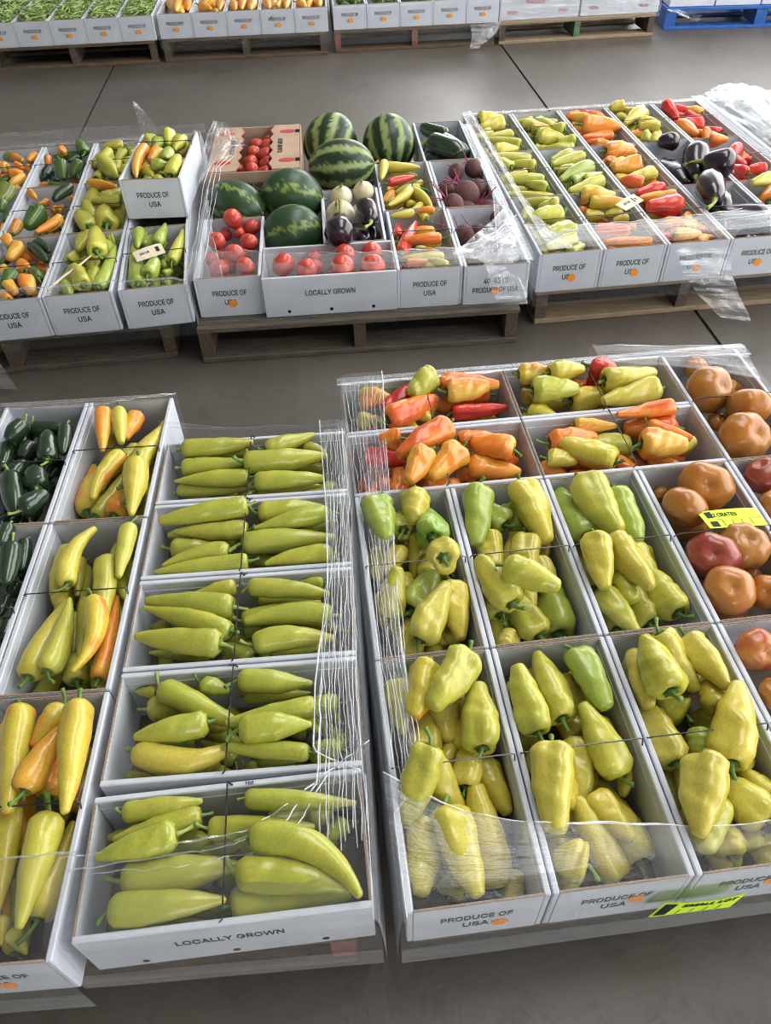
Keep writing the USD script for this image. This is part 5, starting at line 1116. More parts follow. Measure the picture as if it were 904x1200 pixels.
MR12 gyp O 0 0.923 2.872 0.246 0.868 2.827 0.246 0.0223 0.0000
MR12 gyp o 0 0.857 2.903 0.216 0.908 2.954 0.216 0.0221 0.0000
MR12 gyp o 0 0.928 2.820 0.176 0.859 2.783 0.176 0.0255 0.0000
MR12 gyp o 0 0.869 2.873 0.238 0.912 2.928 0.238 0.0213 0.0000
MR12 gyp o -1 0.972 2.757 0.239 1.023 2.811 0.239 0.0253 0.0000
MR23 gyp y 1 1.054 3.414 0.263 0.992 3.396 0.263 0.0246 -0.0000
MR23 gyp y 1 1.063 3.421 0.240 1.125 3.403 0.240 0.0188 -0.0000
MR23 gyp y 2 1.130 3.373 0.250 1.020 3.248 0.250 0.0328 -0.0000
MR23 gyp y 2 1.076 3.261 0.247 1.158 3.264 0.247 0.0241 -0.0000
MR23 gyp y 2 1.148 3.194 0.253 1.067 3.201 0.253 0.0237 -0.0000
MR23 gyp yo 1 1.166 3.220 0.215 1.096 3.216 0.215 0.0238 -0.0000
MR23 gyp o 1 1.101 3.198 0.225 1.038 3.204 0.225 0.0206 -0.0000
MR23 gyp yg 1 1.097 3.318 0.211 1.059 3.322 0.211 0.0187 -0.0000
MR23 gyp y -1 1.141 3.097 0.151 1.183 3.145 0.151 0.0206 0.0000
MR23 gyp y -1 1.060 3.239 0.154 1.058 3.299 0.154 0.0233 0.0000
MR23 gyp y -1 1.045 3.367 0.153 1.049 3.310 0.153 0.0225 0.0000
MR23 gyp yg 0 1.112 3.093 0.153 1.091 3.148 0.153 0.0220 0.0000
MR23 gyp y -1 1.169 3.195 0.152 1.149 3.244 0.152 0.0216 0.0000
MR23 gyp y 0 1.078 3.144 0.213 1.072 3.088 0.213 0.0205 0.0000
MR23 gyp y -1 1.122 3.140 0.231 1.151 3.189 0.231 0.0201 0.0000
MR23 gyp y -1 1.060 3.389 0.179 1.080 3.338 0.179 0.0209 0.0000
MR23 gyp y 0 1.032 3.389 0.231 1.057 3.345 0.231 0.0197 0.0000
MR23 gyp y 0 1.068 3.296 0.209 1.052 3.245 0.209 0.0201 0.0000
MR23 gyp y 0 1.114 3.105 0.240 1.091 3.057 0.240 0.0234 0.0000
MR23 gyp y -1 1.130 3.110 0.205 1.116 3.056 0.205 0.0196 0.0000
MR23 gyp y -1 1.162 3.145 0.194 1.149 3.089 0.194 0.0230 0.0000
MR23 gyp y -1 1.078 3.204 0.191 1.056 3.152 0.191 0.0197 0.0000
MR23 gyp y 0 1.074 3.078 0.189 1.096 3.121 0.189 0.0209 0.0000
MR23 gyp yg 0 1.072 3.114 0.248 1.063 3.064 0.248 0.0229 0.0000
MR24 gyp r 1 1.224 3.403 0.272 1.260 3.312 0.236 0.0267 -0.0000
MR24 gyp r 1 1.237 3.436 0.261 1.263 3.365 0.201 0.0218 -0.0000
MR24 gyp r 1 1.261 3.437 0.231 1.371 3.415 0.231 0.0233 -0.0000
MR24 gyp r 2 1.347 3.243 0.230 1.221 3.277 0.230 0.0304 -0.0000
MR24 gyp R 2 1.244 3.236 0.241 1.280 3.117 0.241 0.0308 -0.0000
MR24 gyp r 1 1.313 3.286 0.197 1.388 3.279 0.197 0.0301 -0.0000
MR24 gyp R 2 1.311 3.122 0.262 1.293 3.067 0.226 0.0186 -0.0000
MR24 gyp r 1 1.392 3.095 0.208 1.345 3.139 0.208 0.0222 -0.0000
MR24 gyp r -1 1.280 3.401 0.216 1.346 3.347 0.216 0.0241 0.0000
MR24 gyp R -1 1.265 3.360 0.217 1.268 3.282 0.217 0.0217 0.0000
MR24 gyp r 0 1.294 3.334 0.243 1.350 3.268 0.243 0.0202 0.0000
MR24 gyp O 0 1.363 3.332 0.248 1.316 3.398 0.248 0.0224 0.0000
MR24 gyp r -1 1.334 3.175 0.181 1.387 3.107 0.181 0.0227 0.0000
MR24 gyp R -1 1.345 3.113 0.230 1.294 3.183 0.230 0.0242 0.0000
MR24 gyp O -1 1.258 3.149 0.193 1.282 3.069 0.193 0.0205 0.0000
MR24 gyp r 0 1.228 3.345 0.189 1.268 3.278 0.189 0.0224 0.0000
MR24 gyp r -1 1.238 3.249 0.194 1.282 3.182 0.194 0.0232 0.0000
MR24 gyp r -1 1.276 3.393 0.187 1.214 3.439 0.187 0.0205 0.0000
MR24 gyp r -1 1.243 3.214 0.161 1.290 3.152 0.161 0.0208 0.0000
MR24 gyp r 0 1.384 3.154 0.231 1.343 3.220 0.231 0.0214 0.0000
MR24 gyp R -1 1.323 3.191 0.178 1.262 3.236 0.178 0.0237 0.0000
MR14 gyp R 2 1.293 3.028 0.257 1.357 3.012 0.257 0.0271 -0.0000
MR14 gyp r 2 1.351 2.809 0.234 1.326 2.883 0.254 0.0217 -0.0000
MR14 gyp r 2 1.328 2.713 0.248 1.305 2.792 0.248 0.0212 -0.0000
MR14 gyp r 1 1.379 2.962 0.244 1.311 2.867 0.236 0.0302 -0.0000
MR14 gyp r 2 1.409 2.749 0.248 1.340 2.754 0.248 0.0236 -0.0000
MR14 gyp r 1 1.412 2.884 0.225 1.374 2.896 0.225 0.0170 -0.0000
MR14 gyp R 1 1.403 2.913 0.211 1.395 3.005 0.219 0.0238 -0.0000
MR14 gyp y 1 1.364 2.734 0.214 1.366 2.666 0.202 0.0180 -0.0000
MR14 gyp r 0 1.374 2.714 0.151 1.396 2.773 0.151 0.0205 0.0000
MR14 gyp r -1 1.368 2.907 0.152 1.378 2.842 0.152 0.0211 0.0000
MR14 gyp R -1 1.355 2.796 0.152 1.351 2.863 0.152 0.0217 0.0000
MR14 gyp r -1 1.306 2.810 0.149 1.338 2.759 0.149 0.0181 0.0000
MR14 gyp r 0 1.314 2.695 0.151 1.299 2.756 0.151 0.0207 0.0000
MR14 gyp R 0 1.397 2.790 0.150 1.396 2.852 0.150 0.0193 0.0000
MR14 gyp r -1 1.417 2.688 0.186 1.390 2.742 0.186 0.0210 0.0000
MR14 gyp r -1 1.340 2.875 0.186 1.330 2.814 0.186 0.0212 0.0000
MR14 gyp R 0 1.331 2.740 0.173 1.331 2.800 0.173 0.0202 0.0000
MR14 gyp r 0 1.320 2.782 0.220 1.331 2.724 0.220 0.0174 0.0000
MR04 gyp yg 2 1.372 2.631 0.266 1.291 2.589 0.266 0.0238 -0.0000
MR04 gyp o 2 1.317 2.482 0.246 1.372 2.598 0.250 0.0327 -0.0000
MR04 gyp yg 0 1.332 2.340 0.153 1.352 2.417 0.153 0.0226 0.0000
MR04 gyp yg 0 1.349 2.447 0.158 1.394 2.508 0.158 0.0278 0.0000
MR04 gyp yg -1 1.387 2.489 0.252 1.422 2.557 0.252 0.0268 0.0000
MR04 gyp yg -1 1.337 2.563 0.205 1.376 2.637 0.205 0.0246 0.0000
MR04 gyp yg 0 1.329 2.316 0.197 1.386 2.367 0.197 0.0248 0.0000
MR04 gyp o 0 1.393 2.580 0.243 1.438 2.638 0.243 0.0270 0.0000
MR04 gyp yg -1 1.333 2.340 0.249 1.372 2.410 0.249 0.0272 0.0000
MR04 gyp yg -1 1.380 2.516 0.197 1.318 2.471 0.197 0.0249 0.0000
MR04 gyp o 0 1.335 2.420 0.244 1.381 2.476 0.244 0.0231 0.0000
MR04 gyp o -1 1.338 2.283 0.163 1.383 2.345 0.163 0.0231 0.0000
MR04 gyp yg 0 1.328 2.421 0.198 1.378 2.473 0.198 0.0247 0.0000
MR04 gyp yg 0 1.315 2.494 0.158 1.383 2.523 0.158 0.0237 0.0000
MR04 gyp yg 0 1.370 2.410 0.180 1.336 2.349 0.180 0.0226 0.0000
MR02 gyp r 2 0.996 2.592 0.257 0.890 2.561 0.257 0.0254 -0.0000
MR02 gyp o 2 1.024 2.553 0.249 0.893 2.533 0.249 0.0251 -0.0000
MR02 gyp r 2 1.016 2.463 0.257 0.896 2.450 0.257 0.0410 -0.0000
MR02 gyp yo 1 0.929 2.503 0.213 1.023 2.467 0.213 0.0286 -0.0000
MR02 gyp o 1 0.942 2.392 0.224 1.072 2.342 0.224 0.0296 -0.0000
MR02 gyp O 2 0.935 2.267 0.248 1.024 2.267 0.248 0.0231 -0.0000
MR02 gyp R 1 1.005 2.292 0.224 1.079 2.293 0.224 0.0145 -0.0000
MR02 gyp r 0 0.898 2.523 0.152 0.965 2.592 0.152 0.0216 0.0000
MR02 gyp O 0 1.024 2.275 0.154 0.944 2.291 0.154 0.0239 0.0000
MR02 gyp r -1 0.966 2.428 0.154 0.939 2.338 0.154 0.0234 0.0000
MR02 gyp O -1 1.010 2.414 0.200 0.919 2.425 0.200 0.0222 0.0000
MR02 gyp O 0 0.964 2.309 0.191 1.015 2.374 0.191 0.0214 0.0000
MR02 gyp O 0 1.032 2.245 0.202 1.062 2.324 0.202 0.0206 0.0000
MR02 gyp O 0 0.907 2.439 0.176 0.991 2.456 0.176 0.0223 0.0000
MR02 gyp O 0 1.004 2.304 0.200 0.967 2.237 0.200 0.0244 0.0000
MR02 gyp r 0 0.974 2.332 0.227 0.912 2.273 0.227 0.0218 0.0000
MR02 gyp R 0 0.898 2.540 0.203 0.955 2.596 0.203 0.0216 0.0000
MR02 gyp o 0 0.935 2.381 0.188 0.945 2.296 0.188 0.0246 0.0000
MR02 gyp O 0 0.991 2.303 0.245 1.035 2.366 0.245 0.0204 0.0000
MR02 gyp yo 0 0.929 2.519 0.177 0.975 2.577 0.177 0.0205 0.0000
MR02 gyp yo 0 0.929 2.242 0.173 0.976 2.310 0.173 0.0216 0.0000
MR02 gyp r -1 0.973 2.352 0.155 0.943 2.283 0.155 0.0224 0.0000
MR02 gyp yo 0 1.012 2.396 0.226 1.048 2.459 0.226 0.0233 0.0000
MR02 gyp O 0 1.005 2.244 0.228 1.058 2.295 0.228 0.0205 0.0000
MR13 egg P 2 1.086 2.935 0.199 1.124 2.721 0.199 0.0571 -0.0000
MR13 egg P 1 1.089 3.013 0.262 1.165 2.996 0.262 0.0336 -0.0000
MR13 egg P 2 1.145 2.716 0.245 1.187 2.876 0.285 0.0492 -0.0000
MR13 egg P 3 1.160 2.725 0.294 1.258 2.682 0.294 0.0502 -0.0000
MR13 egg P -1 1.126 2.999 0.171 1.165 2.915 0.171 0.0405 0.0000
MR13 egg P 0 1.150 2.676 0.171 1.217 2.739 0.171 0.0400 0.0000
MR03 egg P 2 1.105 2.425 0.287 1.138 2.596 0.287 0.0490 -0.0000
MR03 egg P 1 1.194 2.569 0.244 1.136 2.432 0.232 0.0424 -0.0000
MR03 egg P 2 1.132 2.409 0.247 1.287 2.389 0.247 0.0342 -0.0000
MR03 egg P 0 1.244 2.427 0.173 1.203 2.285 0.173 0.0423 0.0000
MR03 egg P 0 1.162 2.425 0.169 1.183 2.560 0.169 0.0387 0.0000
ML22 bell Og 2 -1.447 3.116 0.248 -1.362 3.065 0.248 0.0216 -0.0000
ML22 bell O 1 -1.341 3.161 0.232 -1.361 3.100 0.232 0.0191 -0.0000
ML22 bell O 1 -1.335 3.045 0.224 -1.362 3.048 0.224 0.0172 -0.0000
ML22 bell O 2 -1.382 2.963 0.239 -1.331 2.959 0.239 0.0218 -0.0000
ML22 bell O 2 -1.401 2.998 0.250 -1.439 3.013 0.250 0.0212 -0.0000
ML22 bell O 2 -1.318 2.932 0.237 -1.355 2.868 0.237 0.0206 -0.0000
ML22 bell o 1 -1.417 3.031 0.222 -1.431 2.979 0.222 0.0142 -0.0000
ML22 bell DG 1 -1.392 2.972 0.220 -1.421 2.940 0.220 0.0140 -0.0000
ML22 bell DG 2 -1.360 2.846 0.245 -1.369 2.792 0.245 0.0188 -0.0000
ML22 bell o -1 -1.392 2.980 0.148 -1.378 2.928 0.148 0.0175 0.0000
ML22 bell Og 0 -1.372 3.040 0.148 -1.377 3.091 0.148 0.0175 0.0000
ML22 bell o 0 -1.365 2.911 0.149 -1.349 2.863 0.149 0.0180 0.0000
ML22 bell O -1 -1.439 2.886 0.147 -1.420 2.847 0.147 0.0164 0.0000
ML22 bell DG 0 -1.332 2.856 0.147 -1.319 2.813 0.147 0.0164 0.0000
ML22 bell O -1 -1.337 2.944 0.148 -1.365 2.985 0.148 0.0171 0.0000
ML22 bell DG -1 -1.343 3.090 0.147 -1.357 3.133 0.147 0.0161 0.0000
ML22 bell o -1 -1.394 3.100 0.149 -1.402 3.145 0.149 0.0187 0.0000
ML22 bell o -1 -1.325 2.877 0.146 -1.332 2.925 0.146 0.0155 0.0000
ML22 bell O 0 -1.444 2.830 0.146 -1.422 2.788 0.146 0.0155 0.0000
ML22 bell Og -1 -1.407 2.839 0.147 -1.400 2.798 0.147 0.0164 0.0000
ML22 bell O -1 -1.387 2.850 0.232 -1.411 2.883 0.232 0.0186 0.0000
ML22 bell O 0 -1.369 2.857 0.175 -1.358 2.815 0.175 0.0186 0.0000
ML22 bell o 0 -1.389 3.054 0.237 -1.358 3.022 0.237 0.0161 0.0000
ML22 bell DG -1 -1.429 2.871 0.182 -1.422 2.830 0.182 0.0160 0.0000
ML22 bell O 0 -1.328 2.872 0.218 -1.331 2.832 0.218 0.0172 0.0000
ML12 bell Og 2 -1.305 2.761 0.270 -1.321 2.673 0.246 0.0291 -0.0000
ML12 bell DG 2 -1.303 2.669 0.260 -1.307 2.626 0.244 0.0155 -0.0000
ML12 bell DG 1 -1.283 2.637 0.234 -1.289 2.586 0.218 0.0180 -0.0000
ML12 bell O 1 -1.270 2.548 0.224 -1.277 2.511 0.224 0.0126 -0.0000
ML12 bell O -1 -1.419 2.743 0.144 -1.407 2.696 0.144 0.0136 0.0000
ML12 bell DG -1 -1.431 2.620 0.145 -1.389 2.643 0.145 0.0146 0.0000
ML12 bell DG -1 -1.308 2.570 0.146 -1.276 2.605 0.146 0.0158 0.0000
ML12 bell DG -1 -1.323 2.628 0.147 -1.344 2.591 0.147 0.0163 0.0000
ML12 bell DG -1 -1.358 2.494 0.146 -1.343 2.536 0.146 0.0151 0.0000
ML12 bell DG 0 -1.329 2.426 0.145 -1.339 2.469 0.145 0.0147 0.0000
ML12 bell DG 0 -1.387 2.615 0.147 -1.395 2.573 0.147 0.0166 0.0000
ML12 bell DG 0 -1.300 2.521 0.144 -1.326 2.485 0.144 0.0136 0.0000
ML12 bell DG -1 -1.363 2.632 0.145 -1.340 2.668 0.145 0.0142 0.0000
ML12 bell DG 0 -1.287 2.424 0.147 -1.286 2.469 0.147 0.0163 0.0000
ML12 bell O -1 -1.326 2.560 0.145 -1.324 2.519 0.145 0.0147 0.0000
ML12 bell DG -1 -1.367 2.553 0.144 -1.361 2.597 0.144 0.0138 0.0000
ML12 bell Og -1 -1.271 2.512 0.145 -1.296 2.482 0.145 0.0145 0.0000
ML12 bell DG -1 -1.384 2.695 0.145 -1.383 2.652 0.145 0.0144 0.0000
ML12 bell DG -1 -1.436 2.654 0.144 -1.409 2.685 0.144 0.0136 0.0000
ML12 bell DG -1 -1.306 2.648 0.146 -1.287 2.681 0.146 0.0156 0.0000
ML12 bell DG -1 -1.317 2.583 0.196 -1.284 2.560 0.196 0.0165 0.0000
ML12 bell O 0 -1.406 2.710 0.194 -1.388 2.672 0.194 0.0140 0.0000
ML12 bell DG 0 -1.286 2.453 0.196 -1.298 2.415 0.196 0.0159 0.0000
ML23 bell O 1 -1.229 3.130 0.246 -1.240 3.181 0.254 0.0186 -0.0000
ML23 bell DG 2 -1.141 3.132 0.246 -1.175 3.198 0.270 0.0251 -0.0000
ML23 bell Og 2 -1.260 3.065 0.265 -1.262 3.030 0.237 0.0143 -0.0000
ML23 bell DG 1 -1.167 3.162 0.224 -1.281 3.159 0.224 0.0162 -0.0000
ML23 bell DG 2 -1.183 2.973 0.279 -1.170 2.914 0.227 0.0237 -0.0000
ML23 bell DG 2 -1.108 2.962 0.283 -1.135 2.919 0.235 0.0210 -0.0000
ML23 bell D 1 -1.176 3.161 0.192 -1.094 2.858 0.252 0.0156 -0.0000
ML23 bell D 1 -1.249 3.019 0.233 -1.268 2.956 0.217 0.0212 -0.0000
ML23 bell D 0 -1.268 3.057 0.208 -1.261 3.022 0.184 0.0144 -0.0000
ML23 bell Og 1 -1.253 2.890 0.219 -1.181 2.895 0.219 0.0138 -0.0000
ML23 bell DG 1 -1.214 2.877 0.228 -1.142 2.854 0.228 0.0124 -0.0000
ML23 bell O 1 -1.207 2.831 0.224 -1.219 2.806 0.208 0.0108 -0.0000
ML23 bell D 1 -1.246 2.813 0.215 -1.222 2.854 0.215 0.0135 -0.0000
ML23 bell DG -1 -1.174 2.871 0.143 -1.163 2.930 0.143 0.0126 0.0000
ML23 bell Og -1 -1.211 3.047 0.143 -1.184 3.103 0.143 0.0127 0.0000
ML23 bell O -1 -1.167 3.073 0.144 -1.176 3.017 0.144 0.0136 0.0000
ML23 bell O -1 -1.194 3.118 0.144 -1.170 3.168 0.144 0.0140 0.0000
ML23 bell Og 0 -1.147 3.020 0.144 -1.176 2.968 0.144 0.0131 0.0000
ML23 bell D -1 -1.133 2.977 0.145 -1.149 2.921 0.145 0.0144 0.0000
ML23 bell O -1 -1.130 3.163 0.144 -1.167 3.122 0.144 0.0135 0.0000
ML23 bell D -1 -1.210 2.875 0.145 -1.254 2.850 0.145 0.0144 0.0000
ML23 bell DG -1 -1.139 2.877 0.145 -1.126 2.933 0.145 0.0149 0.0000
ML23 bell DG -1 -1.156 2.867 0.144 -1.142 2.820 0.144 0.0130 0.0000
ML23 bell D -1 -1.211 2.957 0.213 -1.231 2.905 0.213 0.0133 0.0000
ML23 bell DG -1 -1.173 2.828 0.182 -1.152 2.873 0.182 0.0130 0.0000
ML23 bell D -1 -1.168 3.129 0.234 -1.195 3.082 0.234 0.0149 0.0000
ML13 bell O 2 -1.246 2.765 0.248 -1.207 2.710 0.248 0.0145 -0.0000
ML13 bell D 2 -1.087 2.748 0.271 -1.114 2.634 0.271 0.0212 -0.0000
ML13 bell D 1 -1.113 2.725 0.184 -1.050 2.463 0.244 0.0161 -0.0000
ML13 bell O 2 -1.067 2.528 0.254 -1.087 2.436 0.254 0.0205 -0.0000
ML13 bell DG 2 -1.148 2.584 0.260 -1.168 2.479 0.244 0.0326 -0.0000
ML13 bell D 1 -1.118 2.723 0.167 -1.128 2.672 0.159 0.0156 -0.0000
ML13 bell O 2 -1.054 2.468 0.269 -1.103 2.390 0.269 0.0148 -0.0000
ML13 bell yo 1 -1.104 2.519 0.221 -1.070 2.516 0.221 0.0125 -0.0000
ML13 bell Og 2 -1.193 2.493 0.259 -1.201 2.429 0.247 0.0197 -0.0000
ML13 bell O 0 -1.097 2.585 0.194 -1.076 2.579 0.194 0.0103 -0.0000
ML13 bell Og 1 -1.171 2.415 0.215 -1.154 2.467 0.215 0.0146 -0.0000
ML13 bell O -1 -1.217 2.716 0.145 -1.207 2.776 0.145 0.0148 0.0000
ML13 bell O -1 -1.193 2.587 0.145 -1.159 2.638 0.145 0.0146 0.0000
ML13 bell DG 0 -1.147 2.558 0.145 -1.126 2.608 0.145 0.0148 0.0000
ML13 bell O 0 -1.121 2.488 0.144 -1.091 2.532 0.144 0.0131 0.0000
ML13 bell Og 0 -1.103 2.475 0.144 -1.108 2.416 0.144 0.0140 0.0000
ML13 bell O 0 -1.109 2.685 0.144 -1.096 2.631 0.144 0.0135 0.0000
ML13 bell O -1 -1.126 2.542 0.143 -1.146 2.491 0.143 0.0126 0.0000
ML13 bell DG 0 -1.099 2.568 0.145 -1.095 2.621 0.145 0.0141 0.0000
ML13 bell yo -1 -1.168 2.463 0.144 -1.156 2.414 0.144 0.0131 0.0000
ML13 bell O -1 -1.142 2.670 0.144 -1.135 2.614 0.144 0.0135 0.0000
ML13 bell O -1 -1.094 2.703 0.145 -1.109 2.752 0.145 0.0143 0.0000
ML13 bell O 0 -1.061 2.499 0.143 -1.080 2.454 0.143 0.0130 0.0000
ML13 bell O 0 -1.062 2.538 0.143 -1.091 2.501 0.143 0.0127 0.0000
ML13 bell DG -1 -1.171 2.547 0.176 -1.158 2.593 0.176 0.0129 0.0000
ML13 bell O 0 -1.088 2.745 0.219 -1.120 2.782 0.219 0.0139 0.0000
ML13 bell O -1 -1.169 2.720 0.232 -1.195 2.681 0.232 0.0134 0.0000
ML13 bell O -1 -1.167 2.718 0.192 -1.161 2.765 0.192 0.0149 0.0000
ML13 bell O 0 -1.122 2.654 0.221 -1.117 2.703 0.221 0.0132 0.0000
ML03 bell O 2 -1.198 2.374 0.267 -1.169 2.328 0.251 0.0179 -0.0000
ML03 bell O 2 -1.141 2.335 0.257 -1.160 2.261 0.241 0.0234 -0.0000
ML03 bell O 2 -1.081 2.186 0.243 -1.139 2.284 0.223 0.0229 -0.0000
ML03 bell DG 2 -1.105 2.156 0.258 -1.123 2.083 0.226 0.0244 -0.0000
ML03 bell DG 1 -1.180 2.313 0.224 -1.194 2.273 0.224 0.0141 -0.0000
ML03 bell O 2 -1.101 2.085 0.256 -1.064 2.040 0.248 0.0186 -0.0000
ML03 bell O 2 -1.063 2.121 0.251 -1.023 2.046 0.247 0.0263 -0.0000
ML03 bell DG 2 -1.023 2.125 0.245 -1.061 2.189 0.245 0.0225 -0.0000
ML03 bell D 2 -1.113 2.344 0.248 -1.029 2.232 0.248 0.0186 -0.0000
ML03 bell D 1 -1.104 2.374 0.246 -1.042 2.301 0.246 0.0169 -0.0000
ML03 bell D -1 -1.155 2.232 0.148 -1.126 2.168 0.148 0.0170 0.0000
ML03 bell O 0 -1.039 2.140 0.148 -1.066 2.201 0.148 0.0177 0.0000
ML03 bell D 0 -1.068 2.076 0.147 -1.133 2.108 0.147 0.0160 0.0000
ML03 bell O -1 -1.145 2.062 0.146 -1.161 2.124 0.146 0.0153 0.0000
ML03 bell O -1 -1.074 2.150 0.146 -1.052 2.086 0.146 0.0151 0.0000
ML03 bell O 0 -1.063 2.293 0.148 -1.060 2.231 0.148 0.0178 0.0000
ML03 bell O -1 -1.116 2.141 0.149 -1.177 2.157 0.149 0.0182 0.0000
ML03 bell O 0 -1.099 2.020 0.146 -1.117 2.080 0.146 0.0158 0.0000
ML03 bell D -1 -1.080 2.378 0.147 -1.074 2.315 0.147 0.0166 0.0000
ML03 bell DG 0 -1.036 2.034 0.147 -1.025 2.101 0.147 0.0166 0.0000
ML03 bell O 0 -1.074 2.310 0.173 -1.050 2.369 0.173 0.0163 0.0000
ML03 bell O 0 -1.176 2.246 0.226 -1.148 2.184 0.226 0.0167 0.0000
ML03 bell D 0 -1.048 2.069 0.177 -1.041 2.130 0.177 0.0179 0.0000
ML03 bell O 0 -1.113 2.013 0.186 -1.122 2.075 0.186 0.0167 0.0000
ML03 bell D 0 -1.056 2.086 0.212 -1.091 2.137 0.212 0.0180 0.0000
ML03 bell O 0 -1.159 2.338 0.219 -1.104 2.306 0.219 0.0169 0.0000
ML03 bell O 0 -1.090 2.134 0.169 -1.075 2.192 0.169 0.0152 0.0000
ML03 bell O -1 -1.079 2.282 0.204 -1.097 2.335 0.204 0.0153 0.0000
ML03 bell O 0 -1.171 2.136 0.172 -1.122 2.104 0.172 0.0166 0.0000
ML03 bell D 0 -1.164 2.096 0.177 -1.139 2.047 0.177 0.0154 0.0000
ML03 bell O -1 -1.065 2.216 0.182 -1.054 2.271 0.182 0.0154 0.0000
ML03 bell O 0 -1.080 2.014 0.241 -1.114 2.060 0.241 0.0157 0.0000
ML03 bell D 0 -1.074 2.076 0.175 -1.111 2.120 0.175 0.0155 0.0000
ML03 bell O 0 -1.033 2.231 0.208 -1.077 2.268 0.208 0.0174 0.0000
ML24 gyp yg 2 -1.034 3.110 0.248 -1.072 2.994 0.248 0.0296 -0.0000
ML24 gyp yg 2 -1.035 3.001 0.263 -0.960 2.895 0.239 0.0347 -0.0000
ML24 gyp yg 1 -1.002 3.202 0.246 -1.081 3.181 0.246 0.0229 -0.0000
ML24 gyp yg 1 -0.999 3.175 0.229 -1.008 3.084 0.221 0.0243 -0.0000
ML24 gyp yg 1 -1.052 2.927 0.223 -1.031 2.998 0.223 0.0233 -0.0000
ML24 gyp yg 0 -1.004 2.933 0.206 -0.964 2.862 0.186 0.0232 -0.0000
ML24 gyp yg -1 -0.986 3.006 0.154 -0.982 2.926 0.154 0.0234 0.0000
ML24 gyp yg -1 -0.961 2.931 0.153 -0.938 2.859 0.153 0.0225 0.0000
ML24 gyp yg -1 -0.943 2.953 0.211 -0.961 3.022 0.211 0.0216 0.0000
ML24 gyp yg -1 -1.019 3.010 0.206 -0.968 2.970 0.206 0.0237 0.0000
ML24 gyp yg 0 -0.953 2.948 0.243 -0.901 2.906 0.243 0.0232 0.0000
ML24 gyp yg 0 -0.910 2.865 0.208 -0.943 2.919 0.208 0.0207 0.0000
ML24 gyp yg -1 -0.986 3.037 0.238 -0.982 2.974 0.238 0.0195 0.0000
ML24 gyp yg -1 -0.934 3.090 0.238 -0.963 3.149 0.238 0.0205 0.0000
ML24 gyp yg 0 -0.946 3.042 0.243 -0.936 2.984 0.243 0.0221 0.0000
ML24 gyp yg -1 -0.933 3.150 0.234 -0.984 3.188 0.234 0.0215 0.0000
ML24 gyp yg -1 -0.956 3.052 0.169 -0.937 2.993 0.169 0.0194 0.0000
ML14 gyp yo 2 -1.032 2.788 0.262 -0.923 2.749 0.262 0.0215 -0.0000
ML14 gyp yg 1 -0.999 2.635 0.208 -1.020 2.782 0.240 0.0402 -0.0000
ML14 gyp yg 2 -0.883 2.632 0.260 -0.989 2.640 0.260 0.0222 -0.0000
ML14 gyp yg 1 -0.908 2.677 0.220 -0.872 2.549 0.204 0.0355 -0.0000
ML14 gyp yg 2 -0.956 2.469 0.243 -1.025 2.583 0.247 0.0347 -0.0000
ML14 gyp yg 2 -0.902 2.482 0.243 -0.942 2.616 0.243 0.0433 -0.0000
ML14 gyp yg 1 -0.983 2.526 0.195 -1.008 2.430 0.195 0.0288 -0.0000
ML14 gyp yg 0 -0.874 2.488 0.159 -0.959 2.579 0.159 0.0285 0.0000
ML14 gyp yg 0 -0.953 2.664 0.246 -0.903 2.763 0.246 0.0291 0.0000
ML14 gyp yg 0 -1.004 2.620 0.250 -0.956 2.525 0.250 0.0289 0.0000
ML14 gyp yg -1 -0.937 2.780 0.208 -0.890 2.683 0.208 0.0292 0.0000
ML14 gyp yg 0 -0.866 2.514 0.190 -0.937 2.599 0.190 0.0316 0.0000
ML04 gyp yg 2 -0.859 2.400 0.232 -0.885 2.390 0.232 0.0218 -0.0000
ML04 gyp g 2 -0.875 2.361 0.234 -0.832 2.265 0.210 0.0281 -0.0000
ML04 gyp yg 2 -0.857 2.206 0.287 -0.913 2.412 0.267 0.0331 -0.0000
ML04 gyp yg 1 -0.932 2.386 0.256 -0.943 2.278 0.256 0.0286 -0.0000
ML04 gyp g 2 -0.927 2.203 0.231 -0.934 2.076 0.215 0.0333 -0.0000
ML04 gyp yg 1 -0.894 2.289 0.218 -0.956 2.260 0.218 0.0226 -0.0000
ML04 gyp yg 1 -0.885 2.237 0.244 -0.877 2.159 0.200 0.0238 -0.0000
ML04 gyp yg 2 -0.869 2.061 0.252 -0.923 2.169 0.260 0.0308 -0.0000
ML04 gyp yg 1 -0.942 2.174 0.186 -0.978 2.135 0.186 0.0233 -0.0000
ML04 long g 2 -0.830 2.067 0.241 -0.840 2.327 0.241 0.0236 -0.0062
ML04 gyp g 0 -0.856 2.168 0.153 -0.836 2.077 0.153 0.0221 0.0000
ML04 gyp yg -1 -0.904 2.119 0.150 -0.884 2.043 0.150 0.0197 0.0000
ML04 gyp g -1 -0.875 2.396 0.153 -0.861 2.310 0.153 0.0229 0.0000
ML04 gyp g 0 -0.861 2.206 0.154 -0.844 2.286 0.154 0.0235 0.0000
ML04 gyp yg 0 -0.948 2.098 0.152 -0.911 2.030 0.152 0.0212 0.0000
ML04 gyp g 0 -0.915 2.108 0.195 -0.929 2.031 0.195 0.0195 0.0000
ML04 gyp g 0 -0.843 2.058 0.173 -0.872 2.125 0.173 0.0195 0.0000
ML04 gyp g -1 -0.933 2.349 0.201 -0.998 2.383 0.201 0.0194 0.0000
ML04 gyp yg 0 -0.841 2.161 0.201 -0.849 2.082 0.201 0.0214 0.0000
ML04 gyp yg 0 -0.880 2.074 0.208 -0.867 2.144 0.208 0.0198 0.0000
ML04 gyp yg 0 -0.963 2.238 0.239 -0.954 2.317 0.239 0.0202 0.0000
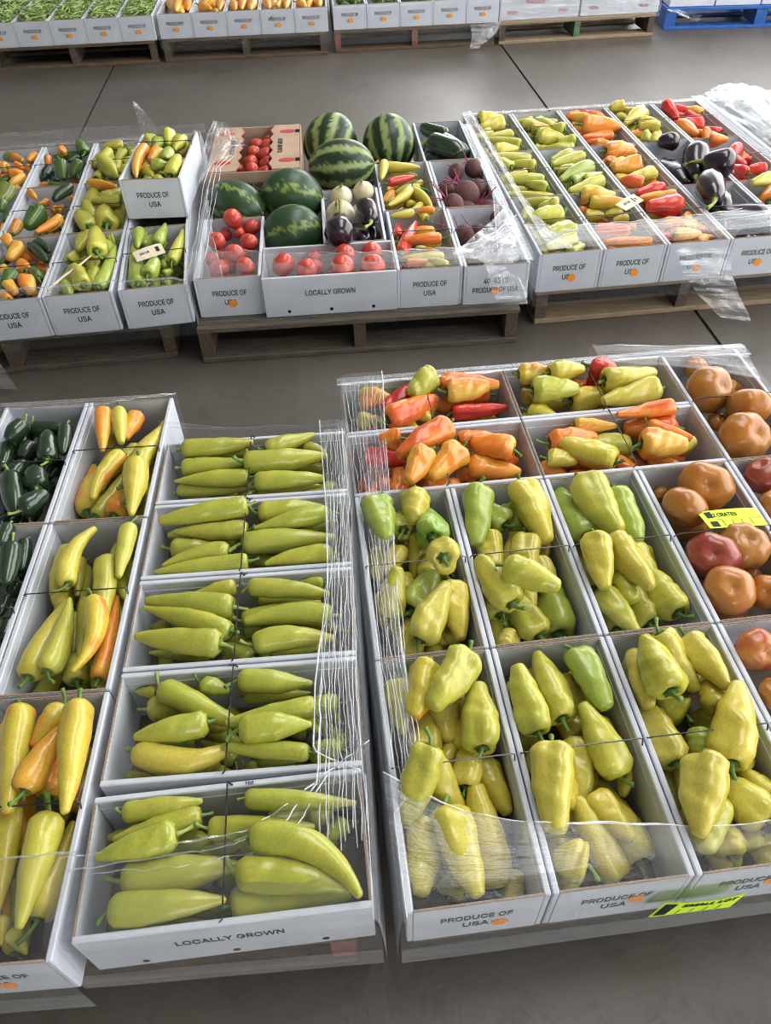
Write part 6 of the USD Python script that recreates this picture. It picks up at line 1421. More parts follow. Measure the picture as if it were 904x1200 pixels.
ML04 gyp yg 0 -0.868 2.178 0.235 -0.858 2.100 0.235 0.0223 0.0000
ML04 gyp g 0 -0.933 2.093 0.244 -0.904 2.027 0.244 0.0205 0.0000
ML04 gyp g -1 -0.825 2.203 0.212 -0.871 2.258 0.212 0.0218 0.0000
ML04 gyp g -1 -0.850 2.328 0.175 -0.872 2.253 0.175 0.0192 0.0000
ML04 gyp g -1 -0.857 2.241 0.235 -0.874 2.314 0.235 0.0220 0.0000
ML04 gyp yg 0 -0.878 2.041 0.175 -0.924 2.094 0.175 0.0203 0.0000
ML05 long g 2 -0.716 2.084 0.239 -0.782 2.341 0.239 0.0260 -0.0000
ML05 long g 1 -0.750 2.122 0.219 -0.784 2.282 0.219 0.0128 -0.0000
ML05 long g 2 -0.687 2.098 0.259 -0.674 2.192 0.259 0.0265 -0.0000
ML05 long g 1 -0.673 2.210 0.226 -0.657 2.258 0.226 0.0176 -0.0000
ML05 long g 1 -0.750 2.329 0.233 -0.741 2.425 0.233 0.0218 -0.0000
ML05 long g 2 -0.697 2.301 0.260 -0.696 2.447 0.260 0.0207 -0.0044
ML05 long yg 2 -0.638 2.215 0.242 -0.639 2.435 0.242 0.0214 -0.0044
ML05 long g 1 -0.772 2.399 0.260 -0.752 2.276 0.260 0.0196 -0.0000
ML05 long g 1 -0.646 2.330 0.216 -0.655 2.257 0.216 0.0179 -0.0000
ML05 long g 1 -0.752 2.152 0.196 -0.788 2.362 0.196 0.0176 -0.0000
ML05 long g 0 -0.773 2.380 0.232 -0.762 2.446 0.232 0.0178 -0.0000
ML05 long g 1 -0.659 2.165 0.224 -0.636 2.196 0.224 0.0142 -0.0000
ML05 long g 0 -0.758 2.170 0.146 -0.741 2.265 0.146 0.0156 0.0000
ML05 long yg 0 -0.606 2.093 0.148 -0.625 2.173 0.148 0.0178 0.0000
ML05 long g 0 -0.711 2.138 0.148 -0.700 2.052 0.148 0.0177 0.0000
ML05 long g 0 -0.647 2.077 0.148 -0.674 2.159 0.148 0.0173 0.0000
ML05 long g 0 -0.646 2.269 0.147 -0.710 2.202 0.147 0.0168 0.0000
ML05 long g 0 -0.641 2.293 0.148 -0.670 2.371 0.148 0.0174 0.0000
ML05 long g 0 -0.617 2.236 0.146 -0.646 2.156 0.146 0.0157 0.0000
ML05 long g -1 -0.728 2.159 0.147 -0.665 2.206 0.147 0.0167 0.0000
ML05 long g -1 -0.686 2.426 0.146 -0.639 2.356 0.146 0.0151 0.0000
ML05 long g 0 -0.715 2.272 0.237 -0.687 2.197 0.237 0.0170 0.0000
ML05 long g 0 -0.663 2.193 0.198 -0.637 2.122 0.198 0.0184 0.0000
ML05 long g -1 -0.669 2.296 0.193 -0.708 2.362 0.193 0.0174 0.0000
ML05 long g 0 -0.687 2.115 0.197 -0.684 2.192 0.197 0.0175 0.0000
ML05 long g 0 -0.706 2.400 0.218 -0.700 2.320 0.218 0.0170 0.0000
ML05 long g 0 -0.637 2.144 0.169 -0.619 2.221 0.169 0.0167 0.0000
ML05 long g 0 -0.668 2.163 0.173 -0.645 2.091 0.173 0.0176 0.0000
ML05 long g 0 -0.671 2.070 0.172 -0.682 2.143 0.172 0.0185 0.0000
ML05 long g 0 -0.714 2.158 0.204 -0.715 2.082 0.204 0.0169 0.0000
ML05 long g 0 -0.738 2.054 0.173 -0.699 2.117 0.173 0.0150 0.0000
MLtop long O 2 -0.792 2.765 0.388 -0.770 2.507 0.388 0.0206 -0.0141
MLtop gyp yo 1 -0.792 2.635 0.343 -0.780 2.752 0.343 0.0296 -0.0000
MLtop gyp yo 2 -0.736 2.729 0.384 -0.757 2.656 0.384 0.0261 -0.0000
MLtop gyp yg 1 -0.797 2.872 0.387 -0.783 2.789 0.355 0.0239 -0.0000
MLtop gyp g 2 -0.758 2.834 0.384 -0.758 2.769 0.384 0.0252 -0.0000
MLtop gyp yg 1 -0.728 2.874 0.400 -0.717 2.788 0.380 0.0242 -0.0000
MLtop gyp yg 2 -0.676 2.846 0.388 -0.693 2.756 0.380 0.0235 -0.0000
MLtop gyp yg 1 -0.673 2.867 0.360 -0.688 2.797 0.348 0.0182 -0.0000
MLtop gyp g 2 -0.700 2.652 0.381 -0.703 2.744 0.389 0.0244 -0.0000
MLtop gyp g 2 -0.742 2.612 0.386 -0.684 2.607 0.386 0.0204 -0.0000
MLtop gyp yg 2 -0.673 2.553 0.371 -0.653 2.640 0.403 0.0255 -0.0000
MLtop gyp yg 1 -0.768 2.631 0.364 -0.734 2.567 0.360 0.0205 -0.0000
MLtop gyp g 1 -0.707 2.584 0.360 -0.715 2.628 0.360 0.0137 -0.0000
MLtop gyp G 1 -0.800 2.605 0.358 -0.805 2.651 0.374 0.0138 -0.0000
MLtop long yg 0 -0.699 2.538 0.289 -0.707 2.600 0.289 0.0226 0.0000
MLtop long yg 0 -0.773 2.565 0.289 -0.788 2.503 0.289 0.0226 0.0000
MLtop long yo -1 -0.675 2.811 0.286 -0.697 2.876 0.286 0.0197 0.0000
MLtop long G 0 -0.666 2.624 0.287 -0.683 2.690 0.287 0.0208 0.0000
MLtop long G 0 -0.702 2.740 0.287 -0.653 2.693 0.287 0.0201 0.0000
MLtop long yo 0 -0.688 2.592 0.329 -0.701 2.524 0.329 0.0216 0.0000
MLtop long g 0 -0.732 2.536 0.313 -0.743 2.600 0.313 0.0208 0.0000
MLtop long yg 0 -0.770 2.520 0.328 -0.788 2.581 0.328 0.0212 0.0000
MLtop long yo 0 -0.671 2.789 0.325 -0.696 2.737 0.325 0.0197 0.0000
MLtop long yo 0 -0.657 2.637 0.357 -0.689 2.683 0.357 0.0221 0.0000
MLtop long yg 0 -0.707 2.522 0.361 -0.718 2.578 0.361 0.0215 0.0000
MLtop long G 0 -0.742 2.542 0.347 -0.768 2.595 0.347 0.0227 0.0000
MID0 rtom tp 2 -0.472 2.453 0.265 0.0328
MID0 rtom tp 1 -0.416 2.461 0.230 0.0283
MID0 rtom tp 2 -0.407 2.318 0.248 0.0282
MID0 rtom tp 1 -0.456 2.434 0.224 0.0200
MID0 rtom tp 2 -0.512 2.331 0.248 0.0283
MID0 rtom tp 2 -0.444 2.240 0.248 0.0313
MID0 rtom tp 1 -0.521 2.256 0.224 0.0241
MID0 rtom tp 1 -0.490 2.191 0.224 0.0311
MID0 rtom tp 2 -0.400 2.155 0.248 0.0293
MID0 rtom tp 0 -0.506 2.461 0.207 0.0218
MID0 rtom tp 0 -0.521 2.415 0.154 0.0232
MID0 rtom tp 0 -0.495 2.231 0.157 0.0265
MID0 rtom tp 0 -0.488 2.364 0.156 0.0253
MID0 rtom tp 0 -0.424 2.282 0.153 0.0228
MID0 rtom tp 0 -0.423 2.193 0.154 0.0239
MID0 rtom tp 0 -0.442 2.428 0.157 0.0267
MID0 rtom tp 0 -0.491 2.179 0.159 0.0282
MID1 rtom tp 2 -0.286 2.159 0.248 0.0367
MID1 rtom tp 2 -0.213 2.122 0.248 0.0338
MID1 rtom tp 1 -0.198 2.244 0.224 0.0227
MID1 rtom tp 2 -0.099 2.209 0.248 0.0333
MID1 rtom tp 2 -0.105 2.131 0.248 0.0376
MID1 rtom tp 1 -0.015 2.244 0.235 0.0341
MID1 rtom tp 2 -0.014 2.134 0.243 0.0393
MID1 rtom tp 1 -0.191 2.182 0.224 0.0245
MID1 rtom tp -1 -0.237 2.216 0.159 0.0284
MID1 rtom tp 0 -0.064 2.135 0.164 0.0337
MID1 rtom tp 0 -0.090 2.188 0.161 0.0310
MID1 rtom tp 0 -0.139 2.230 0.161 0.0308
MID1 rtom tp 0 -0.034 2.213 0.158 0.0272
MID1 rtom tp 0 -0.230 2.156 0.164 0.0332
MID1 rtom tp 0 -0.292 2.149 0.160 0.0299
MID2 onion w 2 -0.117 2.637 0.248 0.0387
MID2 onion w 2 -0.040 2.655 0.256 0.0367
MID2 onion w 2 -0.118 2.470 0.257 0.0495
MID2 onion w 1 -0.058 2.574 0.224 0.0235
MID2 egg P 3 -0.114 2.367 0.289 -0.115 2.234 0.289 0.0481 -0.0000
MID2 egg P 3 -0.016 2.360 0.282 -0.033 2.475 0.282 0.0398 -0.0000
MID2 egg P 1 -0.082 2.429 0.214 -0.030 2.344 0.214 0.0335 -0.0000
MID2 egg P 1 -0.023 2.455 0.223 -0.002 2.372 0.207 0.0247 -0.0000
MID2 onion w -1 -0.040 2.420 0.166 0.0354
MID3 hot r 2 0.076 2.227 0.241 0.133 2.437 0.241 0.0222 -0.0000
MID3 hot O 2 0.194 2.392 0.222 0.092 2.408 0.222 0.0221 -0.0000
MID3 hot R 2 0.204 2.269 0.262 0.085 2.269 0.262 0.0194 -0.0000
MID3 hot O 2 0.197 2.482 0.258 0.140 2.482 0.258 0.0146 -0.0000
MID3 hot y 1 0.129 2.485 0.249 0.050 2.465 0.249 0.0162 -0.0000
MID3 hot y 1 0.169 2.460 0.238 0.144 2.496 0.238 0.0185 -0.0000
MID3 hot r 1 0.069 2.363 0.224 0.076 2.461 0.224 0.0180 -0.0000
MID3 hot yg 1 0.207 2.304 0.224 0.153 2.308 0.224 0.0131 -0.0000
MID3 hot y 1 0.210 2.213 0.224 0.083 2.229 0.224 0.0191 -0.0000
MID3 hot R 1 0.093 2.195 0.224 0.202 2.187 0.224 0.0126 -0.0000
MID3 hot y 1 0.084 2.312 0.214 0.104 2.350 0.214 0.0153 -0.0000
MID3 hot yg 0 0.125 2.331 0.194 0.214 2.333 0.194 0.0155 -0.0000
MID3 hot yg 0 0.161 2.148 0.147 0.096 2.211 0.147 0.0162 0.0000
MID3 hot O -1 0.132 2.264 0.146 0.195 2.204 0.146 0.0158 0.0000
MID3 hot r 0 0.077 2.292 0.144 0.131 2.223 0.144 0.0139 0.0000
MID3 hot y -1 0.061 2.479 0.147 0.121 2.422 0.147 0.0163 0.0000
MID3 hot y -1 0.079 2.389 0.146 0.126 2.323 0.146 0.0152 0.0000
MID3 hot O 0 0.083 2.159 0.146 0.154 2.119 0.146 0.0157 0.0000
MID3 hot yg 0 0.189 2.181 0.146 0.132 2.226 0.146 0.0155 0.0000
MID3 hot y -1 0.183 2.282 0.146 0.227 2.223 0.146 0.0155 0.0000
MID3 hot yg 0 0.081 2.245 0.145 0.133 2.195 0.145 0.0147 0.0000
MID3 hot r 0 0.087 2.331 0.145 0.147 2.288 0.145 0.0146 0.0000
MID3 hot y 0 0.154 2.177 0.221 0.201 2.126 0.221 0.0143 0.0000
MID3 hot O 0 0.132 2.223 0.178 0.202 2.185 0.178 0.0168 0.0000
MID3 hot r -1 0.221 2.154 0.211 0.155 2.188 0.211 0.0151 0.0000
MID3 hot y 0 0.214 2.134 0.239 0.157 2.186 0.239 0.0145 0.0000
MID3 hot R 0 0.165 2.179 0.183 0.218 2.132 0.183 0.0171 0.0000
MID3 hot O 0 0.156 2.300 0.209 0.214 2.260 0.209 0.0145 0.0000
MID3 hot O -1 0.066 2.408 0.176 0.124 2.358 0.176 0.0145 0.0000
MID4 hot y 1 0.045 2.881 0.251 0.169 2.859 0.251 0.0197 -0.0000
MID4 hot y 2 0.039 2.871 0.268 0.024 2.725 0.268 0.0190 -0.0000
MID4 hot r 2 0.048 2.736 0.249 0.147 2.788 0.249 0.0172 -0.0000
MID4 hot y 1 0.060 2.890 0.221 0.159 2.861 0.221 0.0203 -0.0000
MID4 hot yg 2 0.160 2.729 0.230 0.070 2.697 0.230 0.0243 -0.0000
MID4 hot O 1 0.069 2.719 0.213 0.031 2.664 0.213 0.0243 -0.0000
MID4 hot y 2 0.123 2.653 0.259 0.043 2.529 0.259 0.0179 0.0089
MID4 hot yo 2 0.134 2.678 0.244 0.192 2.524 0.244 0.0189 0.0085
MID4 hot O 1 0.138 2.677 0.215 0.092 2.625 0.215 0.0215 -0.0000
MID4 hot yg 1 0.129 2.767 0.201 0.074 2.733 0.201 0.0196 -0.0000
MID4 hot yo 1 0.108 2.614 0.225 0.147 2.614 0.225 0.0142 -0.0000
MID4 hot yo 0 0.155 2.943 0.228 0.121 2.935 0.228 0.0159 -0.0000
MID4 hot y -1 0.053 2.572 0.148 0.063 2.653 0.148 0.0173 0.0000
MID4 hot y -1 0.194 2.665 0.150 0.122 2.631 0.150 0.0190 0.0000
MID4 hot y -1 0.059 2.533 0.149 0.101 2.594 0.149 0.0189 0.0000
MID4 hot y -1 0.041 2.718 0.148 0.098 2.761 0.148 0.0171 0.0000
MID4 hot yo -1 0.027 2.793 0.146 0.088 2.814 0.146 0.0156 0.0000
MID4 hot yo -1 0.089 2.601 0.146 0.107 2.668 0.146 0.0155 0.0000
MID4 hot y 0 0.046 2.631 0.218 0.101 2.676 0.218 0.0188 0.0000
MID4 hot y -1 0.174 2.799 0.219 0.129 2.747 0.219 0.0158 0.0000
MID4 hot y 0 0.162 2.580 0.233 0.120 2.530 0.233 0.0155 0.0000
MID4 hot O -1 0.079 2.869 0.189 0.045 2.818 0.189 0.0161 0.0000
MID4 hot y -1 0.053 2.682 0.177 0.093 2.727 0.177 0.0180 0.0000
MID4 hot y -1 0.110 2.855 0.190 0.166 2.886 0.190 0.0164 0.0000
MID4 hot y -1 0.076 2.576 0.204 0.110 2.633 0.204 0.0157 0.0000
MID4 hot y -1 0.146 2.541 0.187 0.192 2.586 0.187 0.0167 0.0000
MID4 hot yo 0 0.049 2.598 0.175 0.113 2.602 0.175 0.0157 0.0000
MID6 beet B 2 0.321 2.640 0.238 0.0455
MID6 beet B 2 0.268 2.552 0.244 0.0347
MID6 beet B 2 0.312 2.567 0.204 0.0417
MID6 beet B 2 0.366 2.841 0.248 0.0325
MID6 beet B 1 0.390 2.566 0.224 0.0254
MID6 beet B 1 0.374 2.716 0.224 0.0325
MID6 beet B 2 0.300 2.820 0.248 0.0290
MID6 beet B 1 0.254 2.719 0.224 0.0305
MID5 beet B 1 0.287 2.356 0.227 0.0332
MID5 beet B 1 0.334 2.374 0.224 0.0296
MID5 beet B 1 0.406 2.477 0.224 0.0229
MID5 beet B 0 0.319 2.344 0.191 0.0296
MID5 beet B 0 0.386 2.352 0.194 0.0297
MID7 zuc D 2 0.223 3.098 0.260 0.334 2.948 0.260 0.0422 -0.0000
MID7 zuc D 2 0.274 3.151 0.240 0.354 3.001 0.240 0.0373 -0.0000
MID7 zuc D 1 0.237 3.188 0.196 0.312 3.157 0.196 0.0352 -0.0000
MID7 zuc D 0 0.290 2.984 0.162 0.231 3.118 0.162 0.0312 0.0000
MID7 zuc D 0 0.199 3.244 0.163 0.352 3.222 0.163 0.0326 0.0000
MID7 zuc D 0 0.338 3.014 0.164 0.304 3.143 0.164 0.0331 0.0000
MID7 zuc D 0 0.300 3.201 0.240 0.200 3.299 0.240 0.0308 0.0000
MID7 zuc D 0 0.288 2.969 0.205 0.214 3.082 0.205 0.0309 0.0000
MID7 zuc D -1 0.217 3.150 0.203 0.294 3.034 0.203 0.0314 0.0000
FR20 zuc D 2 1.593 3.386 0.248 1.518 3.405 0.248 0.0238 -0.0000
FR20 zuc DG 2 1.595 3.309 0.248 1.631 3.250 0.248 0.0231 -0.0000
FR20 zuc DG 2 1.590 3.214 0.232 1.613 3.140 0.232 0.0246 -0.0000
FR20 zuc DG 0 1.636 3.169 0.153 1.587 3.224 0.153 0.0229 0.0000
FR20 zuc DG 0 1.485 3.434 0.154 1.530 3.382 0.154 0.0233 0.0000
FR20 zuc DG 0 1.577 3.156 0.152 1.552 3.214 0.152 0.0214 0.0000
FR20 zuc DG 0 1.568 3.278 0.150 1.546 3.340 0.150 0.0194 0.0000
FR20 zuc DG -1 1.495 3.469 0.151 1.554 3.438 0.151 0.0201 0.0000
FR20 zuc DG 0 1.624 3.276 0.151 1.588 3.322 0.151 0.0202 0.0000
FR21 zuc D 1 1.692 3.500 0.244 1.745 3.445 0.244 0.0246 -0.0000
FR21 zuc D 1 1.704 3.396 0.224 1.728 3.326 0.224 0.0237 -0.0000
FR21 zuc D -1 1.731 3.380 0.153 1.736 3.318 0.153 0.0226 0.0000
FR21 zuc D 0 1.771 3.425 0.153 1.733 3.480 0.153 0.0221 0.0000
FR10 zuc DG 2 1.515 2.967 0.248 1.535 2.909 0.248 0.0256 -0.0000
FR10 zuc D 1 1.544 3.081 0.241 1.593 3.036 0.241 0.0223 -0.0000
FR10 zuc DG -1 1.616 2.885 0.150 1.566 2.920 0.150 0.0192 0.0000
FR10 zuc D 0 1.567 2.997 0.152 1.546 3.049 0.152 0.0214 0.0000
FR10 zuc DG -1 1.603 2.970 0.151 1.647 2.931 0.151 0.0207 0.0000
R200 hot O 2 -1.246 5.622 0.235 -1.164 5.378 0.235 0.0306 -0.0000
R200 hot O 2 -1.173 5.558 0.262 -1.143 5.285 0.262 0.0321 -0.0000
R200 hot O 2 -1.127 5.588 0.250 -1.086 5.350 0.250 0.0305 -0.0000
R200 hot O 1 -1.205 5.648 0.250 -1.125 5.609 0.250 0.0281 -0.0000
R200 hot O -1 -1.176 5.392 0.160 -1.228 5.631 0.160 0.0291 0.0000
R200 hot O -1 -1.133 5.419 0.157 -1.161 5.662 0.157 0.0267 0.0000
R200 hot O -1 -1.128 5.389 0.202 -1.218 5.596 0.202 0.0276 0.0000
R200 hot O -1 -1.153 5.602 0.209 -1.096 5.388 0.209 0.0248 0.0000
R200 hot O 0 -1.162 5.322 0.206 -1.228 5.524 0.206 0.0304 0.0000
R200 hot O 0 -1.129 5.318 0.238 -1.135 5.533 0.238 0.0283 0.0000
R200 hot O -1 -1.136 5.636 0.181 -1.124 5.423 0.181 0.0262 0.0000
R200 hot O 0 -1.209 5.330 0.161 -1.228 5.520 0.161 0.0283 0.0000
R201 hot O 2 -1.023 5.449 0.249 -0.948 5.363 0.249 0.0302 -0.0000
R201 hot O 2 -0.947 5.553 0.239 -0.991 5.455 0.239 0.0306 -0.0000
R201 hot O 2 -0.911 5.548 0.252 -0.894 5.339 0.252 0.0289 -0.0000
R201 hot O 1 -1.018 5.641 0.242 -0.963 5.677 0.242 0.0279 -0.0000
R201 hot O -1 -1.024 5.474 0.157 -0.971 5.396 0.157 0.0264 0.0000
R201 hot O -1 -0.958 5.498 0.158 -0.945 5.403 0.158 0.0275 0.0000
R201 hot O -1 -0.990 5.312 0.155 -0.993 5.396 0.155 0.0244 0.0000
R201 hot O 0 -0.905 5.446 0.160 -0.924 5.357 0.160 0.0293 0.0000
R201 hot O -1 -0.949 5.316 0.155 -0.954 5.403 0.155 0.0247 0.0000
R201 hot O 0 -0.917 5.325 0.230 -0.919 5.406 0.230 0.0275 0.0000
R201 hot O -1 -0.994 5.489 0.195 -0.969 5.416 0.195 0.0267 0.0000
R201 hot O -1 -0.944 5.415 0.247 -0.945 5.491 0.247 0.0239 0.0000
R201 hot O -1 -0.995 5.605 0.236 -1.025 5.537 0.236 0.0288 0.0000
R202 hot O 2 -0.828 5.478 0.248 -0.800 5.347 0.248 0.0302 -0.0000
R202 hot O 2 -0.777 5.548 0.248 -0.761 5.340 0.248 0.0303 -0.0000
R202 hot O 2 -0.708 5.508 0.248 -0.709 5.330 0.248 0.0340 -0.0000
R202 hot O 1 -0.751 5.654 0.240 -0.814 5.685 0.240 0.0279 -0.0000
R202 hot O 0 -0.781 5.459 0.159 -0.839 5.328 0.159 0.0283 0.0000
R202 hot O -1 -0.744 5.546 0.158 -0.710 5.669 0.158 0.0273 0.0000
R202 hot O -1 -0.715 5.403 0.156 -0.772 5.525 0.156 0.0253 0.0000
R202 hot O 0 -0.777 5.383 0.206 -0.753 5.495 0.206 0.0266 0.0000
R202 hot O 0 -0.722 5.437 0.196 -0.726 5.553 0.196 0.0278 0.0000
R202 hot O -1 -0.737 5.630 0.250 -0.733 5.516 0.250 0.0255 0.0000
R202 hot O -1 -0.823 5.661 0.247 -0.798 5.552 0.247 0.0290 0.0000
R202 hot O 0 -0.757 5.331 0.172 -0.765 5.445 0.172 0.0263 0.0000
R202 hot O 0 -0.835 5.501 0.190 -0.791 5.394 0.190 0.0264 0.0000
R203 hot O 2 -0.627 5.487 0.251 -0.594 5.329 0.251 0.0287 -0.0000
R203 hot O 2 -0.594 5.610 0.242 -0.572 5.357 0.242 0.0305 -0.0000
R203 hot O 2 -0.535 5.562 0.226 -0.528 5.375 0.226 0.0288 -0.0000
R203 hot O 2 -0.499 5.507 0.253 -0.495 5.321 0.253 0.0273 -0.0000
R203 hot O 1 -0.584 5.681 0.237 -0.518 5.689 0.237 0.0239 -0.0000
R203 hot O -1 -0.629 5.560 0.155 -0.588 5.386 0.155 0.0241 0.0000
R203 hot O 0 -0.556 5.476 0.156 -0.480 5.323 0.156 0.0254 0.0000
R203 hot O 0 -0.596 5.333 0.205 -0.607 5.503 0.205 0.0254 0.0000
R203 hot O 0 -0.549 5.396 0.202 -0.597 5.547 0.202 0.0265 0.0000
R203 hot O 0 -0.508 5.511 0.187 -0.516 5.354 0.187 0.0277 0.0000
R203 hot O 0 -0.554 5.350 0.249 -0.536 5.513 0.249 0.0243 0.0000
R203 hot O -1 -0.522 5.652 0.250 -0.519 5.504 0.250 0.0246 0.0000
R204 hot O 2 -0.421 5.437 0.250 -0.378 5.344 0.250 0.0301 -0.0000
R204 hot O 2 -0.358 5.521 0.244 -0.369 5.367 0.244 0.0303 -0.0000
R204 hot O 2 -0.313 5.484 0.248 -0.295 5.363 0.248 0.0302 -0.0000
R204 hot O 1 -0.412 5.684 0.224 -0.347 5.697 0.224 0.0276 -0.0000
R204 hot O 0 -0.333 5.387 0.160 -0.335 5.495 0.160 0.0291 0.0000
R204 hot O -1 -0.378 5.488 0.157 -0.397 5.389 0.157 0.0261 0.0000
R204 hot O -1 -0.416 5.499 0.155 -0.395 5.583 0.155 0.0249 0.0000
R204 hot O -1 -0.322 5.597 0.243 -0.328 5.693 0.243 0.0281 0.0000
R204 hot O 0 -0.376 5.415 0.206 -0.414 5.337 0.206 0.0244 0.0000
R204 hot O 0 -0.320 5.354 0.212 -0.289 5.430 0.212 0.0264 0.0000
R204 hot O 0 -0.421 5.583 0.249 -0.374 5.653 0.249 0.0299 0.0000
R300 bell DG 2 -0.186 5.522 0.248 -0.121 5.460 0.248 0.0343 -0.0000
R300 bell DG 1 -0.110 5.644 0.224 -0.057 5.582 0.224 0.0351 -0.0000
R300 bell DG -1 -0.151 5.482 0.164 -0.091 5.429 0.164 0.0334 0.0000
R300 bell DG 0 -0.128 5.386 0.162 -0.187 5.423 0.162 0.0314 0.0000
R300 bell DG 0 -0.161 5.438 0.220 -0.112 5.390 0.220 0.0339 0.0000
R300 bell DG -1 -0.122 5.708 0.246 -0.066 5.667 0.246 0.0315 0.0000
R300 bell DG 0 -0.080 5.414 0.252 -0.087 5.482 0.252 0.0332 0.0000
R300 bell DG -1 -0.058 5.452 0.205 -0.117 5.481 0.205 0.0304 0.0000
R300 bell DG -1 -0.141 5.506 0.195 -0.197 5.543 0.195 0.0298 0.0000
R300 bell DG -1 -0.191 5.590 0.254 -0.131 5.586 0.254 0.0304 0.0000
R300 bell DG 0 -0.068 5.398 0.192 -0.108 5.445 0.192 0.0312 0.0000
R300 bell DG -1 -0.081 5.564 0.253 -0.132 5.608 0.253 0.0311 0.0000
R301 bell DG 2 0.029 5.468 0.248 0.086 5.502 0.248 0.0343 -0.0000
R301 bell DG 1 0.096 5.634 0.224 0.147 5.573 0.224 0.0351 -0.0000
R301 bell DG -1 0.051 5.496 0.158 0.054 5.424 0.158 0.0279 0.0000
R301 bell DG 0 0.111 5.405 0.165 0.126 5.468 0.165 0.0344 0.0000
R301 bell DG -1 0.093 5.510 0.164 0.136 5.560 0.164 0.0338 0.0000
R301 bell DG -1 0.028 5.604 0.246 0.029 5.542 0.246 0.0315 0.0000
R301 bell DG -1 0.013 5.724 0.233 0.028 5.669 0.233 0.0291 0.0000
R301 bell DG 0 0.118 5.433 0.247 0.109 5.495 0.247 0.0325 0.0000
R301 bell DG 0 0.035 5.408 0.204 0.041 5.464 0.204 0.0346 0.0000
R301 bell DG -1 0.110 5.702 0.243 0.079 5.658 0.243 0.0308 0.0000
R301 bell DG -1 0.084 5.545 0.249 0.082 5.601 0.249 0.0346 0.0000
R301 bell DG 0 0.069 5.398 0.244 0.077 5.450 0.244 0.0279 0.0000
R301 bell DG -1 0.079 5.491 0.207 0.097 5.433 0.207 0.0325 0.0000
R301 bell DG -1 0.048 5.635 0.251 0.050 5.692 0.251 0.0330 0.0000
R302 bell DG 2 0.226 5.463 0.248 0.279 5.525 0.248 0.0344 -0.0000
R302 bell DG 1 0.313 5.617 0.224 0.348 5.558 0.224 0.0350 -0.0000
R302 bell DG 0 0.268 5.437 0.162 0.250 5.495 0.162 0.0318 0.0000
R302 bell DG -1 0.213 5.744 0.162 0.233 5.684 0.162 0.0312 0.0000
R302 bell DG -1 0.259 5.605 0.252 0.260 5.663 0.252 0.0330 0.0000
R302 bell DG -1 0.337 5.470 0.212 0.284 5.502 0.212 0.0299 0.0000
R302 bell DG 0 0.279 5.456 0.224 0.303 5.399 0.224 0.0282 0.0000
R302 bell DG -1 0.218 5.726 0.240 0.255 5.687 0.240 0.0330 0.0000
R302 bell DG 0 0.219 5.447 0.211 0.267 5.420 0.211 0.0278 0.0000
R302 bell DG -1 0.310 5.538 0.253 0.339 5.491 0.253 0.0307 0.0000
R302 bell DG 0 0.345 5.435 0.171 0.292 5.440 0.171 0.0278 0.0000
R302 bell DG 0 0.328 5.416 0.254 0.319 5.471 0.254 0.0306 0.0000
R303 bell DG 2 0.438 5.460 0.248 0.493 5.506 0.248 0.0343 -0.0000
R303 bell DG 1 0.518 5.615 0.224 0.552 5.556 0.224 0.0350 -0.0000
R303 bell DG -1 0.506 5.523 0.160 0.470 5.468 0.160 0.0299 0.0000
R303 bell DG -1 0.427 5.593 0.164 0.436 5.653 0.164 0.0336 0.0000
R303 bell DG 0 0.508 5.430 0.160 0.550 5.477 0.160 0.0292 0.0000
R303 bell DG -1 0.427 5.713 0.257 0.458 5.765 0.257 0.0327 0.0000
R303 bell DG -1 0.484 5.585 0.247 0.434 5.559 0.247 0.0335 0.0000
R303 bell DG -1 0.431 5.502 0.192 0.475 5.546 0.192 0.0291 0.0000
R303 bell DG 0 0.535 5.479 0.232 0.495 5.441 0.232 0.0334 0.0000
R303 bell DG 0 0.431 5.423 0.182 0.476 5.457 0.182 0.0326 0.0000
R303 bell DG 0 0.531 5.678 0.260 0.502 5.628 0.260 0.0342 0.0000
R303 bell DG -1 0.500 5.515 0.209 0.553 5.531 0.209 0.0291 0.0000
R303 bell DG -1 0.412 5.652 0.200 0.464 5.656 0.200 0.0302 0.0000
R303 bell DG -1 0.425 5.623 0.249 0.479 5.636 0.249 0.0321 0.0000
R304 bell DG 2 0.641 5.458 0.248 0.696 5.504 0.248 0.0343 -0.0000
R304 bell DG 0 0.696 5.469 0.162 0.643 5.434 0.162 0.0318 0.0000
R304 bell DG -1 0.620 5.560 0.161 0.670 5.606 0.161 0.0308 0.0000
R304 bell DG 0 0.663 5.587 0.257 0.720 5.619 0.257 0.0337 0.0000
R304 bell DG -1 0.617 5.611 0.205 0.669 5.643 0.205 0.0290 0.0000
R304 bell DG 0 0.747 5.530 0.206 0.716 5.473 0.206 0.0326 0.0000
R304 bell DG 0 0.715 5.450 0.255 0.746 5.501 0.255 0.0294 0.0000
R304 bell DG -1 0.642 5.638 0.259 0.667 5.689 0.259 0.0339 0.0000
R304 bell DG -1 0.702 5.659 0.258 0.742 5.705 0.258 0.0343 0.0000
R304 bell DG -1 0.608 5.684 0.193 0.666 5.699 0.193 0.0281 0.0000
R304 bell DG 0 0.626 5.437 0.203 0.676 5.462 0.203 0.0307 0.0000
"""
ROUND = {'tom', 'onion', 'beet', 'rtom'}
rows = []
for line in DATA.strip().splitlines():
    q = line.split(); v = [float(x) for x in q[4:]]
    d = dict(stalks=6 if len(rows) % 3 == 0 else 3, box=q[0], kind=q[1], col=q[2], lvl=int(q[3]), H=v[0:3])
    if q[1] in ROUND: d['R'] = v[3]
    else: d.update(T=v[3:6], R=v[6], sag=v[7])
    rows.append(d)
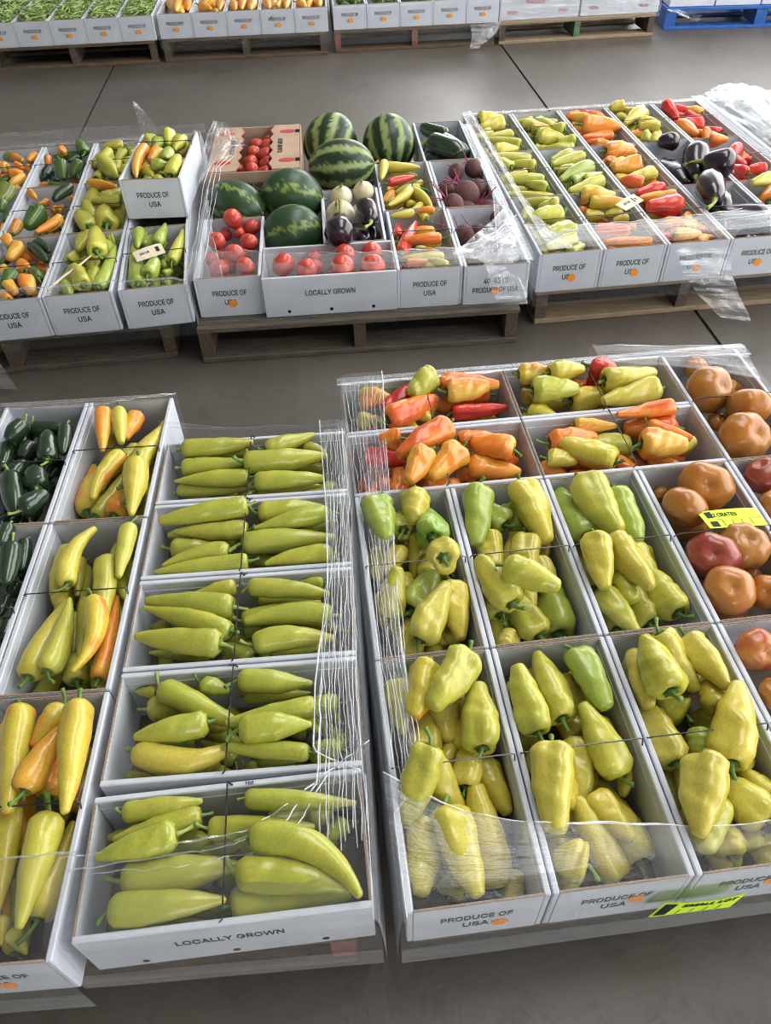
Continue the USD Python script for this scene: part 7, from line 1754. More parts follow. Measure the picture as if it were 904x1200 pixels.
# what each one is called: colour, sort, pose, then its place in its tray
WORD = {'y': 'pale yellow', 'yg': 'greenish yellow', 'g': 'light green', 'G': 'green', 'pg': 'yellow-green', 'yo': 'orange-blushed yellow', 'o': 'yellow-orange', 'O': 'orange', 'R': 'orange-red', 'r': 'red', 'D': 'dark green',
        'DG': 'deep green', 'Og': 'orange and green', 'P': 'black-purple', 'to': 'orange', 'tn': 'brownish orange', 'tr': 'dusky red', 'ty': 'red-blushed yellow', 'tp': 'red', 'w': 'pale', 'B': 'dark red', 'pw': 'pale cream-yellow', 'cf': 'tan'}
SORT = {'gyp': ('sweet_pepper', 'pepper', 'pepper'), 'long': ('banana_pepper', 'banana pepper', 'pepper'), 'lg': ('long_pepper', 'long pepper', 'pepper'), 'jal': ('jalapeno_pepper', 'jalapeno', 'pepper'), 'hot': ('hot_pepper', 'hot pepper', 'pepper'),
        'bell': ('stubby_pepper', 'stubby pepper', 'pepper'), 'egg': ('eggplant', 'eggplant', 'eggplant'), 'zuc': ('squash', 'squash', 'squash'), 'tom': ('heirloom_tomato', 'ribbed tomato', 'tomato'), 'rtom': ('tomato', 'tomato', 'tomato'), 'onion': ('onion', 'onion', 'onion'), 'beet': ('beet', 'beet', 'beet')}
PAL = {'NR': 'near right pallet', 'NL': 'near left pallet', 'MI': 'melon pallet', 'ML': 'middle left pallet', 'MR': 'middle right pallet', 'FR': 'right edge pallet', 'R1': 'back row', 'R2': 'back row', 'R3': 'back row'}
TRAY = {'NR20': 'nearer back-left tray', 'NR21': 'back left corner tray', 'NR22': 'nearer back-middle tray', 'NR23': 'rear back-middle tray', 'NR24': 'back right tray', 'NLA00': 'front banana tray', 'NLA10': 'middle banana tray', 'NLA20': 'back banana tray',
        'NLA01': 'front jalapeno tray', 'NLA11': 'middle jalapeno tray', 'NLA21': 'back jalapeno tray', 'NLB0': 'LOCALLY GROWN tray', 'MID0': 'front left tray', 'MID1': 'LOCALLY GROWN tray', 'MID2': 'onion tray', 'MID3': 'front hot pepper tray', 'MID4': 'rear hot pepper tray', 'MID5': '40 LB tray', 'MID6': 'beet tray', 'MID7': 'back right tray', 'MLtop': 'stacked top tray', 'ML05': 'askew corner tray'}
def tray_name(k):
    p = PAL[k[:2]]
    if k[:2] == 'ML' and k not in TRAY: return '%s column from right, %s, %s' % (ORD[5 - int(k[3])], ['front', 'second', 'back'][int(k[2])], 'middle left')
    if k in TRAY: return '%s, %s' % (TRAY[k], p)
    if k.startswith('NLB'): return '%s tray from front, %s' % (ORD[int(k[3])], p)
    row, c = int(k[2]), int(k[3])
    if k[0] == 'R': return '%s tray, back row %s' % (ORD[c], {'R1': 'left', 'R2': 'orange', 'R3': 'green'}[k[:2]])
    return '%s column, %s row, %s' % (ORD[c], ['front', 'second', 'third'][row], p)
def here(d):
    x, y, a, z, bw, bl = BOXES[d['box']]; m = (np.array(d['H']) + np.array(d.get('T', d['H']))) / 2
    u = ((m[0] - x) * math.cos(a) + (m[1] - y) * math.sin(a)) / bw; v = (-(m[0] - x) * math.sin(a) + (m[1] - y) * math.cos(a)) / bl
    d['m'] = (u, v)
    s = ['front', '', 'back'][0 if v < .36 else 2 if v > .64 else 1]; e = ['left', '', 'right'][0 if u < .36 else 2 if u > .64 else 1]
    return 'at ' + (s + ' ' + e).strip() if (s or e) else 'in the middle'
def pose(d):
    if 'T' not in d: return 'large' if d['R'] > .045 else 'small'
    h, t = np.array(d['H']), np.array(d['T']); k = h - t
    if abs(k[0]) > abs(k[1]): return 'stem right' if k[0] > 0 else 'stem left'
    return 'stem away' if k[1] > 0 else 'stem near'
from collections import Counter, defaultdict
for d in rows:
    s = SORT[d['kind']][1]; w = WORD[d['col']]; tr = tray_name(d['box'])
    d['p'] = here(d)
    w = ('buried ' if d['lvl'] < 0 else '') + w
    d['c'] = ['%s %s %s, %s' % (w, s, d['p'], tr), '%s %s, %s %s, %s' % (w, s, pose(d), d['p'], tr)]; d['group'] = '%s%s in %s' % ('buried ' if d['lvl'] < 0 else '', s + ('es' if s[-1] in 'oh' and s[-2] in 'ts' else 's'), tr)
top = rows
for lvl in (0, 1):
    n = Counter(d['c'][lvl] for d in top if 'label' not in d)
    for d in top:
        if 'label' not in d and n[d['c'][lvl]] == 1: d['label'] = d['c'][lvl]
left = defaultdict(list)
for d in top:
    if 'label' not in d: left[d['c'][1]].append(d)
for k, ds in left.items():
    ds.sort(key=lambda d: -d['H'][2] if len(ds) == 2 else d['m'][0])
    for i, d in enumerate(ds):
        d['label'] = (('upper ' if i == 0 else 'lower ') if len(ds) == 2 else ['leftmost ', 'second ', 'third ', 'fourth ', 'fifth ', 'sixth '][i]) + k
for d in rows:
    if len(d['label'].replace(',', '').split()) > 16 or len(d['label'].split()) > 16: d['label'] = d['label'].replace('orange-blushed yellow', 'blushed').replace('orange and green', 'orange-green').replace(', stem', ' stem').replace(' near right pallet', ' near right').replace(' near left pallet', ' near left')
    if len(d['label'].split()) > 16: d['label'] = d['label'].replace('banana ', '').replace('stubby ', '').replace(' hot pepper', ' pepper', 1)
    if len(d['label'].split()) > 16: d['label'] = d['label'].replace(' from right', '').replace('greenish yellow', 'yellowish')
    n, _, c = SORT[d['kind']]
    if d['kind'] == 'gyp': n = {'y': 'yellow', 'yg': 'yellow', 'yo': 'yellow', 'pw': 'yellow', 'o': 'orange', 'O': 'orange', 'R': 'red', 'r': 'red'}.get(d['col'], 'green') + '_pepper'
    low = d['box'][0] in 'MFR'
    (round_fruit if d['kind'] in ROUND else lambda *q: long_fruit(*q, lowres=low))(n, d, d['label'], c, d['group'])

# ---------------------------------------------------------------- watermelons
def melon(c, rx, ry, rz, yaw, tilt, label, dark, n_st, seed):
    r = random.Random(seed)
    P, TH, F = sphere_grid(64, 40)
    z, s = np.cos(P), np.sin(P)
    V = np.stack([rx * z, ry * s * np.cos(TH), rz * s * np.sin(TH)], 1)
    V *= (1 + .012 * np.sin(3 * TH + seed))[:, None]
    j = meshkit.fbm(V / rx * 5 + seed, 4) - .5; j2 = meshkit.fbm(V / rx * 14 + seed + 9, 3) - .5
    w = np.cos(n_st * TH + 2.6 * j * (1 if dark else .8) + 1.5 * j2)
    if dark: m = np.clip((w - .78 + 1.5 * j2) * 6, 0, 1) * .9; A, B = np.array((.024, .058, .022)), np.array((.22, .30, .07))
    else: m = np.clip((w - .12 + 1.3 * j2) * 3.2, 0, 1); A, B = np.array((.014, .034, .013)), np.array((.24, .30, .10))
    c2 = A + (B - A) * m[:, None]; c2 *= (1 + .5 * j)[:, None]
    x = UsdGeom.Xform.Define(stage, '/World/' + numbered('watermelon'))
    cy, sy, ct, st = math.cos(yaw), math.sin(yaw), math.cos(tilt), math.sin(tilt)
    M = np.array([[cy, -sy, 0], [sy, cy, 0], [0, 0, 1]]) @ np.array([[ct, 0, -st], [0, 1, 0], [st, 0, ct]])
    place(x, c, R=M); t = tagp(x.GetPrim(), label, 'watermelon', 'watermelons on the melon pallet')
    veg_mesh('rind', (V, F), 'melon_skin', t, c2)
    veg_mesh('stem', tube([(rx * .985, 0, 0), (rx * 1.06, .003, .002), (rx * 1.12, .010, .004)], [.0045, .004, .005], 7), 'dry_stem', t)
    veg_mesh('blossom_scar', trimesh.creation.cylinder(radius=.006, height=.004, sections=10, transform=trimesh.transformations.translation_matrix([-rx * .99, 0, 0]) @ trimesh.transformations.rotation_matrix(PI / 2, [0, 1, 0])), 'dry_stem', t)
melon((-.278, 2.444, .213), .100, .090, .089, .25, .05, 'dark green watermelon nearest the viewer, between tomato and onion trays', True, 5, 3)
melon((-.287, 2.632, .257), .108, .091, .091, .15, -.25, 'dark green watermelon in front of the brown tomato carton', True, 5, 8)
melon((-.482, 2.606, .243), .110, .080, .079, 2.65, .10, 'long dark green watermelon behind the left tomato tray', True, 5, 14)
melon((-.118, 2.826, .278), .120, .094, .092, -.06, .08, 'striped watermelon lying sideways on top behind the onion tray', False, 9, 21)
melon((-.169, 3.18, .232), .116, .110, .108, 1.25, .55, 'striped watermelon at the very back beside the brown carton', False, 10, 27)
melon((.063, 3.163, .228), .112, .104, .104, 1.75, .75, 'striped watermelon standing behind the yellow hot peppers', False, 10, 33)

# ---------------------------------------------------------------- the brown tomato carton
def tomato_carton():
    W, D, Hh, T = .335, .445, .185, .005
    t = thing('tomato_carton', 'brown cardboard tomato carton with zigzag-cut top flaps behind the watermelons', 'box', MID.p(.012, .705, .1225), MID.a)
    for nm, b in (('bottom', box(W / 2, D / 2, .004, W - .004, D - .004, .008)), ('front_panel', box(W / 2, T / 2, Hh / 2, W, T, Hh, .001)), ('back_panel', box(W / 2, D - T / 2, Hh / 2, W, T, Hh, .001)),
                  ('side_panel', box(T / 2, D / 2, Hh / 2, T, D - 2 * T - .0006, Hh, .001)), ('side_panel', box(W - T / 2, D / 2, Hh / 2, T, D - 2 * T - .0006, Hh, .001))):
        obj(nm, b, MT['carton_brown'], t)
    for sd in (0, 1):                        # the top flaps, cut in scallops along the inner edge, with a red cut edge
        e = .105; n = 10; pts = [(0, 0.003)]
        for k in range(n + 1):
            pts.append((e + (.012 if k % 2 else 0), .02 + (D - .04) * k / n))
        pts += [(0, D - .003)]
        pts = [(.006, .006), (e, .006)] + pts[1:-1] + [(e, D - .006), (.006, D - .006)]
        if sd: pts = [(W - x, y) for x, y in pts]
        f = trimesh.creation.extrude_polygon(Polygon(pts), .004); f.apply_translation([0, 0, Hh]); fp = obj('top_flap', f, MT['carton_brown'], t)
        q = [(x, y, Hh + .002) for x, y in pts[2:-2]]; obj('red_edge', tube(q, .0024, 5), MT['berry_red'], fp)
        for y in (.08, D - .08):
            o = trimesh.creation.cylinder(radius=.030, height=.0006, sections=24); o.apply_scale([1, .62, 1]); o.apply_translation([.052 if not sd else W - .052, y, Hh + .0045]); tagp(obj('tomato_print', o, MT['berry_red'], fp), 'red oval tomato print')
            if sd: obj('hand_slot', box(W - .014, y, Hh + .0044, .016, .030, .0012), MT['hole'], fp)
        m = text('FLAVOR FRESH', .017, .8); m.apply_transform(trimesh.transformations.rotation_matrix(-PI / 2 if not sd else PI / 2, [0, 0, 1])); m.apply_translation([.072 if not sd else W - .070, D / 2, Hh + .0042]); obj('lettering', m, MT['ink_dark'], fp)
    obj('lettering', on_front(text('FLAVOR FRESH VINE RIPENED', .014, .95), W * .47, -.0002, Hh * .72), MT['ink_dark'], t)
    obj('lettering', on_front(text('TOMATOES', .014, .95), W * .47, -.0002, Hh * .56), MT['ink_dark'], t)
    for k in range(2):
        o = trimesh.creation.cylinder(radius=.012, height=.0006, sections=18); o.apply_transform(trimesh.transformations.rotation_matrix(PI / 2, [1, 0, 0])); o.apply_translation([.045 if k == 0 else .07, -.0003, Hh * .62]); obj('tomato_print', o, MT['berry_red'], t)
    return t
solid('berry_red', (.36, .03, .035), (.42, .05, .05), 30, .6, .3)
tomato_carton()
r = random.Random(4)
cnt = 0
for (u, v, dz) in [(.145, .06, 0), (.20, .08, .012), (.15, .13, .01), (.205, .155, .02), (.14, .21, .008), (.20, .235, .024), (.15, .29, .012), (.205, .315, .022), (.16, .37, .01), (.21, .395, .012)]:
    cnt += 1
    x, y, z = MID.p(.012 + u, .705 + v, .1225 + .128 + dz)
    side = 'left' if u < .17 else 'right'; rowi = ['front', 'second', 'third', 'fourth', 'rear'][(cnt - 1) // 2]
    round_fruit('tomato', dict(kind='rtom', col='tp', lvl=1, H=(x, y, z), R=.031), 'red tomato in the brown carton, %s of the %s pair' % (side, rowi), 'tomato', 'tomatoes in the brown carton')
for k, (u, v) in enumerate([(.08, .07), (.08, .16), (.08, .25), (.08, .34), (.26, .09), (.26, .18), (.26, .27), (.26, .36), (.145, .04), (.20, .11), (.145, .16), (.20, .24), (.145, .28), (.2, .36)]):
    x, y, z = MID.p(.012 + u, .705 + v, .1225 + .008 + .031 + (.05 if k > 7 else .02))
    round_fruit('tomato', dict(kind='rtom', col='tp', lvl=-1, H=(x, y, z), R=.031), '%s buried tomato under the flaps of the brown carton' % ('left' if u < .14 else 'right' if u > .2 else 'middle %s' % ('left' if u < .17 else 'right')) + ', %s' % ['front', 'near front', 'near back', 'back'][min(3, int(v / .1))], 'tomato', 'bottom of the brown carton')

# ---------------------------------------------------------------- back row: beans, cartons
def bean_heap(seed):
    r = random.Random(seed); ms = []
    for k in range(360):
        u, v = r.uniform(.028, BW - .028), r.uniform(.028, BL - .028)
        top = .100 + .055 * (1 - ((u / BW - .5) * 2) ** 4) * (1 - ((v / BL - .5) * 2) ** 6)
        z = top - r.uniform(0, .03) if k > 60 else top - .02
        a = r.uniform(0, PI); l = r.uniform(.05, .085); b = r.uniform(-.012, .012); tl = r.uniform(-.25, .35)
        P = [(u + math.cos(a) * l * q - math.sin(a) * b * (1 - 4 * q * q), v + math.sin(a) * l * q + math.cos(a) * b * (1 - 4 * q * q), z + tl * l * q) for q in (-.5, -.25, 0, .25, .5)]
        P = [(min(max(x, .018), BW - .018), min(max(y, .013), BL - .013), max(zz, .02)) for x, y, zz in P]
        ms.append(tube(P, [.0022, .0042, .0046, .0042, .0020], 5))
    ms.append(box(BW / 2, BL / 2, .045, BW - .034, BL - .03, .075))
    return cat(*ms)
solid('bean_green', (.16, .25, .055), (.30, .40, .13), 60, .45, .4)
for row, nm in ((0, ''), (1, 'hind ')):
    for c in range(5):
        if row: carton('R11%d' % c, R1, c * PW + .001, PL + .001, 'white green bean tray in the hind row, %s from the left' % ORD[c], txt=None, wire=None)
        o = obj('green_bean_heap', bean_heap(100 + c + 10 * row), MT['bean_green'], None, 40); place(UsdGeom.Mesh(o), R1.p(c * PW + .001, row * PL + .001, .1225), R1.a)
        tagp(o, 'heap of fresh green beans in the %s %stray from the left' % (ORD[c], nm), 'beans', None, 'stuff')
def printed_carton(u, label):
    W, D, Hh = .50, .40, .36
    t = thing('printed_carton', label, 'box', R4.p(u, .02, .1225), R4.a)
    obj('body', box(W / 2, D / 2, Hh / 2, W, D, Hh, .003), MT['white_card'], t)
    obj('lid_seam', box(W / 2, D / 2, Hh * .62, W + .003, D + .003, .002), MT['white_card_inside'], t)
    for s, x, z, h, mt in (('CFC', .15, .16, .026, 'ink'), ('CFC', .34, .16, .026, 'ink'), ('PRODUCE', .22, .085, .020, 'berry_red'), ('FRESH', .08, .035, .016, 'berry_red'), ('FRESH', .40, .035, .016, 'berry_red')):
        obj('lettering', on_front(text(s, h, .9), x, -.0003, z), MT[mt], t)
printed_carton(.0, 'white carton with green and red print on the left of the pale pallet')
printed_carton(.512, 'white carton with green and red print on the right of the pale pallet')
for k in range(4):
    W = .262; t = thing('white_carton', 'plain white carton %s from the left on the blue pallet' % ORD[k], 'box', R5.p(.02 + k * .292, .02, .1225), R5.a)
    obj('body', box(.14, .2, .15, .284, .4, .30, .003), MT['white_card'], t); obj('tape', box(.14, -.0004, .15, .05, .0012, .296), MT['white_card_inside'], t)

# ---------------------------------------------------------------- tags
def tag_card(name, label, p0, p1, p2, p3, mt, rows_txt, bars):
    """a slightly curled card: corners given in metres, counter-clockwise from the lower left"""
    p = np.array([p0, p1, p2, p3], float); n = 12; V = []; nn = np.cross(p[1] - p[0], p[3] - p[0]); nn /= np.linalg.norm(nn)
    def at(s, q): return (p[0] * (1 - s) + p[1] * s) * (1 - q) + (p[3] * (1 - s) + p[2] * s) * q + nn * (.004 * math.sin(s * 3.0) * q)
    for side in (0, 1):
        for i in range(n + 1):
            for j in range(5): V.append(at(i / n, j / 4) - nn * (.0005 * side))
    F = []; k = 5; h = (n + 1) * k
    for i in range(n):
        for j in range(4):
            a, b, c, d = i * k + j, (i + 1) * k + j, (i + 1) * k + j + 1, i * k + j + 1
            F += [[a, b, c], [a, c, d], [a + h, c + h, b + h], [a + h, d + h, c + h]]
    t = thing(name, label, 'tag'); t_ = obj('card', (np.array(V), np.array(F)), MT[mt], t)
    W, Hh = np.linalg.norm(p[1] - p[0]), np.linalg.norm(p[3] - p[0])
    def mapped(m):
        v = m.vertices.copy(); m.vertices = np.array([at(x / W, y / Hh) + nn * (.0004 + z * .5) for x, y, z in v]); return m
    for s, x, y, hgt in rows_txt:
        m = text(s, hgt, .9); m.apply_translation([x * W, y * Hh, 0]); obj('lettering', mapped(m), MT['ink_dark'], t)
    for x, y, w, h_ in bars: obj('printed_mark', mapped(box(x * W, y * Hh, .0003, w * W, h_ * Hh, .0004)), MT['ink_dark'], t)
    return t
P = NR.p
tag_card('lime_tag', 'bright lime paper tag clipped on the wire over the orange tomatoes', P(.683, .612, .268), P(.797, .606, .268), P(.790, .650, .272), P(.672, .654, .272), 'tag_lime', [('2 CRATES', .40, .62, .008)], [(.14, .75, .10, .34), (.14, .22, .13, .30), (.57, .46, .80, .02)] + [(.30 + .16 * k, .25, .008, .36) for k in range(4)])
tag_card('lime_tag', 'bright lime SMALL LOT tag stuck on the front of a pepper tray', P(.352, -.018, .157), P(.474, -.019, .157), P(.484, -.017, .208), P(.366, -.016, .208), 'tag_lime', [('SMALL LOT', .60, .64, .012)], [(.10, .52, .15, .80)] + [(.30 + .17 * k, .25, .010, .36) for k in range(4)])
P = MR.p
tag_card('paper_tag', 'buff paper tag on the front peppers of middle right pallet', P(.315, .150, .298), P(.395, .210, .300), P(.372, .247, .306), P(.290, .185, .304), 'tag_paper', [('30 LB', .35, .45, .009)], [(.80, .5, .06, .25), (.68, .5, .05, .5)])
P = ML.p
tag_card('paper_tag', 'buff paper tag on green peppers in the askew corner tray', P(.268, .135, .268), P(.352, .172, .272), P(.335, .222, .280), P(.250, .182, .276), 'tag_paper', [('30 LB', .35, .45, .009)], [(.80, .55, .12, .45)])
t = thing('dry_reed', 'pale dry reed lying across light green peppers at middle left', 'reed')
obj('stalk', tube([ML.p(.02, .02, .262), ML.p(.06, .075, .272), ML.p(.10, .13, .276), ML.p(.135, .20, .278)], [.004, .0035, .003, .002], 7), MT['tag_paper'], t)
obj('tip', tube([ML.p(.135, .20, .278), ML.p(.15, .235, .278)], [.002, .0008], 6), MT['dry_stem'], t)
# the pen notes on tray rims
for fr, u, v, w in ((NLF, .235, .2008 - .0045, 'front'), (NLB, .19, .2496 + .2042 - .0045, 'second'), (NLB, .20, .2496 + 2 * .2042 - .0045, 'third'), (NLB, .20, .2496 + 3 * .2042 - .0045, 'fourth')):
    m = text('Hot', .006, .9, .0004); o = obj('pen_note', m, MT['ink_blue'], None); place(UsdGeom.Mesh(o), fr.p(u, v - .002, .1225 + BH + .0002), fr.a)
    tagp(o, 'small blue pen word Hot on the rear rim of the %s long pepper tray' % w, 'writing')

# ---------------------------------------------------------------- stretch film
def film_mat(name, base, rough, haze, bumpy=True):
    mat(name, {'tc': ('texture_coordinate', {}), 'mp': ('mapping', {'scale': (9, 150, 1)}), 'n': ('noise_texture', {'scale': 1.0, 'detail': 4, 'roughness': .65}), 'b': ('bump', {'strength': .8, 'distance': .003}),
        'f': ('layer_weight', {'blend': .5}), 'pw': ('math', {'math_type': 'power', 'value2': 4.0}), 'm': ('math', {'math_type': 'multiply_add', 'value2': .9, 'value3': base, 'use_clamp': True}), 't': ('transparent_bsdf', {'color': (.985, .987, .99)}),
        'g': ('glossy_bsdf', {'color': (.95, .97, 1.0), 'roughness': rough}), 'd': ('diffuse_bsdf', {'color': (.80, .83, .86)}), 'gd': ('mix_closure', {'fac': haze}), 'x': ('mix_closure', {})},
        [('tc.UV', 'mp.vector'), ('mp.vector', 'n.vector'), ('n.fac', 'b.height'), *([('b.normal', 'g.normal')] if bumpy else []), ('f.facing', 'pw.value1'), ('pw.value', 'm.value1'), ('g.BSDF', 'gd.closure1'), ('d.BSDF', 'gd.closure2'),
         ('m.value', 'x.fac'), ('t.BSDF', 'x.closure1'), ('gd.closure', 'x.closure2')], surface='x.closure')
film_mat('film', .065, .12, .35); film_mat('film_bunched', .16, .10, .30); film_mat('film_clear', .02, .10, .2, False); film_mat('film_strand', .30, .12, .30)
def resample(pl, n):
    pl = np.asarray(pl, float); d = np.r_[0, np.cumsum(np.linalg.norm(np.diff(pl, axis=0), axis=1))]
    q = np.linspace(0, d[-1], n); return np.stack([np.interp(q, d, pl[:, k]) for k in range(3)], 1)
def sheet(rows, ns, nt, amp, seed, fr, fs=5.0, ft=70.0, rag=0.0, stiff=1.0):
    """a film loft through the polylines ROWS (pallet frame), wrinkled along the first direction"""
    R_ = [resample(q, ns) for q in rows]; A = np.stack(R_)                      # rows x ns x 3
    d = np.r_[0, np.cumsum([np.linalg.norm(A[i + 1] - A[i], axis=1).mean() + 1e-6 for i in range(len(A) - 1)])]
    q = np.linspace(0, d[-1], nt); G = np.stack([np.stack([np.interp(q, d, A[:, i, k]) for i in range(ns)], 1) for k in range(3)], -1)   # nt x ns x 3
    s = np.linspace(0, np.linalg.norm(np.diff(A[0], axis=0), axis=1).sum(), ns)
    S, T = np.meshgrid(s, q)
    if rag:
        e = (meshkit.fbm(np.stack([S * 9, S * 0 + seed, S * 0], -1), 3, seed) - .5) * rag
        w = (T / d[-1]) ** 2; G += np.gradient(G, axis=0) * (e * w * 40)[..., None]
    n = np.cross(np.gradient(G, axis=1), np.gradient(G, axis=0)); n /= np.linalg.norm(n, axis=-1, keepdims=True) + 1e-9
    h = (meshkit.fbm(np.stack([S * fs, T * ft, S * 0 + seed * 3.1], -1), 4, seed) - .5) * 2 * amp + (meshkit.fbm(np.stack([S * 7, T * 9, S * 0 + seed], -1), 3, seed + 5) - .5) * amp * 3
    G = G + n * h[..., None]
    x, y = G[..., 0], G[..., 1]; c, si = math.cos(fr.a), math.sin(fr.a)
    V = np.stack([fr.x + x * c - y * si, fr.y + x * si + y * c, G[..., 2]], -1).reshape(-1, 3)
    i, j = np.meshgrid(np.arange(nt - 1), np.arange(ns - 1), indexing='ij'); a = i * ns + j
    F = np.concatenate([np.stack([a, a + 1, a + ns], -1).reshape(-1, 3), np.stack([a + 1, a + ns + 1, a + ns], -1).reshape(-1, 3)])
    return (V, F), np.stack([S, T], -1).reshape(-1, 2)
def film_part(t, name, rows, ns, nt, amp, seed, fr, m='film', **k):
    (V, F), uv = sheet(rows, ns, nt, amp, seed, fr, **k)
    par = str(t.GetPath()); usdkit.mesh(stage, par + '/' + numbered(name, par), (V, F), MT[m], True, uv)
def lin(a, b, n=2): return [tuple(np.array(a) + (np.array(b) - np.array(a)) * k / (n - 1)) for k in range(n)]
ZR = .1225 + BH      # rim
def wrap(fr, label, u0, u1, v0, v1, lo, left=None, right=None, front=None, back=None, seed=1, q=1.0):
    """film round a pallet load: the four sides, each folded over the rim by a width given along the side as (place, width) pairs"""
    t = thing('stretch_wrap', label, 'plastic wrap', group=None)
    e = .007; N = lambda L: max(24, int(L / .02 * q))
    def prof(pts, x): return float(np.interp(x, [p[0] for p in pts], [p[1] for p in pts]))
    for nm, on, L in (('left', left, v1 - v0), ('right', right, v1 - v0), ('front', front, u1 - u0), ('back', back, u1 - u0)):
        if on is None: continue
        k = 26; rows = []
        for step in range(7):
            row = []
            for i in range(k + 1):
                x = i / k
                if nm in ('left', 'right'):
                    w = prof(on, v0 + (v1 - v0) * x); sg = 1 if nm == 'left' else -1; b = (u0 - e) if nm == 'left' else (u1 + e); f = lambda o: (b + sg * o, v0 - .008 + (v1 - v0 + .016) * x)
                else:
                    w = prof(on, u0 + (u1 - u0) * x); sg = 1 if nm == 'front' else -1; b = (v0 - e) if nm == 'front' else (v1 + e); f = lambda o: (u0 - .008 + (u1 - u0 + .016) * x, b + sg * o)
                o, z = [(-.006, lo), (-.005, max(.135, lo + .01)), (.0, ZR - .012), (.006, ZR + .012), (.03, ZR + .019), (.012 + w * .6, ZR + .018), (.012 + w, ZR + .017)][step]
                if w < .001 and step > 3: o, z = .008, ZR + .012
                row.append((*f(o), z))
            rows.append(row)
        if nm == 'front':
            film_part(t, 'film_side', rows[:2], N(L), 24, .0007, seed + 3, fr, fs=3, ft=60); film_part(t, 'film_side', rows[1:4], N(L), 16, .0004, seed + 4, fr, 'film_clear', fs=2, ft=4)
        else: film_part(t, 'film_side', rows[:4], N(L), 40, .0007, seed + len(nm), fr, fs=3, ft=60)
        if max(p[1] for p in on) > .002: film_part(t, 'film_overlap', rows[3:], N(L), 44, .0008, seed + 20 + len(nm), fr, 'film', fs=2.5, ft=130)
        edge = [(*p[:2], p[2] + .001) for p in rows[6]]
        pts = resample(edge, 90); r_ = random.Random(seed + 77)
        if max(p[1] for p in on) > .002:
            ph = r_.uniform(0, 6)
            pts = [fr.p(p[0], p[1], p[2] + .002 * math.sin(i * .9 + ph)) for i, p in enumerate(pts)]
            rad = [.0007 + .0014 * float(meshkit.noise(np.array([i * .31, seed, 0.0]))) for i in range(90)]
            obj('gathered_edge', tube(pts, rad, 6), MT['film_strand'], t, True)
    return t
def rope(t, fr, pts, r0, seed, n=70):
    """film bunched into a crumpled strand"""
    p = resample(pts, n); r_ = random.Random(seed); o = [meshkit.fbm(np.stack([np.arange(n) * .17, np.full(n, seed + k * 7.7), np.zeros(n)], -1), 3, seed) - .5 for k in range(4)]
    q = [fr.p(p[i][0] + .009 * o[0][i], p[i][1] + .009 * o[1][i], p[i][2] + .008 * o[2][i]) for i in range(n)]
    m = tube(q, np.clip(r0 * (1 + 1.5 * o[3]), r0 * .3, r0 * 2.4), 8)
    m.vertices = m.vertices + .25 * r0 * (meshkit.noise(np.array(m.vertices) * 160, seed)[:, None] - .5)
    obj('gathered_strand', m, MT['film_strand'], t, True)
def flap(t, fr, rows, seed, amp=.006, m='film', ns=60, nt=40, **k): film_part(t, 'loose_flap', rows, ns, nt, amp * .95, seed, fr, m, **k)

# near right
w = wrap(NR, 'clear stretch film around the near right pepper pallet', 0, 1.016, 0, 1.219, .07, left=[(0, 0), (.155, 0), (.165, .050), (.27, .042), (.45, .045), (.75, .066), (1.0, .082), (1.2, .10)],
         front=[(0, .19), (.05, .155), (.09, .125), (.14, .105), (.21, .087), (.31, .075), (.46, .05), (.55, .05), (1.0, .06)], back=[(0, .03), (.2, .035), (.4, .03), (.6, .02), (.8, .03), (1.0, .05)], right=[(0, .0), (1.2, .0)], seed=3, q=1.2)
for k in range(9): rope(w, NR, [(.005 + .006 * k, .17 - .01 * (k % 3), ZR + .016), (.008 + .0055 * k, .4, ZR + .016), (.01 + .007 * k, .7, ZR + .017), (.012 + .009 * k, 1.1, ZR + .016), (.01 + .012 * k, 1.21, ZR + .014)], .0007, 40 + k, 110)
flap(w, NR, [[(.62, 1.215, ZR + .01), (1.02, 1.225, ZR + .01)], [(.63, 1.22, ZR + .05), (.8, 1.215, ZR + .03), (1.02, 1.2, ZR + .02)], [(.64, 1.17, ZR + .03), (.8, 1.14, ZR + .025), (1.0, 1.06, ZR + .02)]], 51, .003, 'film', fs=2, ft=100)
# near left
w = wrap(NLB, 'clear stretch film around the near left long pepper pallet', -.02, .41, .035, 1.075, .07, right=[(.03, 0), (.235, 0), (.245, .075), (.4, .07), (.6, .045), (.8, .045), (1.07, .055)], seed=9, q=1.3,
         front=[(0, .10), (.13, .105), (.23, .115), (.29, .15), (.34, .19), (.41, .24)])
for k in range(11): rope(w, NLB, [(.342 + .0065 * k, .12 + .01 * (k % 4), ZR + .016), (.344 + .006 * k, .4, ZR + .018), (.358 + .005 * k, .6, ZR + .017), (.366 + .0045 * k, .8, ZR + .016), (.362 + .0045 * k, 1.05, ZR + .016)], .0007, 60 + k, 110)
rope(w, NLB, [(-.01, .12, ZR + .016), (.12, .13, ZR + .017), (.22, .135, ZR + .018), (.29, .165, ZR + .018), (.335, .22, ZR + .018), (.345, .4, ZR + .018)], .0012, 71, 90)
rope(w, NLB, [(.02, .115, ZR + .016), (.14, .115, ZR + .017), (.24, .125, ZR + .018), (.31, .16, ZR + .018), (.35, .23, ZR + .018)], .0009, 72, 90)
flap(w, NLB, [[(-.03, 1.13, ZR + .012), (.12, 1.10, ZR + .008), (.42, 1.08, ZR + .004)], [(-.03, 1.15, ZR - .03), (.42, 1.10, ZR - .03)], [(-.03, 1.16, .16), (.42, 1.11, .16)]], 81, .004)
w2 = wrap(NLA, 'clear stretch film over the front of the banana pepper tray', -.62, 0, 0, 1.22, .07, front=[(-.62, .12), (-.2, .125), (0, .13)], back=[(-.62, .02), (-.2, .035), (0, .0)], seed=13)
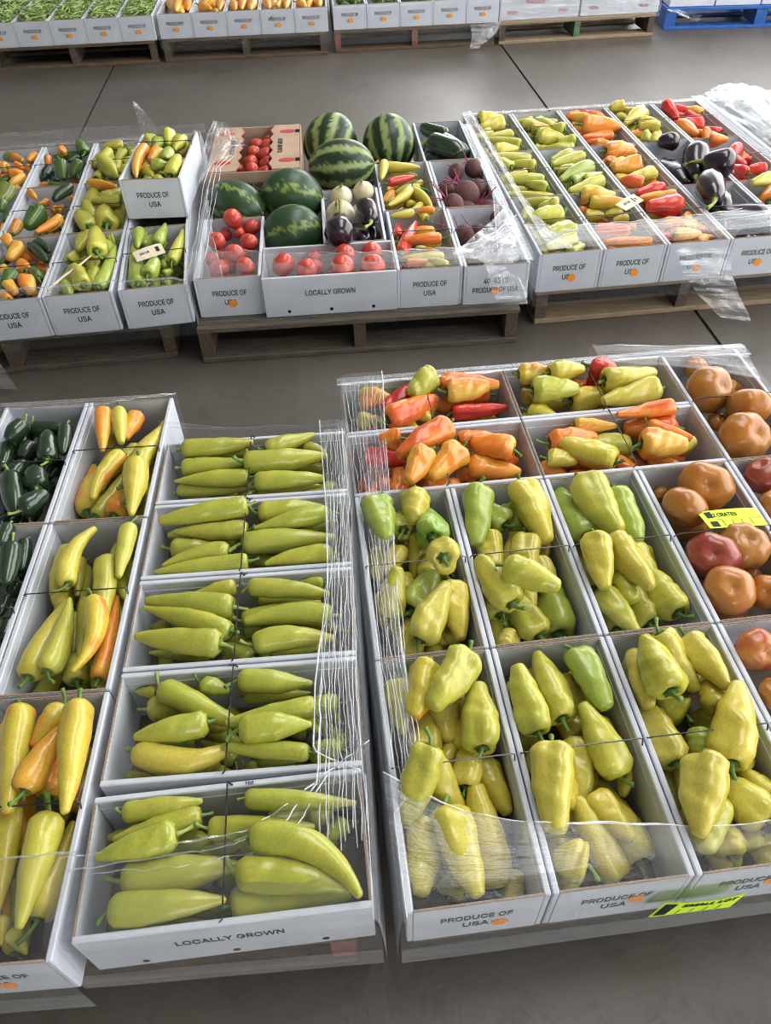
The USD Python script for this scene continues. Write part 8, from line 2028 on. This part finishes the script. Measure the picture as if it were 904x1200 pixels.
# melon pallet
w = wrap(MID, 'clear stretch film around the mixed melon and tomato pallet', .005, 1.028, .035, 1.16, .126, front=[(0, .16), (.2, .15), (.23, .12), (.6, .09), (.83, .09), (.93, .16), (1.03, .28)], right=[(.03, .10), (.3, .06), (.5, .03), (1.1, .03)], left=[(.03, .10), (.3, .05), (.5, .02), (.66, 0), (1.15, 0)], seed=17)
for k in range(4): rope(w, MID, [(.005 + .012 * k, .06, ZR + .015), (.01 + .014 * k, .35, ZR + .03), (.012 + .016 * k, .62, ZR + .055), (.03 + .012 * k, .69, .332), (.05 + .02 * k, .80, .332)], .0010, 90 + k, 60)
flap(w, MID, [[(-.012, .60, ZR + .04), (-.012, .9, .328), (.01, 1.15, .332)], [(.05, .72, .337), (.06, .9, .340), (.06, 1.13, .336)], [(.10, .80, .336), (.15, .88, .338), (.11, .98, .335)]], 95, .011, 'film')
flap(w, MID, [[(.80, .11, ZR + .016), (.90, .24, ZR + .02), (1.02, .40, ZR + .02)], [(.88, .04, ZR + .012), (.98, .12, ZR + .012), (1.04, .28, ZR + .01)], [(.90, .012, .19), (1.0, .012, .19), (1.045, .22, .18)], [(.93, -.004, .142), (1.02, -.004, .138), (1.045, .16, .145)]], 97, .012, 'film_bunched', 70, 60)
# middle left
w = wrap(ML, 'clear stretch film around the middle left pepper pallet', -.62, .415, 0, 1.22, .09, front=[(-.62, .03), (.2, .02), (.4, .0)], right=[(0, .0), (.4, .0), (1.2, .01)], back=[(-.62, .03), (.4, .04)], seed=23)
flap(w, ML, [[(-.62, 1.21, ZR + .015), (-.2, 1.225, ZR + .015), (.44, 1.22, ZR + .01)], [(-.62, 1.25, ZR + .05), (-.2, 1.27, ZR + .05), (.10, 1.25, ZR + .05), (.44, 1.22, ZR + .035)], [(-.62, 1.30, ZR - .0), (-.2, 1.33, ZR + .0), (.44, 1.27, ZR - .04)], [(-.62, 1.33, .15), (.44, 1.29, .14)]], 99, .010)
flap(w, ML, [[(.20, 1.10, ZR + .02), (.26, 1.08, ZR + .02)], [(.20, 1.14, ZR + .08), (.27, 1.12, ZR + .07)], [(.185, 1.19, ZR + .15), (.20, 1.19, ZR + .145)]], 101, .008, 'film_bunched', 30, 40)
flap(w, ML, [[(-.38, -.02, .20), (-.22, -.02, .15)], [(-.36, -.05, .11), (-.17, -.05, .08)], [(-.30, -.09, .04), (-.13, -.10, .012)]], 103, .007, 'film_bunched', 40, 50)
# middle right
w = wrap(MR, 'clear stretch film around the middle right yellow pepper pallet', 0, 1.05, 0, 1.22, .08, left=[(0, .10), (.15, .055), (.4, .035), (.85, .035), (1.2, .03)], front=[(0, .16), (.06, .145), (.22, .13), (.42, .127), (.6, .14), (.82, .165), (1.05, .20)], back=[(0, .03), (1.0, .04)], right=[(0, .05), (1.2, .06)], seed=29)
for k in range(3): rope(w, MR, [(.0, .14 - .02 * k, ZR + .016), (.2, .125 - .02 * k, ZR + .017), (.42, .12 - .02 * k, ZR + .017), (.62, .135 - .02 * k, ZR + .017), (1.04, .19 - .02 * k, ZR + .016)], .0009, 110 + k, 90)
flap(w, MR, [[(.42, -.012, .245), (.60, -.014, .235)], [(.46, -.03, .17), (.62, -.035, .16)], [(.53, -.05, .09), (.66, -.06, .08)], [(.60, -.09, .03), (.70, -.10, .012)]], 113, .012, 'film_bunched', 44, 60)
# far right
w = wrap(FR, 'shiny stretch film bunched over the dark squash at right edge', 0, .42, 0, 1.22, .08, left=[(0, .20), (.6, .20), (1.2, .20)], back=[(0, .10), (.4, .12)], seed=31)
flap(w, FR, [[(-.014, -.02, ZR + .01), (-.014, 1.23, ZR + .01)], [(.03, 0, ZR + .045), (.05, .6, ZR + .05), (.05, 1.22, ZR + .05)], [(.12, 0, ZR + .05), (.13, .6, ZR + .055), (.15, 1.22, ZR + .05)], [(.20, 0, ZR + .03), (.22, .6, ZR + .04), (.24, 1.2, ZR + .03)]], 115, .010, 'film_bunched', 110, 60)
# back row
w = wrap(R3, 'torn stretch film around the back row pallet with red stringer ends', 0, 1.02, 0, .83, .045, front=[(0, 0), (1.02, 0)], right=[(0, 0), (.8, 0)], seed=37)
flap(w, R3, [[(.84, -.016, .12), (1.03, -.016, .13)], [(.85, -.04, .07), (1.0, -.05, .08)], [(.83, -.09, .012), (.88, -.10, .012)]], 117, .012, 'film_bunched', 36, 40)
w = wrap(R2, 'thin stretch film around the orange pepper pallet in the back row', 0, 1.02, 0, .83, .06, front=[(0, 0), (1.02, 0)], right=[(0, 0), (.8, 0)], seed=41)
w = wrap(R1, 'thin stretch film around the green bean pallet in the back row', 0, 1.02, 0, .83, .12, front=[(0, 0), (1.02, 0)], right=[(0, 0), (.8, 0)], seed=43)
w = thing('stretch_wrap', 'clear stretch film around the two printed white cartons', 'plastic wrap')
film_part(w, 'film_side', [[(-.005, .012, .10), (1.02, .012, .10)], [(-.005, .008, .16), (1.02, .008, .16)], [(-.005, .008, .49), (1.02, .008, .49)]], 70, 60, .004, 45, R4, 'film_bunched')
w = thing('torn_film', 'twisted scrap of film hanging from the blue pallet corner', 'plastic wrap')
film_part(w, 'loose_flap', [[(.03, -.01, .118), (.07, -.01, .12)], [(.10, -.035, .085), (.13, -.035, .10)], [(.20, -.04, .050), (.22, -.04, .085)]], 24, 30, .010, 47, R5, 'film_bunched')
rope(w, R5, [(.0, -.006, .115), (.06, -.03, .105), (.14, -.04, .075)], .006, 121, 30)
